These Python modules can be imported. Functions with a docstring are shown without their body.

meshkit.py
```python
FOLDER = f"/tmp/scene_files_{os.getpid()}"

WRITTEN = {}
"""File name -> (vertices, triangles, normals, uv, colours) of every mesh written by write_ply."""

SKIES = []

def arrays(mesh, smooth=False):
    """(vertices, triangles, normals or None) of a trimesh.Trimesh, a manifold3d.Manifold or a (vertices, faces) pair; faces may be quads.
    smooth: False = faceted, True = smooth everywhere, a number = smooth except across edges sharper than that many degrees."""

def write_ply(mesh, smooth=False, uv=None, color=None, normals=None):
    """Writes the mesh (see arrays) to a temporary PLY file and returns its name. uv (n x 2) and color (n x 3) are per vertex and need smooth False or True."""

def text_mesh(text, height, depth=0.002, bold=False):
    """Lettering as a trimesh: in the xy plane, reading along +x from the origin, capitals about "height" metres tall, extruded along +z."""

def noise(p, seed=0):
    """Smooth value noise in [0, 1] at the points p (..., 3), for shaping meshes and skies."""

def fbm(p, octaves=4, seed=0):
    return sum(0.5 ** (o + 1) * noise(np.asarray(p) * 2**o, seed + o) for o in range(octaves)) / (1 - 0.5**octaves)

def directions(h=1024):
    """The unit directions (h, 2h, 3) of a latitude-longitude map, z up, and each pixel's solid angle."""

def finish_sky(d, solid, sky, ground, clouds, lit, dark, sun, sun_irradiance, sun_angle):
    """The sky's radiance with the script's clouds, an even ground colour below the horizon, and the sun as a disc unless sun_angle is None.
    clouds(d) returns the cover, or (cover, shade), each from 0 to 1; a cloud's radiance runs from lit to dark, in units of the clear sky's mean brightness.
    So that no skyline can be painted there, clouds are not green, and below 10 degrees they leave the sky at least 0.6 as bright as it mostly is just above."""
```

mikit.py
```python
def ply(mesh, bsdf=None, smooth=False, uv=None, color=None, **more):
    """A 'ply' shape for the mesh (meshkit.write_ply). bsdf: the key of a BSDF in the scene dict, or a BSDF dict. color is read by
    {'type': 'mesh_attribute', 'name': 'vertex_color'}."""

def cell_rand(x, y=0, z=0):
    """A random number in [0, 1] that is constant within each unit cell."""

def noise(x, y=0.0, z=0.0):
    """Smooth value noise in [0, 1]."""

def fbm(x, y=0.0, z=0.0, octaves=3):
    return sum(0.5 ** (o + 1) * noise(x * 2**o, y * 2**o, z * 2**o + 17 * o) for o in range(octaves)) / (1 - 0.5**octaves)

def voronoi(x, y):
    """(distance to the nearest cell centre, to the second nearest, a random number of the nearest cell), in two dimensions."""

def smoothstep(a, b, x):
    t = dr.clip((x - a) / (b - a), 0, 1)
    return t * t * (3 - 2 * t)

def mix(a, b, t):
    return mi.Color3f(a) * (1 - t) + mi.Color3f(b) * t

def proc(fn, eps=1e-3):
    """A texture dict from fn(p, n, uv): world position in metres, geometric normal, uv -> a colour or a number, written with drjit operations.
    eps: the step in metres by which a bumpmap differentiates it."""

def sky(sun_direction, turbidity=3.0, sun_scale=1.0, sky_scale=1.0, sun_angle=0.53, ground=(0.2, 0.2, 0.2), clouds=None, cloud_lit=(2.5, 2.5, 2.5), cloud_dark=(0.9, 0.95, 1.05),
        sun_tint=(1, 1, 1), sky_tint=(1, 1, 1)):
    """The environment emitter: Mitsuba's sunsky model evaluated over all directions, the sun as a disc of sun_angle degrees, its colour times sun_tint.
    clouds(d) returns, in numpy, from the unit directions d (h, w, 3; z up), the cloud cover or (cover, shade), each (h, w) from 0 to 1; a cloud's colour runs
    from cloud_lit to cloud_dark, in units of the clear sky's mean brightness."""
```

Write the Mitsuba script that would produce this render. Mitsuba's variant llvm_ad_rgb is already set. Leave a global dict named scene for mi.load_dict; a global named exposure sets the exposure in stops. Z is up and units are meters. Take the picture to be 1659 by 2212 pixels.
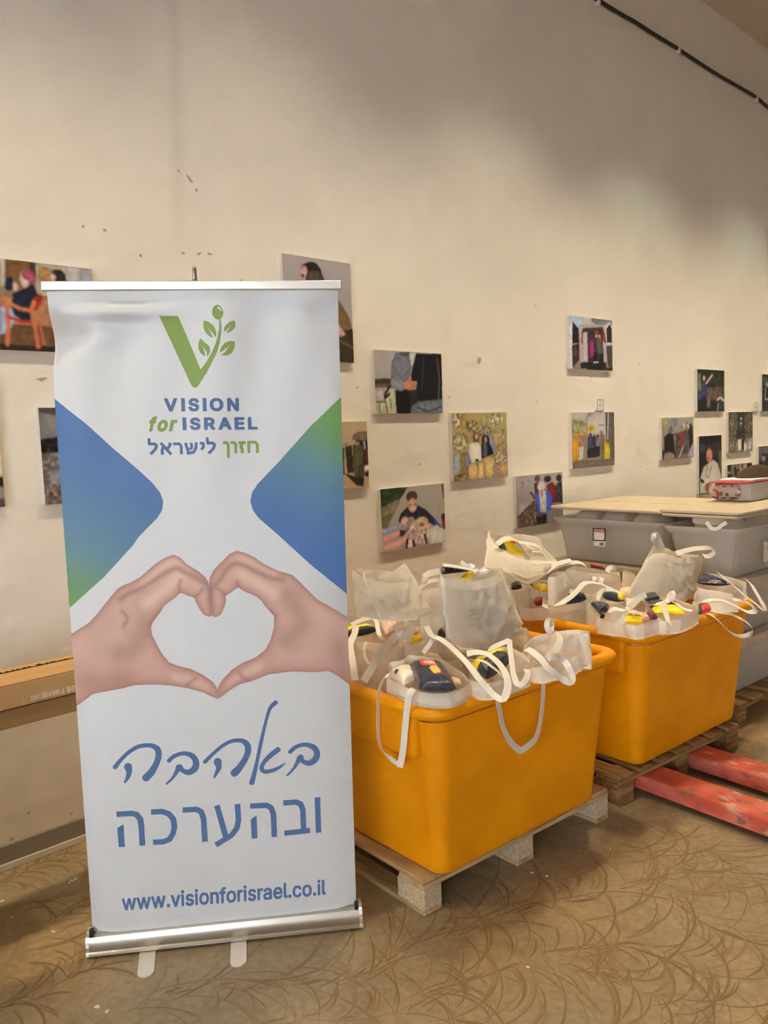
import math, numpy as np, trimesh, shapely
import shapely.geometry as sg
from shapely.ops import unary_union
from scipy.spatial import Delaunay, cKDTree
import drjit as dr, mitsuba as mi
import mikit, meshkit

# ------------------------------------------------------------------ camera, sky, lamps, exposure
T = mi.ScalarTransform4f
scene, labels = {}, {}
exposure = 0.0
EYE = np.array([0.0, 0.0, 1.6158])
FW = np.array([0.68111546, 0.7264491, -0.09139715])
UP = np.array([0.09115256, 0.03972582, 0.99504425])
scene['camera'] = {'type': 'perspective', 'fov_axis': 'x', 'fov': math.degrees(2 * math.atan(829.5 / 1753.81)), 'near_clip': 0.05, 'far_clip': 100.0,
                   'to_world': T().look_at(origin=EYE.tolist(), target=(EYE + FW).tolist(), up=UP.tolist())}
DOOR = (-9.8, -1.2)                          # the open loading door in the end wall, from y to y
# a pale concrete yard under an even bright sky outside the door
scene['daylight'] = mikit.sky([0.35, 0.62, 0.70], turbidity=3.5, sun_scale=0.0, sky_scale=45.5, ground=(0.92, 0.91, 0.89), clouds=lambda d: np.full(d.shape[:2], 0.8),
                              cloud_lit=(1.2, 1.2, 1.2), cloud_dark=(1, 1, 1))
# warm high-bay lamps hung from the ceiling in a row: x, y, radiance
LAMPS = [(x, 2.1, np.array([470,388,256]) * k) for x, k in ((-3.1, 0.6), (-1.3, 0.62), (0.5, 0.72), (2.3, 0.86), (4.1, 1.10), (5.9, 1.4), (7.7, 1.35), (9.5, 1.3))]
LAMP_Z, LAMP_R = 4.42, 0.115
WY = 3.256                                  # the picture wall
CEIL = 5.12

# ------------------------------------------------------------------ helpers
counts = {}
def lin(c):
    c = np.asarray(c, float) / 255.0
    return np.where(c <= 0.04045, c / 12.92, ((c + 0.055) / 1.055) ** 2.4)

def numbered(name, parent=None):
    full = name if parent is None else parent + '__' + name
    n = counts.get(full, 0); counts[full] = n + 1
    return full if n == 0 else '%s_%03d' % (full, n)

def thing(name, label, cat, group=None, kind=None):
    k = numbered(name); labels[k] = {'label': label, 'category': cat}
    if group: labels[k]['group'] = group
    return k

def obj(name, mesh, bsdf, parent=None, smooth=False, label=None, kind=None, **kw):
    k = numbered(name, parent)
    scene[k] = mikit.ply(mesh, bsdf, smooth=smooth, **kw)
    if label or kind:
        labels.setdefault(k, {})
        if label: labels[k]['label'] = label
        if kind: labels[k]['kind'] = kind
    return k

def put(k, mesh, bsdf, smooth=False, **kw):          # a thing that is one mesh: its own entry
    scene[k] = mikit.ply(mesh, bsdf, smooth=smooth, **kw); return k

def struct(name, mesh, bsdf, label, smooth=False):
    k = numbered(name); scene[k] = mikit.ply(mesh, bsdf, smooth=smooth)
    labels[k] = {'label': label, 'kind': 'structure', 'category': 'building'}
    del labels[k]['category']
    return k

def xf(mesh, m):
    mesh = mesh.copy(); mesh.apply_transform(m); return mesh

def frame(o, ex, ey, ez):
    m = np.eye(4); m[:3, 0], m[:3, 1], m[:3, 2], m[:3, 3] = ex, ey, ez, o; return m

def yawm(x, y, z, a):
    c, s = math.cos(a), math.sin(a)
    return frame((x, y, z), (c, s, 0), (-s, c, 0), (0, 0, 1))

def box(x0, x1, y0, y1, z0, z1, c=0.0):
    """A box, its edges chamfered by c."""
    if c <= 0:
        b = trimesh.creation.box((x1 - x0, y1 - y0, z1 - z0)); b.apply_translation(((x0 + x1) / 2, (y0 + y1) / 2, (z0 + z1) / 2)); return b
    p = []
    for x in (x0, x1):
        for y in (y0, y1):
            for z in (z0, z1):
                sx, sy, sz = (c if x == x0 else -c), (c if y == y0 else -c), (c if z == z0 else -c)
                p += [(x, y + sy, z + sz), (x + sx, y, z + sz), (x + sx, y + sy, z)]
    return trimesh.convex.convex_hull(np.array(p))

def cat(*m): return trimesh.util.concatenate(list(m))

def grid_faces(n, m, wrap=False):
    """Quads between n rows of m points; wrap closes each row."""
    i, j = np.meshgrid(np.arange(n - 1), np.arange(m if wrap else m - 1), indexing='ij')
    a = i * m + j; b = i * m + (j + 1) % m; c = (i + 1) * m + (j + 1) % m; d = (i + 1) * m + j
    q = np.stack([a, b, c, d], -1).reshape(-1, 4)
    return np.vstack([q[:, [0, 1, 2]], q[:, [0, 2, 3]]])

def loft(rings, cap0=True, cap1=True):
    rings = [np.asarray(r, float) for r in rings]; n, m = len(rings), len(rings[0])
    v = np.vstack(rings); f = [grid_faces(n, m, True)]
    k = np.arange(m)
    if cap0:
        v = np.vstack([v, rings[0].mean(0)]); c = len(v) - 1; f.append(np.stack([np.full(m, c), (k + 1) % m, k], 1))
    if cap1:
        v = np.vstack([v, rings[-1].mean(0)]); c = len(v) - 1; o = (n - 1) * m; f.append(np.stack([np.full(m, c), o + k, o + (k + 1) % m], 1))
    return trimesh.Trimesh(v, np.vstack(f), process=False)

def rrect(x0, x1, y0, y1, r, z, k=8):
    p = []
    for cx, cy, a0 in ((x1 - r, y1 - r, 0), (x0 + r, y1 - r, 90), (x0 + r, y0 + r, 180), (x1 - r, y0 + r, 270)):
        for a in np.linspace(a0, a0 + 90, k + 1):
            p.append((cx + r * math.cos(math.radians(a)), cy + r * math.sin(math.radians(a)), z))
    return np.array(p)

def spline(p, n):
    """Catmull-Rom through the points, n samples evenly by length."""
    p = np.asarray(p, float)
    q = np.vstack([2 * p[0] - p[1], p, 2 * p[-1] - p[-2]]); out = []
    for i in range(len(p) - 1):
        t = np.linspace(0, 1, 12, endpoint=i == len(p) - 2)[:, None]
        a, b, c, d = q[i], q[i + 1], q[i + 2], q[i + 3]
        out.append(0.5 * (2 * b + (c - a) * t + (2 * a - 5 * b + 4 * c - d) * t ** 2 + (3 * b - a - 3 * c + d) * t ** 3))
    o = np.vstack(out); s = np.r_[0, np.cumsum(np.linalg.norm(np.diff(o, axis=0), axis=1))]
    return np.stack([np.interp(np.linspace(0, s[-1], n), s, o[:, k]) for k in range(o.shape[1])], 1)

def tube(p, r, sides=10, n=40, smooth_path=True):
    p = spline(p, n) if smooth_path else np.asarray(p, float)
    t = np.gradient(p, axis=0); t /= np.linalg.norm(t, axis=1, keepdims=True)
    a = np.cross(t, [0.31, 0.2, 0.93]); a /= np.linalg.norm(a, axis=1, keepdims=True); b = np.cross(t, a)
    ang = np.arange(sides) * 2 * math.pi / sides
    r = np.broadcast_to(r, (len(p),))
    return loft([p[i] + r[i] * (np.cos(ang)[:, None] * a[i] + np.sin(ang)[:, None] * b[i]) for i in range(len(p))])

def flat_grid(poly, step, extra=None):
    """Triangulates a shapely polygon with inner points every 'step'. Returns (points 2D, faces)."""
    poly = poly.buffer(0)
    P = []
    for g in getattr(poly, 'geoms', [poly]):
        for ring in [g.exterior, *g.interiors]:
            L = ring.length; n = max(6, int(L / step))
            P += [ring.interpolate(s).coords[0] for s in np.linspace(0, L, n, endpoint=False)] + list(ring.coords[:-1])
    x0, y0, x1, y1 = poly.bounds
    gx, gy = np.meshgrid(np.arange(x0, x1, step), np.arange(y0, y1, step)); gx[1::2] += step / 2
    q = np.stack([gx.ravel(), gy.ravel()], 1)
    inner = poly.buffer(-step * 0.45)
    q = q[shapely.contains_xy(inner, q[:, 0], q[:, 1])] if not inner.is_empty else q[:0]
    P = np.unique(np.round(np.vstack([np.array(P), q]), 6), axis=0)
    tri = Delaunay(P).simplices; c = P[tri].mean(1)
    tri = tri[shapely.contains_xy(poly, c[:, 0], c[:, 1])]
    d = P[tri]; s = np.cross(d[:, 1] - d[:, 0], d[:, 2] - d[:, 0]); tri[s < 0] = tri[s < 0][:, ::-1]
    return P, tri[np.abs(s) > 1e-12]

def strokes(lines, w):
    return unary_union([sg.LineString(l).buffer(w / 2, cap_style='flat', join_style='round') for l in lines])

def brush(pts):
    """A stroke of changing width: points (x, y, radius)."""
    p = spline(pts, 40)
    p[:, 2] = np.maximum(p[:, 2], 0.0008)
    d = [sg.Point(a[0], a[1]).buffer(a[2], 10) for a in p]
    return unary_union([d[i].union(d[i + 1]).convex_hull for i in range(len(d) - 1)])

# ------------------------------------------------------------------ materials
def P(key, rgb, rough=0.6, spec=0.4, bump=None, **kw):
    c = rgb if isinstance(rgb, dict) else {'type': 'rgb', 'value': list(map(float, rgb))}
    b = {'type': 'principled', 'base_color': c, 'roughness': rough, 'specular': spec, **kw}
    if bump: b = {'type': 'bumpmap', 'arbitrary': mikit.proc(bump[0], bump[2] if len(bump) > 2 else 1e-3), 'scale': bump[1], 'bsdf': b}
    scene[key] = {'type': 'twosided', 'bsdf': b}
VC = {'type': 'mesh_attribute', 'name': 'vertex_color'}
n3, f3, mix, ss = mikit.noise, mikit.fbm, mikit.mix, mikit.smoothstep

def wall_col(p, n, uv):
    a = f3(p.x * 0.9, p.z * 0.9, 3.1, 3)
    b = f3(p.x * 7, p.z * 5, 1.7, 3)
    c = mix((0.825, 0.79, 0.73), (0.77, 0.73, 0.67), ss(0.35, 0.75, a))
    c = c * (0.965 + 0.07 * b)
    # old paint: a vertical repair seam and grime towards the floor
    low = ss(0.75, 0.0, p.z + 0.25 * (b - 0.5))
    c = mix(c, c * mi.Color3f(0.80, 0.76, 0.69), low * 0.7)
    seam = dr.exp(-dr.square((p.x - 1.93 + 0.05 * n3(p.z * 2, 4.0)) / 0.035)) * ss(2.2, 2.9, p.z)
    return c * (1 - 0.09 * seam)
def wall_bump(p, n, uv):
    return f3(p.x * 22, p.z * 34, p.y * 22, 3) * 0.5 + f3(p.x * 7, p.z * 9, 2.0, 2)
P('wall_paint', mikit.proc(wall_col), 0.75, 0.25, (wall_bump, 0.006, 2e-3))
P('shell_paint', (0.66, 0.62, 0.55), 0.8, 0.2)
P('ceiling_paint', (0.50, 0.43, 0.35), 0.85, 0.2)
P('skirting_grey', (0.23, 0.205, 0.175), 0.6, 0.3)
P('skirting_foot', (0.60, 0.54, 0.46), 0.7, 0.3)

def floor_col(p, n, uv):
    a = f3(p.x * 1.3, p.y * 1.3, 0.0, 4)
    b = f3(p.x * 9, p.y * 9, 5.0, 3)
    g = f3(p.x * 60, p.y * 60, 9.0, 2)
    c = mix((0.40, 0.295, 0.17), (0.275, 0.205, 0.125), ss(0.3, 0.72, a))
    c = mix(c, mi.Color3f(0.25, 0.20, 0.135), 0.55 * ss(0.48, 0.72, b))
    c = mix(c, mi.Color3f(0.285, 0.265, 0.205), 0.75 * ss(0.42, 0.66, f3(p.x * 0.8 + 3.3, p.y * 0.8, 2.2, 3)))
    c = mix(c, mi.Color3f(0.46, 0.36, 0.23), 0.35 * ss(0.62, 0.8, f3(p.x * 4.1, p.y * 4.1, 7.7, 3)))
    return c * mi.Color3f(0.91, 0.82, 0.68) * (0.86 + 0.28 * g)
def floor_rough(p, n, uv):
    return 0.33 + 0.25 * f3(p.x * 5, p.y * 5, 2.0, 3)
P('concrete', mikit.proc(floor_col), mikit.proc(floor_rough), 0.42)
P('scuff_dark', (0.192, 0.128, 0.065), 0.5, 0.3)
P('scuff_mid', (0.214, 0.141, 0.071), 0.5, 0.3)
P('scuff_soft', (0.259, 0.174, 0.087), 0.5, 0.35)
P('litter', (0.72, 0.66, 0.55), 0.8, 0.2)

P('sheet_white', (0.695, 0.735, 0.785), 0.42, 0.35)
P('print_vc', VC, 0.45, 0.3)
P('print_blue', (0.085, 0.17, 0.37), 0.45, 0.3)
P('print_green', (0.24, 0.375, 0.088), 0.45, 0.3)
scene['aluminium'] = {'type': 'roughconductor', 'material': 'Al', 'alpha': 0.22}
scene['base_metal'] = {'type': 'twosided', 'bsdf': {'type': 'principled', 'base_color': {'type': 'rgb', 'value': [0.46, 0.43, 0.385]}, 'metallic': 0.95, 'roughness': 0.24}}
scene['brushed'] = {'type': 'twosided', 'bsdf': {'type': 'principled', 'base_color': {'type': 'rgb', 'value': [0.70, 0.685, 0.66]}, 'metallic': 0.9, 'roughness': 0.3}}
P('black_plastic', (0.012, 0.012, 0.013), 0.45, 0.4)
P('steel', (0.55, 0.55, 0.55), 0.28, 0.5, metallic=1.0)
P('foot_white', (0.72, 0.70, 0.67), 0.4, 0.4)

def yellow_col(p, n, uv):
    a = f3(p.x * 5, p.y * 5, p.z * 5, 3); b = n3(p.x * 2.1, p.y * 2.1, p.z * 0.8)
    return mix((0.76, 0.30, 0.002), (0.68, 0.255, 0.002), ss(0.35, 0.7, a)) * (0.93 + 0.12 * b)
P('yellow_plastic', mikit.proc(yellow_col), 0.38, 0.22)

def wood(key, c0, c1, ax):
    def fn(p, n, uv):
        u, w = ((p.x, p.y) if ax == 0 else (p.y, p.x))
        g = f3(u * 3.0, w * 70, p.z * 70, 3); k = f3(u * 6, w * 9, p.z * 9, 3)
        c = mix(c0, c1, ss(0.3, 0.75, g))
        return c * (0.70 + 0.55 * k)
    P(key, mikit.proc(fn), 0.8, 0.2)
wood('pine_x', (0.50, 0.345, 0.18), (0.34, 0.215, 0.10), 0)
wood('pine_y', (0.50, 0.345, 0.18), (0.34, 0.215, 0.10), 1)
wood('old_x', (0.30, 0.175, 0.075), (0.17, 0.09, 0.036), 0)
wood('old_y', (0.30, 0.175, 0.075), (0.17, 0.09, 0.036), 1)
def chip_col(p, n, uv):
    d = mikit.cell_rand(p.x * 190 + n3(p.x * 60, p.z * 60), p.y * 190, p.z * 190)
    return mix((0.56, 0.46, 0.31), (0.33, 0.25, 0.15), d * 0.9) * (0.85 + 0.3 * f3(p.x * 20, p.y * 20, p.z * 20, 2))
P('chipboard', mikit.proc(chip_col), 0.85, 0.2)

def red_col(p, n, uv):
    a = f3(p.x * 9, p.y * 9, p.z * 9, 4); b = f3(p.x * 40, p.y * 22, p.z * 40, 3)
    c = mix((0.50, 0.085, 0.055), (0.60, 0.16, 0.115), ss(0.4, 0.7, a))
    c = mix(c, mi.Color3f(0.20, 0.12, 0.07), ss(0.60, 0.72, b) * 0.8)
    return mix(c, mi.Color3f(0.66, 0.45, 0.36), ss(0.66, 0.8, f3(p.x * 24, p.y * 15, p.z * 24 + 5, 3)) * 0.6)
P('red_paint', mikit.proc(red_col), 0.5, 0.4)

def card_col(p, n, uv):
    a = f3(p.x * 2, p.y * 30, p.z * 30, 3)
    return mix((0.46, 0.275, 0.125), (0.40, 0.235, 0.10), a)
P('cardboard', mikit.proc(card_col), 0.85, 0.2)
P('cardboard_dark', (0.27, 0.155, 0.062), 0.85, 0.2)
P('packing_tape', (0.44, 0.30, 0.17), 0.25, 0.5)
P('frayed_tape', (0.62, 0.52, 0.42), 0.4, 0.5)
P('hole_black', (0.02, 0.015, 0.01), 0.9, 0.1)
P('paper_white', (0.80, 0.79, 0.77), 0.7, 0.3)
P('cream_board', (0.46, 0.385, 0.28), 0.5, 0.35)
P('canvas_side', (0.62, 0.58, 0.52), 0.8, 0.2)
P('socket_white', (0.80, 0.77, 0.72), 0.4, 0.4)
P('socket_grey', (0.42, 0.40, 0.37), 0.5, 0.4)
P('cable_black', (0.014, 0.013, 0.012), 0.5, 0.4)
P('paint_chip', (0.40, 0.345, 0.29), 0.85, 0.15)
P('ribbon_white', (0.76, 0.71, 0.645), 0.75, 0.25)
P('pack_vc', VC, 0.22, 0.6)
P('red_print', (0.42, 0.04, 0.05), 0.5, 0.3)
P('brown_felt', (0.05, 0.032, 0.02), 0.9, 0.2)
P('wrap_vc', VC, 0.2, 0.6)
P('grey_card', (0.48, 0.45, 0.40), 0.7, 0.3)
P('shade_metal', (0.16, 0.16, 0.155), 0.4, 0.5)
scene['bag_cloth'] = {'type': 'principledthin', 'base_color': {'type': 'rgb', 'value': [0.95, 0.91, 0.83]}, 'roughness': 0.55, 'diff_trans': 0.95, 'spec_trans': 0.0, 'eta': 1.4}
scene['bag_film'] = {'type': 'principledthin', 'base_color': {'type': 'rgb', 'value': [0.95, 0.92, 0.85]}, 'roughness': 0.35, 'diff_trans': 1.0, 'spec_trans': 0.2, 'eta': 1.4}
scene['tub_plastic'] = {'type': 'principledthin', 'base_color': {'type': 'rgb', 'value': [0.86, 0.845, 0.80]}, 'roughness': 0.32, 'diff_trans': 1.05, 'spec_trans': 0.25, 'eta': 1.45}

# ------------------------------------------------------------------ the setting
X0, X1, Y0 = -9.5, 12.5, -11.0
fl = struct('floor', box(X0, X1, Y0, WY + 0.2, -0.2, 0.0), 'concrete', 'worn brown concrete floor covered in curved tyre scuffs')
struct('wall_back', box(X0, X1, WY, WY + 0.2, 0.0, CEIL), 'wall_paint', 'tall off-white plastered wall hung with canvas prints')
struct('wall_right', box(X1, X1 + 0.2, Y0, WY + 0.2, 0, CEIL), 'shell_paint', 'far end wall of the warehouse')
struct('wall_left', cat(box(X0 - 0.2, X0, DOOR[1], WY + 0.2, 0, CEIL), box(X0 - 0.2, X0, Y0, DOOR[0], 0, CEIL), box(X0 - 0.2, X0, DOOR[0], DOOR[1], 4.95, CEIL)), 'shell_paint', 'end wall of the warehouse with a wide open loading door')
struct('wall_front', box(X0, X1, Y0 - 0.2, Y0, 0, CEIL), 'shell_paint', 'front wall of the warehouse')
struct('ceiling', box(X0 - 0.2, X1 + 0.2, Y0 - 0.2, WY + 0.2, CEIL, CEIL + 0.2), 'ceiling_paint', 'dull brown ceiling above the picture wall')
bb = struct('baseboard_back', box(X0, X1, WY - 0.012, WY, 0.026, 0.098, 0.003), 'skirting_grey', 'grey skirting band along the foot of the wall')
obj('foot_strip', box(X0, X1, WY - 0.018, WY, 0.0, 0.027, 0.002), 'skirting_foot', bb, label='pale mortar strip under the grey band')

# lamps: bell shade, stem, glowing disc facing down
for i, (x, y, rad) in enumerate(LAMPS):
    t = thing('pendant_lamp', 'bell-shaped high-bay lamp hanging from the warehouse ceiling', 'lamp', 'ceiling lamps in a row')
    ang = np.linspace(0, 2 * math.pi, 33)[:-1]
    prof = [(0.04, 0.34), (0.09, 0.31), (0.16, 0.24), (0.20, 0.08), (0.21, 0.0), (0.205, 0.0), (0.195, 0.08), (0.155, 0.235), (0.085, 0.30)]
    obj('shade', loft([np.stack([x + r * np.cos(ang), y + r * np.sin(ang), np.full(32, LAMP_Z + z - 0.005)], 1) for r, z in prof]), 'shade_metal', t, 30)
    obj('stem', tube([(x, y, LAMP_Z + 0.33), (x, y, CEIL)], 0.012, 8, 4, False), 'shade_metal', t, True)
    d = trimesh.creation.cylinder(LAMP_R, 0.004, sections=24); d.apply_translation((x, y, LAMP_Z + 0.24))
    k = obj('bulb', d, 'shade_metal', t)
    scene[k]['emitter'] = {'type': 'area', 'radiance': {'type': 'rgb', 'value': [float(a) for a in rad]}}

# chips in the paint of the wall: small broken flakes
def wall_blot(c, r, seed, el=1.0, rot=0.0):
    g = np.random.default_rng(seed); a = np.linspace(0, 2 * math.pi, 13)[:-1]
    rr = r * g.uniform(0.5, 1.1, 12); p = np.stack([rr * np.cos(a) * el, rr * np.sin(a)], 1)
    ca, sa = math.cos(rot), math.sin(rot); p = p @ np.array([[ca, sa], [-sa, ca]])
    ring = lambda y, s: np.stack([c[0] + p[:, 0] * s, np.full(12, y), c[2] + p[:, 1] * s], 1)
    return loft([ring(WY + 0.001, 1.0), ring(WY - 0.0012, 0.96)])
CH = [(1.9029, 3.256, 2.8116), (1.9536, 3.256, 2.7875), (1.9853, 3.256, 2.7434), (1.4541, 3.256, 2.5101), (1.5433, 3.256, 2.5082), (1.2377, 3.256, 1.8959), (1.9012, 3.256, 2.4594), (1.9805, 3.256, 2.4671), (2.0355, 3.256, 2.4718), (1.6987, 3.256, 2.423), (1.6947, 3.256, 2.4263), (4.4949, 3.256, 2.4417), (4.4871, 3.256, 1.8117), (5.8151, 3.256, 2.1014), (3.3459, 3.256, 1.4543), (5.1445, 3.256, 1.9909), (5.8344, 3.256, 1.3089), (2.7753, 3.256, 1.8814), (2.8948, 3.256, 1.8854), (2.1946, 3.256, 2.371), (3.6171, 3.256, 1.8378), (0.9883, 3.256, 0.1104), (1.012, 3.256, 0.0767), (1.2259, 3.256, 0.129), (1.0599, 3.256, 0.1903), (3.9231, 3.256, 0.998), (4.0366, 3.256, 0.9618)]
for i, c in enumerate(CH):
    el = [1, 2.6, 1.8, 1.5, 1.4, 3.2, 1.6, 2.2, 2.4, 1, 1][i] if i < 11 else 1.4
    obj('paint_chip', wall_blot(c, 0.0065 if i not in (5, 1) else 0.009, i, el, -0.8 if i in (1, 2) else 0.1 * i % 0.4), 'paint_chip', 'wall_back')
for c in [(3.8985, 3.256, 2.0702)]:
    k = thing('wall_plug', 'small grey wall plug between two canvas prints, above the bale picture', 'wall plug')
    put(k, box(c[0] - 0.011, c[0] + 0.011, WY - 0.012, WY, c[2] - 0.013, c[2] + 0.013, 0.003), 'socket_grey')

# scuffs on the floor: thin streaks of rubber, in fans of arcs
sc_rng = np.random.default_rng(5)
def streak(pts, w, n=18, z=0.0004):
    p = spline(np.asarray(pts, float)[:, :2], n)
    t = np.gradient(p, axis=0); t /= np.linalg.norm(t, axis=1, keepdims=True) + 1e-9
    nn = np.stack([-t[:, 1], t[:, 0]], 1); s = np.linspace(0, 1, n)
    ww = w * np.sin(math.pi * np.clip(s * 0.92 + 0.05, 0, 1)) ** 0.7
    a, b = p + nn * ww[:, None] / 2, p - nn * ww[:, None] / 2
    v = np.vstack([np.c_[a, np.full(n, z)], np.c_[b, np.full(n, z)]])
    i = np.arange(n - 1); f = np.vstack([np.stack([i, n + i, n + i + 1], 1), np.stack([i, n + i + 1, i + 1], 1)])
    m = trimesh.Trimesh(v, f, process=False)
    if (np.cross(v[f[:, 1]] - v[f[:, 0]], v[f[:, 2]] - v[f[:, 0]])[:, 2]).sum() < 0: m.invert()
    return m
def fan(ridge, n, r, side, sweep, lean=0.3, w=0.0062, lines=5, gap=0.0075):
    """Arcs that leave a ridge line one after another and curl to one side, each a few parallel streaks wide at the ridge."""
    p = spline(np.array(ridge)[:, :2], 200); t = np.gradient(p, axis=0); t /= np.linalg.norm(t, axis=1, keepdims=True)
    for k in range(n):
        i = int((k + sc_rng.uniform(0.1, 0.9)) / n * 199); a0 = math.atan2(t[i, 1], t[i, 0]) + side * lean + sc_rng.normal(0, 0.30)
        rr = sc_rng.uniform(*r) * sc_rng.choice([0.6, 1.0, 1.5]); sw = sweep * sc_rng.uniform(0.45, 1.25); m = sc_rng.integers(1, lines + 1)
        th = np.linspace(0, sw, 9)
        for q in range(m):
            R = rr + q * gap * sc_rng.uniform(0.7, 1.2); o = sc_rng.uniform(-0.05, 0.10)
            x, y = R * np.sin(th + o), side * (R - R * np.cos(th + o))
            c, s_ = math.cos(a0), math.sin(a0)
            jit = sc_rng.normal(0, 0.022, 2) if q == 0 else jit; pts = np.stack([p[i, 0] + jit[0] + x * c - y * s_, p[i, 1] + jit[1] + x * s_ + y * c], 1)
            ww = w * sc_rng.choice([0.3, 0.5, 0.9, 1.3], p=[0.3, 0.3, 0.25, 0.15])
            [soft, mid, dark][sc_rng.choice(3, p=[0.35, 0.4, 0.25])].append(streak(pts, ww, 16, 0.0003 + 0.00002 * sc_rng.integers(0, 9)))
    for k in range(n // 3):       # the rubbed ridge itself
        a = sc_rng.integers(0, 165); b = a + sc_rng.integers(14, 34); q = p[a:b:4] + sc_rng.normal(0, 0.016, 2)
        [mid, dark][k % 2].append(streak(q, w * sc_rng.uniform(0.4, 1.8), 14, 0.0003 + 0.00002 * (k % 9)))
soft, mid, dark = [], [], []
RA = [(1.7842, 1.7033, 0), (1.9623, 1.6646, 0), (2.1767, 1.6023, 0), (2.3332, 1.5063, 0), (2.5227, 1.4064, 0), (2.7419, 1.3471, 0)]
RB = [(1.4722, 1.5722, 0), (1.5875, 1.5587, 0), (1.7008, 1.5188, 0), (1.8703, 1.4657, 0), (1.9774, 1.4089, 0), (2.0891, 1.3356, 0), (2.1755, 1.2767, -0), (2.2051, 1.142, -0), (2.2225, 0.9972, 0)]
RC = [(1.3883, 1.7682, 0), (1.4867, 1.7801, 0), (1.6013, 1.7824, 0), (1.7978, 1.7755, 0), (1.9748, 1.7335, 0)]
RD = [(2.5871, 1.4242, 0), (2.491, 1.2563, 0), (2.4406, 1.1243, 0), (2.4412, 0.9549, 0)]
RE = [(2.7599, 1.6535, 0), (2.7127, 1.4742, 0), (2.6984, 1.3258, 0), (2.6921, 1.16, 0), (2.7195, 1.0496, 0)]
RF = [(0.9448, 2.7275, 0), (1.0352, 2.7911, 0), (1.1241, 2.7806, 0), (1.1499, 2.6678, 0)]
RG = [(0.6223, 2.4508, 0), (0.7393, 2.4123, 0), (0.8592, 2.4362, 0), (0.9787, 2.5432, 0)]
RH = [(0.8879, 2.1455, 0), (1.0569, 2.1074, 0), (1.2133, 2.0015, 0), (1.3413, 1.8966, 0), (1.4988, 1.8233, 0)]
RI = [(0.8732, 3.1635, 0), (1.0139, 3.1788, 0), (1.1446, 3.1908, 0), (1.2588, 3.147, 0)]
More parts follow.
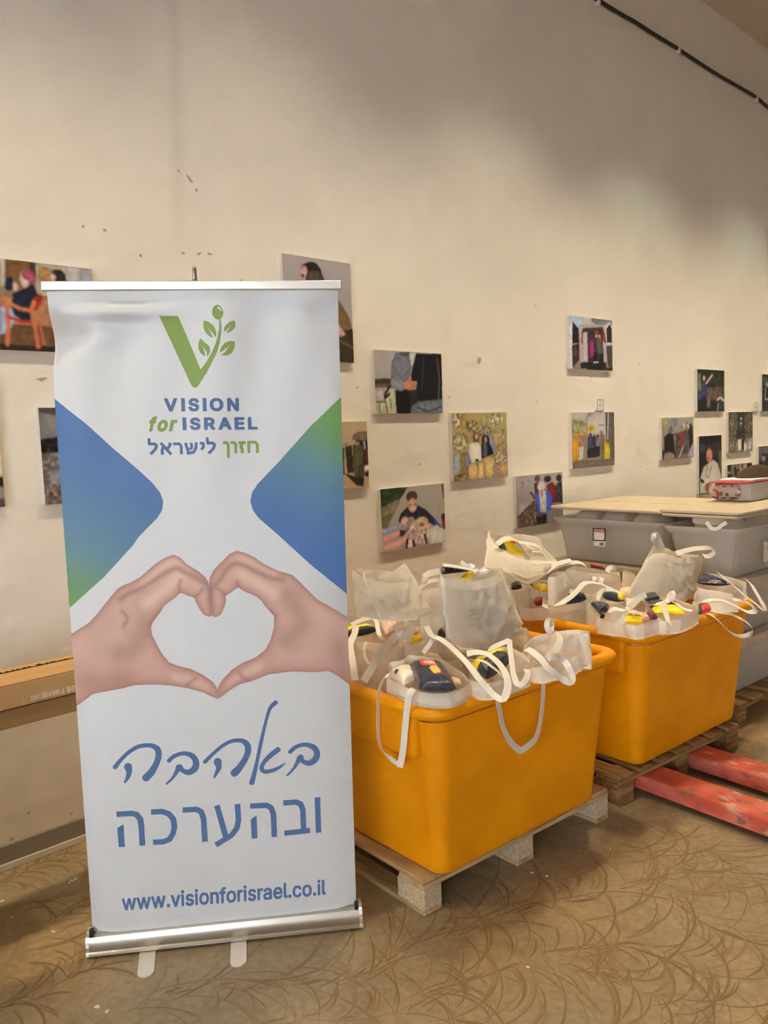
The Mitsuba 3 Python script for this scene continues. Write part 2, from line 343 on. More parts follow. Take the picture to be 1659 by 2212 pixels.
RJ = [(2.944, 1.5471, 0), (2.8478, 1.33, 0), (2.8235, 1.1653, 0), (2.8798, 1.0591, 0)]
RK = [(1.142, 1.802, 0), (1.3662, 1.6713, 0), (1.5151, 1.4889, 0), (1.6579, 1.2632, 0)]
RL = [(1.924, 1.3733, 0), (2.0101, 1.2209, 0), (2.0213, 1.0113, 0), (2.0392, 0.8651, 0)]
for a in ((RA, 30, (0.10, 0.22), 1, 1.5, 0.55), (RA, 12, (0.15, 0.35), -1, 0.8, 0.2), (RB, 34, (0.10, 0.22), 1, 1.5, 0.5), (RB, 30, (0.10, 0.20), -1, 1.9, 0.5), (RC, 22, (0.2, 0.5), 1, 0.7, 0.15), (RC, 12, (0.2, 0.4), -1, 0.7, 0.2),
          (RD, 16, (0.12, 0.3), 1, 1.2, 0.4), (RD, 16, (0.12, 0.3), -1, 1.2, 0.4), (RE, 22, (0.10, 0.22), 1, 1.2, 0.5), (RE, 16, (0.12, 0.25), -1, 1.3, 0.4), (RF, 18, (0.08, 0.16), -1, 1.8, 0.5), (RF, 12, (0.08, 0.16), 1, 1.5, 0.5),
          (RG, 18, (0.10, 0.22), 1, 1.2, 0.4), (RG, 12, (0.10, 0.2), -1, 1.2, 0.4), (RH, 18, (0.12, 0.3), -1, 1.2, 0.3), (RH, 14, (0.12, 0.3), 1, 1.0, 0.3), (RI, 20, (0.08, 0.18), -1, 1.5, 0.4), (RI, 14, (0.08, 0.18), 1, 1.3, 0.4),
          (RJ, 18, (0.12, 0.25), 1, 1.3, 0.4), (RJ, 14, (0.12, 0.25), -1, 1.2, 0.4), (RK, 26, (0.08, 0.16), 1, 1.8, 0.6), (RL, 20, (0.08, 0.18), 1, 1.8, 0.6), (RL, 16, (0.08, 0.18), -1, 1.6, 0.6)):
    fan(a[0], a[1], a[2], a[3], a[4], a[5])
for k in range(120):                      # fainter arcs everywhere
    c = np.array([sc_rng.uniform(0.2, 6.5), sc_rng.uniform(-0.5, 3.1)]); r = sc_rng.uniform(0.10, 0.5); a0 = sc_rng.uniform(0, 6.28); da = sc_rng.uniform(0.4, 1.3)
    a = np.linspace(a0, a0 + da, 8)
    for j in range(sc_rng.integers(1, 4)):
        soft.append(streak(np.stack([c[0] + j * 0.02 + r * np.cos(a), c[1] + j * 0.012 + r * np.sin(a)], 1), sc_rng.choice([0.002, 0.003, 0.006]), 14, 0.0002))
for m, b in ((soft, 'scuff_soft'), (mid, 'scuff_mid'), (dark, 'scuff_dark')):
    obj('tyre_scuffs', cat(*m), b, fl, kind='stuff', label='brown rubber scuff arcs on the concrete')
lt = [(0.869, 3.025, 0), (1.1015, 2.9724, 0), (1.1167, 2.9748, 0), (1.0887, 2.9627, 0), (0.8953, 2.9838, 0), (0.8565, 2.8888, 0), (0.9256, 2.6985, 0), (3.4784, 1.7452, -0), (2.3276, 1.6897, 0), (1.8667, 1.4339, -0), (2.3093, 1.7421, 0), (0.8714, 2.2311, 0), (0.8838, 2.1905, 0), (1.1312, 2.4903, 0), (2.6545, 1.6287, 0)]
for i, c in enumerate(lt):
    g = np.random.default_rng(40 + i); s = g.uniform(0.004, 0.010)
    k = thing('paper_scrap', 'tiny pale scrap of paper lying on the scuffed concrete', 'scrap', 'paper scraps on the floor')
    a = np.linspace(0, 6.28, 8)[:-1]; rr = s * g.uniform(0.4, 1.2, 7)
    ring = lambda z, q: np.stack([c[0] + rr * np.cos(a) * q, c[1] + rr * np.sin(a) * q, np.full(7, z)], 1)
    put(k, loft([ring(0.0002, 1), ring(0.0025, 0.85)]), 'litter')

# ------------------------------------------------------------------ the roll-up banner
SBL, SBR = np.array([0.96641669, 2.47339227, 0.060]), np.array([1.64855385, 1.96625432, 0.060])
STL, STR = np.array([0.95271993, 2.4157356, 2.08206376]), np.array([1.6360438, 1.91032887, 2.07055179])
BE = (SBR - SBL) / np.linalg.norm(SBR - SBL); BN = np.array([BE[1], -BE[0], 0.0])       # along the banner; out of its printed face
def sheet_disp(u, v):
    """How far the printed sheet bulges out of its plane, in metres (u along 0-0.85, v up 0-2)."""
    up = np.clip((v - 0.9) / 1.0, 0, 1)
    d = 0.0035 * np.sin(u * 15.0 + 1.2) * up + 0.0022 * np.sin(u * 31 + 3 * np.sin(v * 2.0)) * np.clip((v - 1.2) / 0.7, 0, 1) * np.clip((2.0 - v) / 0.1, 0, 1)
    d = d - 0.012 * np.clip(np.abs(u - 0.425) / 0.425, 0, 1) ** 7
    # the pinched crease near the upper corner: a dent that opens towards the edge
    w = np.clip((0.135 - u) / 0.13, 0, 1)
    vc = 1.872 - 0.02 * w
    d = d - 0.046 * w * np.exp(-((v - vc) / (0.012 + 0.055 * w)) ** 2) * np.clip((2.0 - v) / 0.05, 0, 1)
    d = d + 0.016 * np.exp(-((u - 0.20) / 0.13) ** 2) * np.exp(-((v - 1.935) / 0.022) ** 2)
    d = d + 0.005 * np.exp(-((u - 0.17) / 0.05) ** 2) * np.exp(-((v - 1.865) / 0.03) ** 2)
    d = d - 0.006 * np.exp(-((u - 0.80) / 0.05) ** 2) * np.exp(-((v - 1.93) / 0.03) ** 2)
    return d
def on_sheet(uv, off=0.0):
    u, v = np.asarray(uv)[:, 0], np.asarray(uv)[:, 1]
    a, b = (u / 0.85)[:, None], (v / 2.0)[:, None]
    bl, br = SBL.copy(), SBR.copy(); bl[2] = br[2] = 0.075
    p = (bl + (br - bl) * a) * (1 - b) + (STL + (STR - STL) * a) * b
    return p + BN * (sheet_disp(u, v) + off)[:, None]
bt = thing('roll_up_banner', 'white roll-up banner printed with a hand heart and Hebrew lettering, on a silver base', 'banner stand')
gu, gv = np.meshgrid(np.linspace(0, 0.85, 120), np.linspace(-0.02, 2.0, 240))
uvg = np.stack([gu.ravel(), gv.ravel()], 1)
fr, bk = on_sheet(uvg), on_sheet(uvg, -0.0006)
ff = grid_faces(240, 120)
def facing(m, d):
    """Turns the faces so that on the whole they look along d."""
    if (m.face_normals @ d * m.area_faces).sum() < 0: m.invert()
    return m
sh = facing(trimesh.Trimesh(fr, ff, process=False), BN); shb = facing(trimesh.Trimesh(bk, ff, process=False), -BN)
sheet = obj('sheet', cat(sh, shb), 'sheet_white', bt, True, label='white printed sheet')
def printed(name, poly, bsdf, off=0.0006, step=0.02, color=None, label=None):
    p, f = flat_grid(poly, step)
    m = trimesh.Trimesh(on_sheet(p, off), f, process=False)
    if (m.face_normals @ BN).sum() < 0: m.invert()
    kw = {} if color is None else {'color': np.clip(color(p), 0, 1)}
    return obj(name, m, bsdf, sheet, False if color is None else True, label=label, **kw)
# side panels, blue running into green
def panel_col(g0, g1, ua, va, ub, vb):
    d = np.array([ub - ua, vb - va])
    def fn(p):
        t = np.clip(((p - [ua, va]) @ d) / (d @ d), 0, 1)[:, None]; t = t * t * (3 - 2 * t)
        return g0 * (1 - t) + g1 * t
    return fn
blue, teal, green = np.array([0.085, 0.19, 0.47]), np.array([0.13, 0.27, 0.36]), np.array([0.17, 0.36, 0.11])
lp = [(0.0166, 1.6842), (0.0871, 1.6115), (0.1614, 1.5352), (0.2316, 1.4685), (0.2696, 1.4288), (0.291, 1.3983), (0.2988, 1.3713), (0.2938, 1.3446), (0.278, 1.3213), (0.2198, 1.2657)] + [(0.2009, 1.2404), (0.1094, 1.1471), (0.0179, 1.0555)]
rp = [(0.844, 1.672), (0.753, 1.5864), (0.6534, 1.4813), (0.5852, 1.4145), (0.5662, 1.388), (0.5603, 1.361), (0.5669, 1.3335), (0.5837, 1.3085)] + [(0.6403, 1.2542), (0.738, 1.1549), (0.8403, 1.0535)]
lp = [(0.0, lp[0][1] + 0.003)] + lp[1:-1] + [(0.0, lp[-1][1])]; rp = [(0.85, rp[0][1] + 0.002)] + rp[1:-1] + [(0.85, rp[-1][1])]
def left_col(p):
    t = np.clip((1.62 - p[:, 1] - 0.55 * p[:, 0]) / 0.62, 0, 1)[:, None]; t = t * t * (3 - 2 * t)
    return np.where(t < 0.6, blue + (teal - blue) * t / 0.6, teal + (green - teal) * (t - 0.6) / 0.4)
def right_col(p):
    t = np.clip((p[:, 1] - 1.13 - 0.55 * (0.85 - p[:, 0])) / 0.50, 0, 1)[:, None]; t = t * t * (3 - 2 * t)
    return np.where(t < 0.6, blue + (teal - blue) * t / 0.6, teal + (green - teal) * (t - 0.6) / 0.4)
printed('side_panel', sg.Polygon(lp), 'print_vc', step=0.012, color=left_col, label='blue panel fading to green at its lower corner')
printed('side_panel', sg.Polygon(rp), 'print_vc', step=0.012, color=right_col, label='blue panel fading to green at its upper corner')
# the emblem: a V whose right arm is a sprig
vv = sg.Polygon([(0.3181, 1.9218), (0.3699, 1.9213), (0.3734, 1.919), (0.4017, 1.844), (0.4301, 1.7638), (0.448, 1.7858), (0.4658, 1.8136), (0.4786, 1.8398), (0.4874, 1.8676), (0.4917, 1.8905), (0.4918, 1.9094), (0.4964, 1.9093), (0.498, 1.8937), (0.4962, 1.8708), (0.4911, 1.8429), (0.4807, 1.8134), (0.4643, 1.7823), (0.4464, 1.7528), (0.4269, 1.725), (0.4189, 1.7135), (0.4113, 1.7104), (0.4033, 1.7138), (0.3987, 1.7214), (0.3813, 1.7655), (0.3582, 1.8233), (0.3352, 1.8791)])
olive = sg.Polygon([(0.4898, 1.9534), (0.4978, 1.9493), (0.5031, 1.9395), (0.505, 1.928), (0.5021, 1.9183), (0.496, 1.911), (0.4885, 1.9094), (0.4805, 1.9127), (0.4744, 1.9218), (0.4721, 1.9324), (0.4746, 1.9429), (0.4815, 1.951)])
olive = olive.difference(sg.Polygon([(0.4888, 1.9494), (0.4952, 1.9452), (0.4995, 1.9395), (0.4987, 1.933), (0.4941, 1.9395), (0.4893, 1.942)]))
leaves = [("910,440 1000,460 1075,510 1120,580 1140,660 1135,740 1100,700 985,555 1040,640 1085,745 1020,725 945,650 905,550",),
          ("1465,432 1485,500 1470,570 1410,625 1325,665 1300,625 1425,505 1300,620 1290,640 1275,590 1300,530 1370,465",),
          ("860,752 920,820 990,870 1025,920 1030,1000 980,1090 955,1000 885,880 930,1000 940,1085 870,1035 825,960 815,880 830,800",),
          ("1475,815 1465,930 1420,1020 1340,1065 1215,1062 1280,1010 1380,880 1260,975 1205,1010 1220,930 1290,840 1380,800",)]
LV = [[(0.4458, 1.9073), (0.4604, 1.9039), (0.4723, 1.8956), (0.4791, 1.8841), (0.4818, 1.871), (0.4803, 1.8578), (0.4772, 1.862), (0.4572, 1.8884), (0.4639, 1.8744), (0.4721, 1.8571), (0.4615, 1.8605), (0.4498, 1.873), (0.4441, 1.8894)],
      [(0.537, 1.9078), (0.5398, 1.8966), (0.5368, 1.8851), (0.5265, 1.8762), (0.5122, 1.8698), (0.5111, 1.8715), (0.5299, 1.8959), (0.5083, 1.8753), (0.5066, 1.874), (0.5045, 1.8822), (0.5091, 1.892), (0.5211, 1.9025)],
      [(0.4351, 1.8564), (0.4444, 1.8452), (0.4555, 1.8368), (0.4608, 1.8285), (0.461, 1.8153), (0.452, 1.8006), (0.4508, 1.8155), (0.4381, 1.8354), (0.4446, 1.8156), (0.4455, 1.8016), (0.4344, 1.8099), (0.4277, 1.8224), (0.4267, 1.8355), (0.4298, 1.8486)],
      [(0.5358, 1.8448), (0.5333, 1.8259), (0.5252, 1.8111), (0.5116, 1.8039), (0.491, 1.8047), (0.5037, 1.8122), (0.5196, 1.8343), (0.4991, 1.8189), (0.4897, 1.8133), (0.4928, 1.8264), (0.5051, 1.8411), (0.5202, 1.8475)]]
printed('emblem', vv, 'print_green', label='green letter V growing into a sprig')
printed('emblem_olive', olive, 'print_green', 0.0006, 0.004, label='green olive at the tip of the sprig')
for l in LV: printed('emblem_leaf', sg.Polygon(l).buffer(0), 'print_green', 0.0006, 0.003)
def lettering(text, a, b, cap, bsdf, bold=True, shear=0.0, capref=1.0, label=None, thin=0.0):
    """Lettering whose ink runs from a to b (u, v on the baseline) with capitals cap metres tall."""
    m = meshkit.text_mesh(text, 1.0, 0.01, bold); v, f = np.array(m.vertices), np.array(m.faces)
    top = m.face_normals[:, 2] > 0.9; f = f[top]
    ink = unary_union([sg.Polygon(v[t][:, :2]).buffer(0.004) for t in f]).buffer(thin).simplify(0.004)
    fp, f = flat_grid(ink, 0.09); v = np.c_[fp, np.zeros(len(fp))]
    x0, x1 = v[:, 0].min(), v[:, 0].max()
    x = (v[:, 0] - x0) / (x1 - x0); y = v[:, 1] * cap
    a, b = np.array(a), np.array(b); d = b - a; up = np.array([-d[1], d[0]]) / np.linalg.norm(d)
    p = a + x[:, None] * d + y[:, None] * up + (y * shear)[:, None] * d / np.linalg.norm(d)
    k, g = p, f
    mm = trimesh.Trimesh(on_sheet(k[:, :2], 0.0006), g, process=False)
    if (mm.face_normals @ BN).sum() < 0: mm.invert()
    obj('lettering', mm, bsdf, sheet, label=label)
def spaced(word, spans, top, base, bsdf, shear, label):
    """A word set letter by letter between the given spans along its baseline."""
    polys = []
    b = BASES[base]; a, d = np.array(b[0]), np.array(b[1]) - np.array(b[0]); up = np.array([-d[1], d[0]]) / np.linalg.norm(d); w = np.linalg.norm(d)
    cap = abs(((np.array(BASES[top][0]) - a) @ up))
    for ch, (s0, s1) in zip(word, spans):
        m = meshkit.text_mesh(ch, 1.0, 0.01, True); v, f = np.array(m.vertices), np.array(m.faces); f = f[m.face_normals[:, 2] > 0.9]
        ink = unary_union([sg.Polygon(v[t][:, :2]).buffer(0.004) for t in f]).buffer(0.045)
        if ch == 'I': ink = sg.box(0, 0, 0.25, 1)
        x0, y0, x1, y1 = ink.bounds; ys = (lambda y: (y - y0) / (y1 - y0)) if ch.isupper() else (lambda y: y); s0_, s1_ = (s0 - 105) / 1417 * w, (s1 - 105) / 1417 * w
        lo = a; kx = (s1_ - s0_) / (x1 - x0)
        g = [[lo + (s0_ + (px_ - x0) * kx + shear * py_ * cap) * d / w + ys(py_) * cap * up for px_, py_ in r.coords] for r in [q for p_ in getattr(ink, 'geoms', [ink]) for q in [p_.exterior]]]
        h = [[lo + (s0_ + (px_ - x0) * kx + shear * py_ * cap) * d / w + ys(py_) * cap * up for px_, py_ in q.coords] for p_ in getattr(ink, 'geoms', [ink]) for q in p_.interiors]
        gg = unary_union([sg.Polygon(r).buffer(0) for r in g])
        for r in h: gg = gg.difference(sg.Polygon(r).buffer(0))
        polys.append(gg)
    printed('lettering', unary_union(polys), bsdf, 0.0006, 0.0035, label=label)
BASES = {'v': [(0.2664, 1.6424), (0.5947, 1.6364)], 'vt': [(0.2687, 1.6824), (0.5963, 1.6764)], 'i': [(0.2632, 1.5864), (0.5923, 1.5805)], 'it': [(0.2654, 1.6245), (0.5939, 1.6191)]}
spaced('VISION', [(325, 490), (540, 588), (632, 770), (815, 865), (905, 1080), (1128, 1280)], 'vt', 'v', 'print_blue', 0, 'VISION in blue capitals')
spaced('ISRAEL', [(557, 607), (652, 788), (832, 975), (1015, 1185), (1222, 1352), (1395, 1522)], 'it', 'i', 'print_blue', 0, 'ISRAEL in blue capitals')
spaced('for', [(108, 200), (225, 352), (380, 465)], 'it', 'i', 'print_green', 0.24, 'slanted green word for')
WWW = [(0.0983, 0.0674), (0.7505, 0.0503), (0.7446, 0.1037)]
lettering('www.visionforisrael.co.il', WWW[0], WWW[1], abs(WWW[2][1] - WWW[1][1]) * 0.93, 'print_blue', True, label='web address in blue letters', thin=0.004)
K = [(0.2465, 1.7105), (0.2551, 1.7104)]; WS = abs(K[1][0] - K[0][0])
H1 = [[(0.267, 1.5634), (0.2674, 1.5461), (0.2827, 1.5461), (0.288, 1.5412), (0.2846, 1.5305), (0.2695, 1.515)],
      [(0.3008, 1.5488), (0.3304, 1.5127)], [(0.3285, 1.5485), (0.3275, 1.5398), (0.3206, 1.5313)], [(0.3081, 1.5381), (0.3037, 1.5253), (0.3041, 1.5125)],
      [(0.3372, 1.5438), (0.3541, 1.5445), (0.3607, 1.5384), (0.3608, 1.5124)],
      [(0.4064, 1.5472), (0.4049, 1.5304), (0.3968, 1.5172), (0.3762, 1.5145)], [(0.3744, 1.5467), (0.3818, 1.5158)], [(0.3908, 1.5462), (0.3929, 1.5332), (0.3856, 1.5256)],
      [(0.4167, 1.5445), (0.4269, 1.5433), (0.4279, 1.5345), (0.4208, 1.5241)],
      [(0.4394, 1.5608), (0.4409, 1.5433), (0.4559, 1.5436), (0.4607, 1.5382), (0.4574, 1.5277), (0.442, 1.512)]]
H2 = [[(0.4863, 1.5434), (0.4975, 1.5436), (0.5012, 1.5371), (0.5003, 1.4978)], [(0.5083, 1.5428), (0.52, 1.5429), (0.5237, 1.5371), (0.523, 1.5098)],
      [(0.5317, 1.5421), (0.5539, 1.5424)], [(0.5454, 1.5417), (0.5388, 1.5312), (0.5426, 1.5227), (0.543, 1.5099)], [(0.5591, 1.5427), (0.5827, 1.5425), (0.5888, 1.5361), (0.5886, 1.5089)], [(0.5628, 1.5412), (0.5631, 1.5097)]]
printed('lettering', strokes(H1, WS), 'print_blue', 0.0006, 0.0035, label='small blue Hebrew word')
printed('lettering', strokes(H2, WS), 'print_green', 0.0006, 0.0035, label='small green Hebrew word')
SC = [[(0.106, 0.544, 0.0074), (0.122, 0.5632, 0.0061), (0.149, 0.5882, 0.0061), (0.1798, 0.6048, 0.0066), (0.214, 0.6065, 0.007), (0.2369, 0.5946, 0.0087), (0.2407, 0.5715, 0.0096), (0.232, 0.5447, 0.0096), (0.2155, 0.5186, 0.0114), (0.1986, 0.5017, 0.0122)], [(0.1454, 0.542, 0.0122), (0.1474, 0.5245, 0.0087), (0.142, 0.5066, 0.0061), (0.1327, 0.4928, 0.0035)],
      [(0.2719, 0.5515, 0.0066), (0.289, 0.5652, 0.0066), (0.3195, 0.5718, 0.0066), (0.3449, 0.5605, 0.0087), (0.3546, 0.539, 0.0096), (0.3493, 0.5186, 0.0109), (0.3292, 0.5079, 0.0092), (0.3102, 0.5174, 0.007), (0.3022, 0.5305, 0.0087), (0.295, 0.5164, 0.007), (0.2786, 0.4924, 0.0044), (0.2605, 0.4765, 0.0031)],
      [(0.3829, 0.5389, 0.0066), (0.4057, 0.56, 0.0057), (0.4374, 0.5851, 0.0057), (0.4686, 0.5996, 0.0061), (0.4993, 0.599, 0.007), (0.5162, 0.5847, 0.0096), (0.5187, 0.5622, 0.0096), (0.5074, 0.5353, 0.0096), (0.4887, 0.509, 0.0109), (0.4735, 0.494, 0.0127)], [(0.422, 0.5356, 0.0122), (0.4246, 0.5168, 0.0087), (0.4181, 0.5011, 0.0061), (0.4095, 0.4856, 0.0035)],
      [(0.6118, 0.7156, 0.0074), (0.5958, 0.7016, 0.0061), (0.5861, 0.6794, 0.0052), (0.5734, 0.6365, 0.0052), (0.5603, 0.5867, 0.0057), (0.547, 0.532, 0.0057), (0.5364, 0.4909, 0.007), (0.5261, 0.4567, 0.0083)], [(0.6131, 0.5591, 0.0087), (0.5917, 0.5445, 0.0083), (0.5687, 0.5232, 0.007), (0.559, 0.503, 0.007), (0.5673, 0.4906, 0.0066), (0.5895, 0.491, 0.0066), (0.6121, 0.4984, 0.0052), (0.6317, 0.5108, 0.0022)],
      [(0.6518, 0.5489, 0.0066), (0.6702, 0.5637, 0.0066), (0.6972, 0.5694, 0.0066), (0.7237, 0.5603, 0.0087), (0.7365, 0.5418, 0.0096), (0.7335, 0.52, 0.0105), (0.7128, 0.5058, 0.0092), (0.6907, 0.5142, 0.007), (0.6833, 0.5299, 0.0087), (0.6751, 0.5141, 0.007), (0.6585, 0.4897, 0.0044), (0.64, 0.4716, 0.0031)]]
printed('lettering', unary_union([brush(s) for s in SC]), 'print_blue', 0.0006, 0.005, label='large blue handwritten Hebrew word')
K = [(0.0547, 0.3689), (0.0725, 0.3672)]; WB = abs(K[1][0] - K[0][0])
HB = [[(0.1007, 0.3885), (0.1478, 0.3883), (0.1625, 0.3827), (0.1724, 0.367), (0.1746, 0.3458), (0.1741, 0.2781)], [(0.2071, 0.3869), (0.2404, 0.3861), (0.2615, 0.3762), (0.2744, 0.3573), (0.2769, 0.3313), (0.2709, 0.3085), (0.2591, 0.2908), (0.2391, 0.2844), (0.2075, 0.2861)],
      [(0.3054, 0.3847), (0.3489, 0.383), (0.3625, 0.3733), (0.3688, 0.3507), (0.3697, 0.2719)], [(0.4128, 0.3902), (0.4363, 0.2795)], [(0.4776, 0.3889), (0.4782, 0.3332), (0.4721, 0.3078), (0.4543, 0.2858), (0.403, 0.2572)],
      [(0.5174, 0.3786), (0.5693, 0.3762), (0.5837, 0.3668), (0.5903, 0.3439), (0.5904, 0.2663)], [(0.623, 0.3788), (0.6625, 0.3789), (0.6788, 0.3703), (0.6853, 0.3492), (0.685, 0.279)], [(0.6227, 0.276), (0.7058, 0.277)], [(0.7335, 0.3876), (0.7331, 0.2666)]]
FT = [sg.Polygon([(0.1001, 0.3432), (0.1201, 0.3547), (0.1194, 0.2789), (0.1009, 0.2794)]), sg.Polygon([(0.5172, 0.3328), (0.5364, 0.3452), (0.5362, 0.2673), (0.5175, 0.2677)])]
printed('lettering', unary_union([strokes(HB, WB), *FT]), 'print_blue', 0.0006, 0.008, label='large blue block Hebrew word')
# the two hands that form a heart: shaded print
LH = [(0.0195, 0.9747), (0.0577, 1.0092), (0.0864, 1.0386), (0.1068, 1.0629), (0.1271, 1.0871), (0.1501, 1.1113), (0.1668, 1.1199), (0.1861, 1.1262), (0.2167, 1.1415), (0.2394, 1.1601), (0.2621, 1.1787), (0.2846, 1.1928), (0.3014, 1.2009), (0.3207, 1.2068), (0.3393, 1.1974), (0.3599, 1.1738), (0.3918, 1.1524), (0.4127, 1.1314), (0.4203, 1.1167), (0.425, 1.0993), (0.4263, 1.0706), (0.4269, 1.0361), (0.4266, 1.0085), (0.4166, 1.0068), (0.4014, 1.0146), (0.3887, 1.0355), (0.3813, 1.0531), (0.3755, 1.0694), (0.3576, 1.0761), (0.3362, 1.087), (0.3162, 1.071), (0.2821, 1.0473), (0.273, 1.0307), (0.2496, 1.0035), (0.2405, 0.9869), (0.2417, 0.961), (0.2538, 0.9315), (0.2684, 0.8988), (0.2888, 0.8685), (0.3212, 0.8536), (0.354, 0.8438), (0.3918, 0.8207), (0.4187, 0.7983), (0.4316, 0.775), (0.4328, 0.7413), (0.4109, 0.7518), (0.3891, 0.7651), (0.3398, 0.7834), (0.2849, 0.796), (0.23, 0.8028), (0.1806, 0.8034), (0.1363, 0.7949), (0.0923, 0.7894), (0.0539, 0.7835), (0.0312, 0.7678), (0.0124, 0.746)]
RH = [(0.8409, 0.9771), (0.8017, 1.0117), (0.7568, 1.0406), (0.7294, 1.0713), (0.7021, 1.1018), (0.6803, 1.1249), (0.6358, 1.1399), (0.5919, 1.1651), (0.5676, 1.1846), (0.5432, 1.1989), (0.5131, 1.21), (0.4906, 1.2014), (0.4704, 1.1825), (0.4415, 1.1555), (0.4265, 1.1307), (0.4239, 1.1108), (0.4261, 1.0764), (0.428, 1.0361), (0.4288, 1.0072), (0.4398, 1.0037), (0.454, 1.0115), (0.4662, 1.0339), (0.473, 1.0594), (0.4706, 1.0693), (0.4878, 1.0787), (0.5107, 1.0947), (0.5324, 1.0792), (0.5653, 1.0629), (0.5815, 1.0476), (0.592, 1.0296), (0.6188, 0.9961), (0.6163, 0.9612), (0.6045, 0.9209), (0.5862, 0.8898), (0.557, 0.8682), (0.5111, 0.8507), (0.4763, 0.8296), (0.4468, 0.7993), (0.4333, 0.7749), (0.434, 0.7424), (0.4502, 0.7519), (0.4678, 0.7654), (0.5025, 0.7836), (0.5425, 0.7926), (0.5943, 0.8097), (0.6687, 0.8146), (0.7374, 0.8069), (0.7836, 0.8067), (0.812, 0.7886), (0.84, 0.7536)]
LH = [(0.0, LH[0][1])] + LH[1:-1] + [(0.0, LH[-1][1])]; RH = [(0.85, RH[0][1])] + RH[1:-1] + [(0.85, RH[-1][1])]
def near(lines, p):
    d = np.full(len(p), 9.0)
    for l in lines:
        q = spline(l, 60)[:, :2]; d = np.minimum(d, cKDTree(q).query(p)[0])
    return d
CREASE = [[(0.1561, 1.0771), (0.1814, 1.0926), (0.2146, 1.105), (0.2595, 1.1309), (0.2933, 1.1517), (0.3266, 1.1642), (0.3532, 1.1498), (0.3799, 1.1348), (0.4172, 1.11)], [(0.4332, 1.0977), (0.4564, 1.1205), (0.4801, 1.1536), (0.5058, 1.1694), (0.5305, 1.1642), (0.5686, 1.1422), (0.6125, 1.1198), (0.6487, 1.1104)]]
FINE = [[(0.3738, 1.0695), (0.388, 1.0785), (0.4027, 1.0948)], [(0.4734, 1.068), (0.4603, 1.086), (0.4495, 1.0923)], [(0.3335, 1.0872), (0.332, 1.11), (0.3383, 1.1267)], [(0.5107, 1.0947), (0.5104, 1.112)], [(0.2405, 0.9869), (0.2528, 1.0119), (0.2731, 1.0335)], [(0.6188, 0.9961), (0.6082, 1.0141)],
        [(0.3342, 0.7838), (0.3519, 0.803), (0.369, 0.8106)], [(0.5312, 0.7934), (0.5093, 0.8097), (0.5042, 0.8218)], [(0.4266, 1.0074), (0.4263, 1.0477), (0.4255, 1.0993)], [(0.1566, 1.0402), (0.1714, 1.0167), (0.1589, 0.9889)]]
LIGHT = [[(0.2321, 1.1266), (0.2833, 1.1692), (0.3223, 1.1841), (0.3592, 1.1597)], [(0.2336, 1.0586), (0.2905, 1.1009), (0.3362, 1.1382)], [(0.526, 1.1866), (0.5696, 1.1662), (0.6243, 1.1347)], [(0.5236, 1.1342), (0.5725, 1.1029), (0.6216, 1.0656)], [(0.3082, 0.8177), (0.363, 0.8022), (0.3952, 0.7765)], [(0.4688, 0.7889), (0.5093, 0.8097), (0.5613, 0.8356)]]
DARK = [[(0.1429, 0.9041), (0.1819, 0.9188), (0.2172, 0.9625), (0.2297, 0.9904)], [(0.6555, 0.9177), (0.7031, 0.9735), (0.6664, 1.0573)], [(0.04, 0.8191), (0.0939, 0.8153), (0.1489, 0.823)], [(0.8207, 0.8835), (0.8301, 0.8113), (0.8287, 0.7634)]]
def skin(outline):
    edge = sg.LineString(outline)
    def fn(p):
        de = shapely.distance(edge, shapely.points(p))
        nz = meshkit.fbm(np.c_[p * 14, np.zeros(len(p))], 3, 3)[:, None]
        c = lin((200, 166, 154)) * 1.12 * (0.9 + 0.2 * nz)
        mix_ = lambda c, t, w: c * (1 - w[:, None]) + t * w[:, None]
        c = mix_(c, lin((222, 194, 180)) * 1.12, 0.8 * np.exp(-(near(LIGHT, p) / 0.018) ** 2))
        c = mix_(c, lin((165, 130, 115)) * 1.1, 0.6 * np.exp(-(near(DARK, p) / 0.035) ** 2))
        c = mix_(c, lin((160, 115, 112)) * 1.1, 0.8 * np.exp(-(de / 0.012) ** 1.1))
        c = mix_(c, lin((158, 112, 106)) * 1.1, 0.7 * np.exp(-(near(CREASE, p) / 0.009) ** 1.6))
        c = mix_(c, lin((150, 104, 100)) * 1.1, 0.55 * np.exp(-(near(FINE, p) / 0.006) ** 1.6))
        low = np.clip((0.93 - p[:, 1]) / 0.12, 0, 1)
        return mix_(c, lin((160, 110, 108)) * 1.2, 0.25 * low)
    return fn
printed('printed_hand', sg.Polygon(LH), 'print_vc', 0.0008, 0.0036, skin(LH), 'printed hand curled into the left half of a heart')
printed('printed_hand', sg.Polygon(RH), 'print_vc', 0.0008, 0.0036, skin(RH), 'printed hand curled into the right half of a heart')
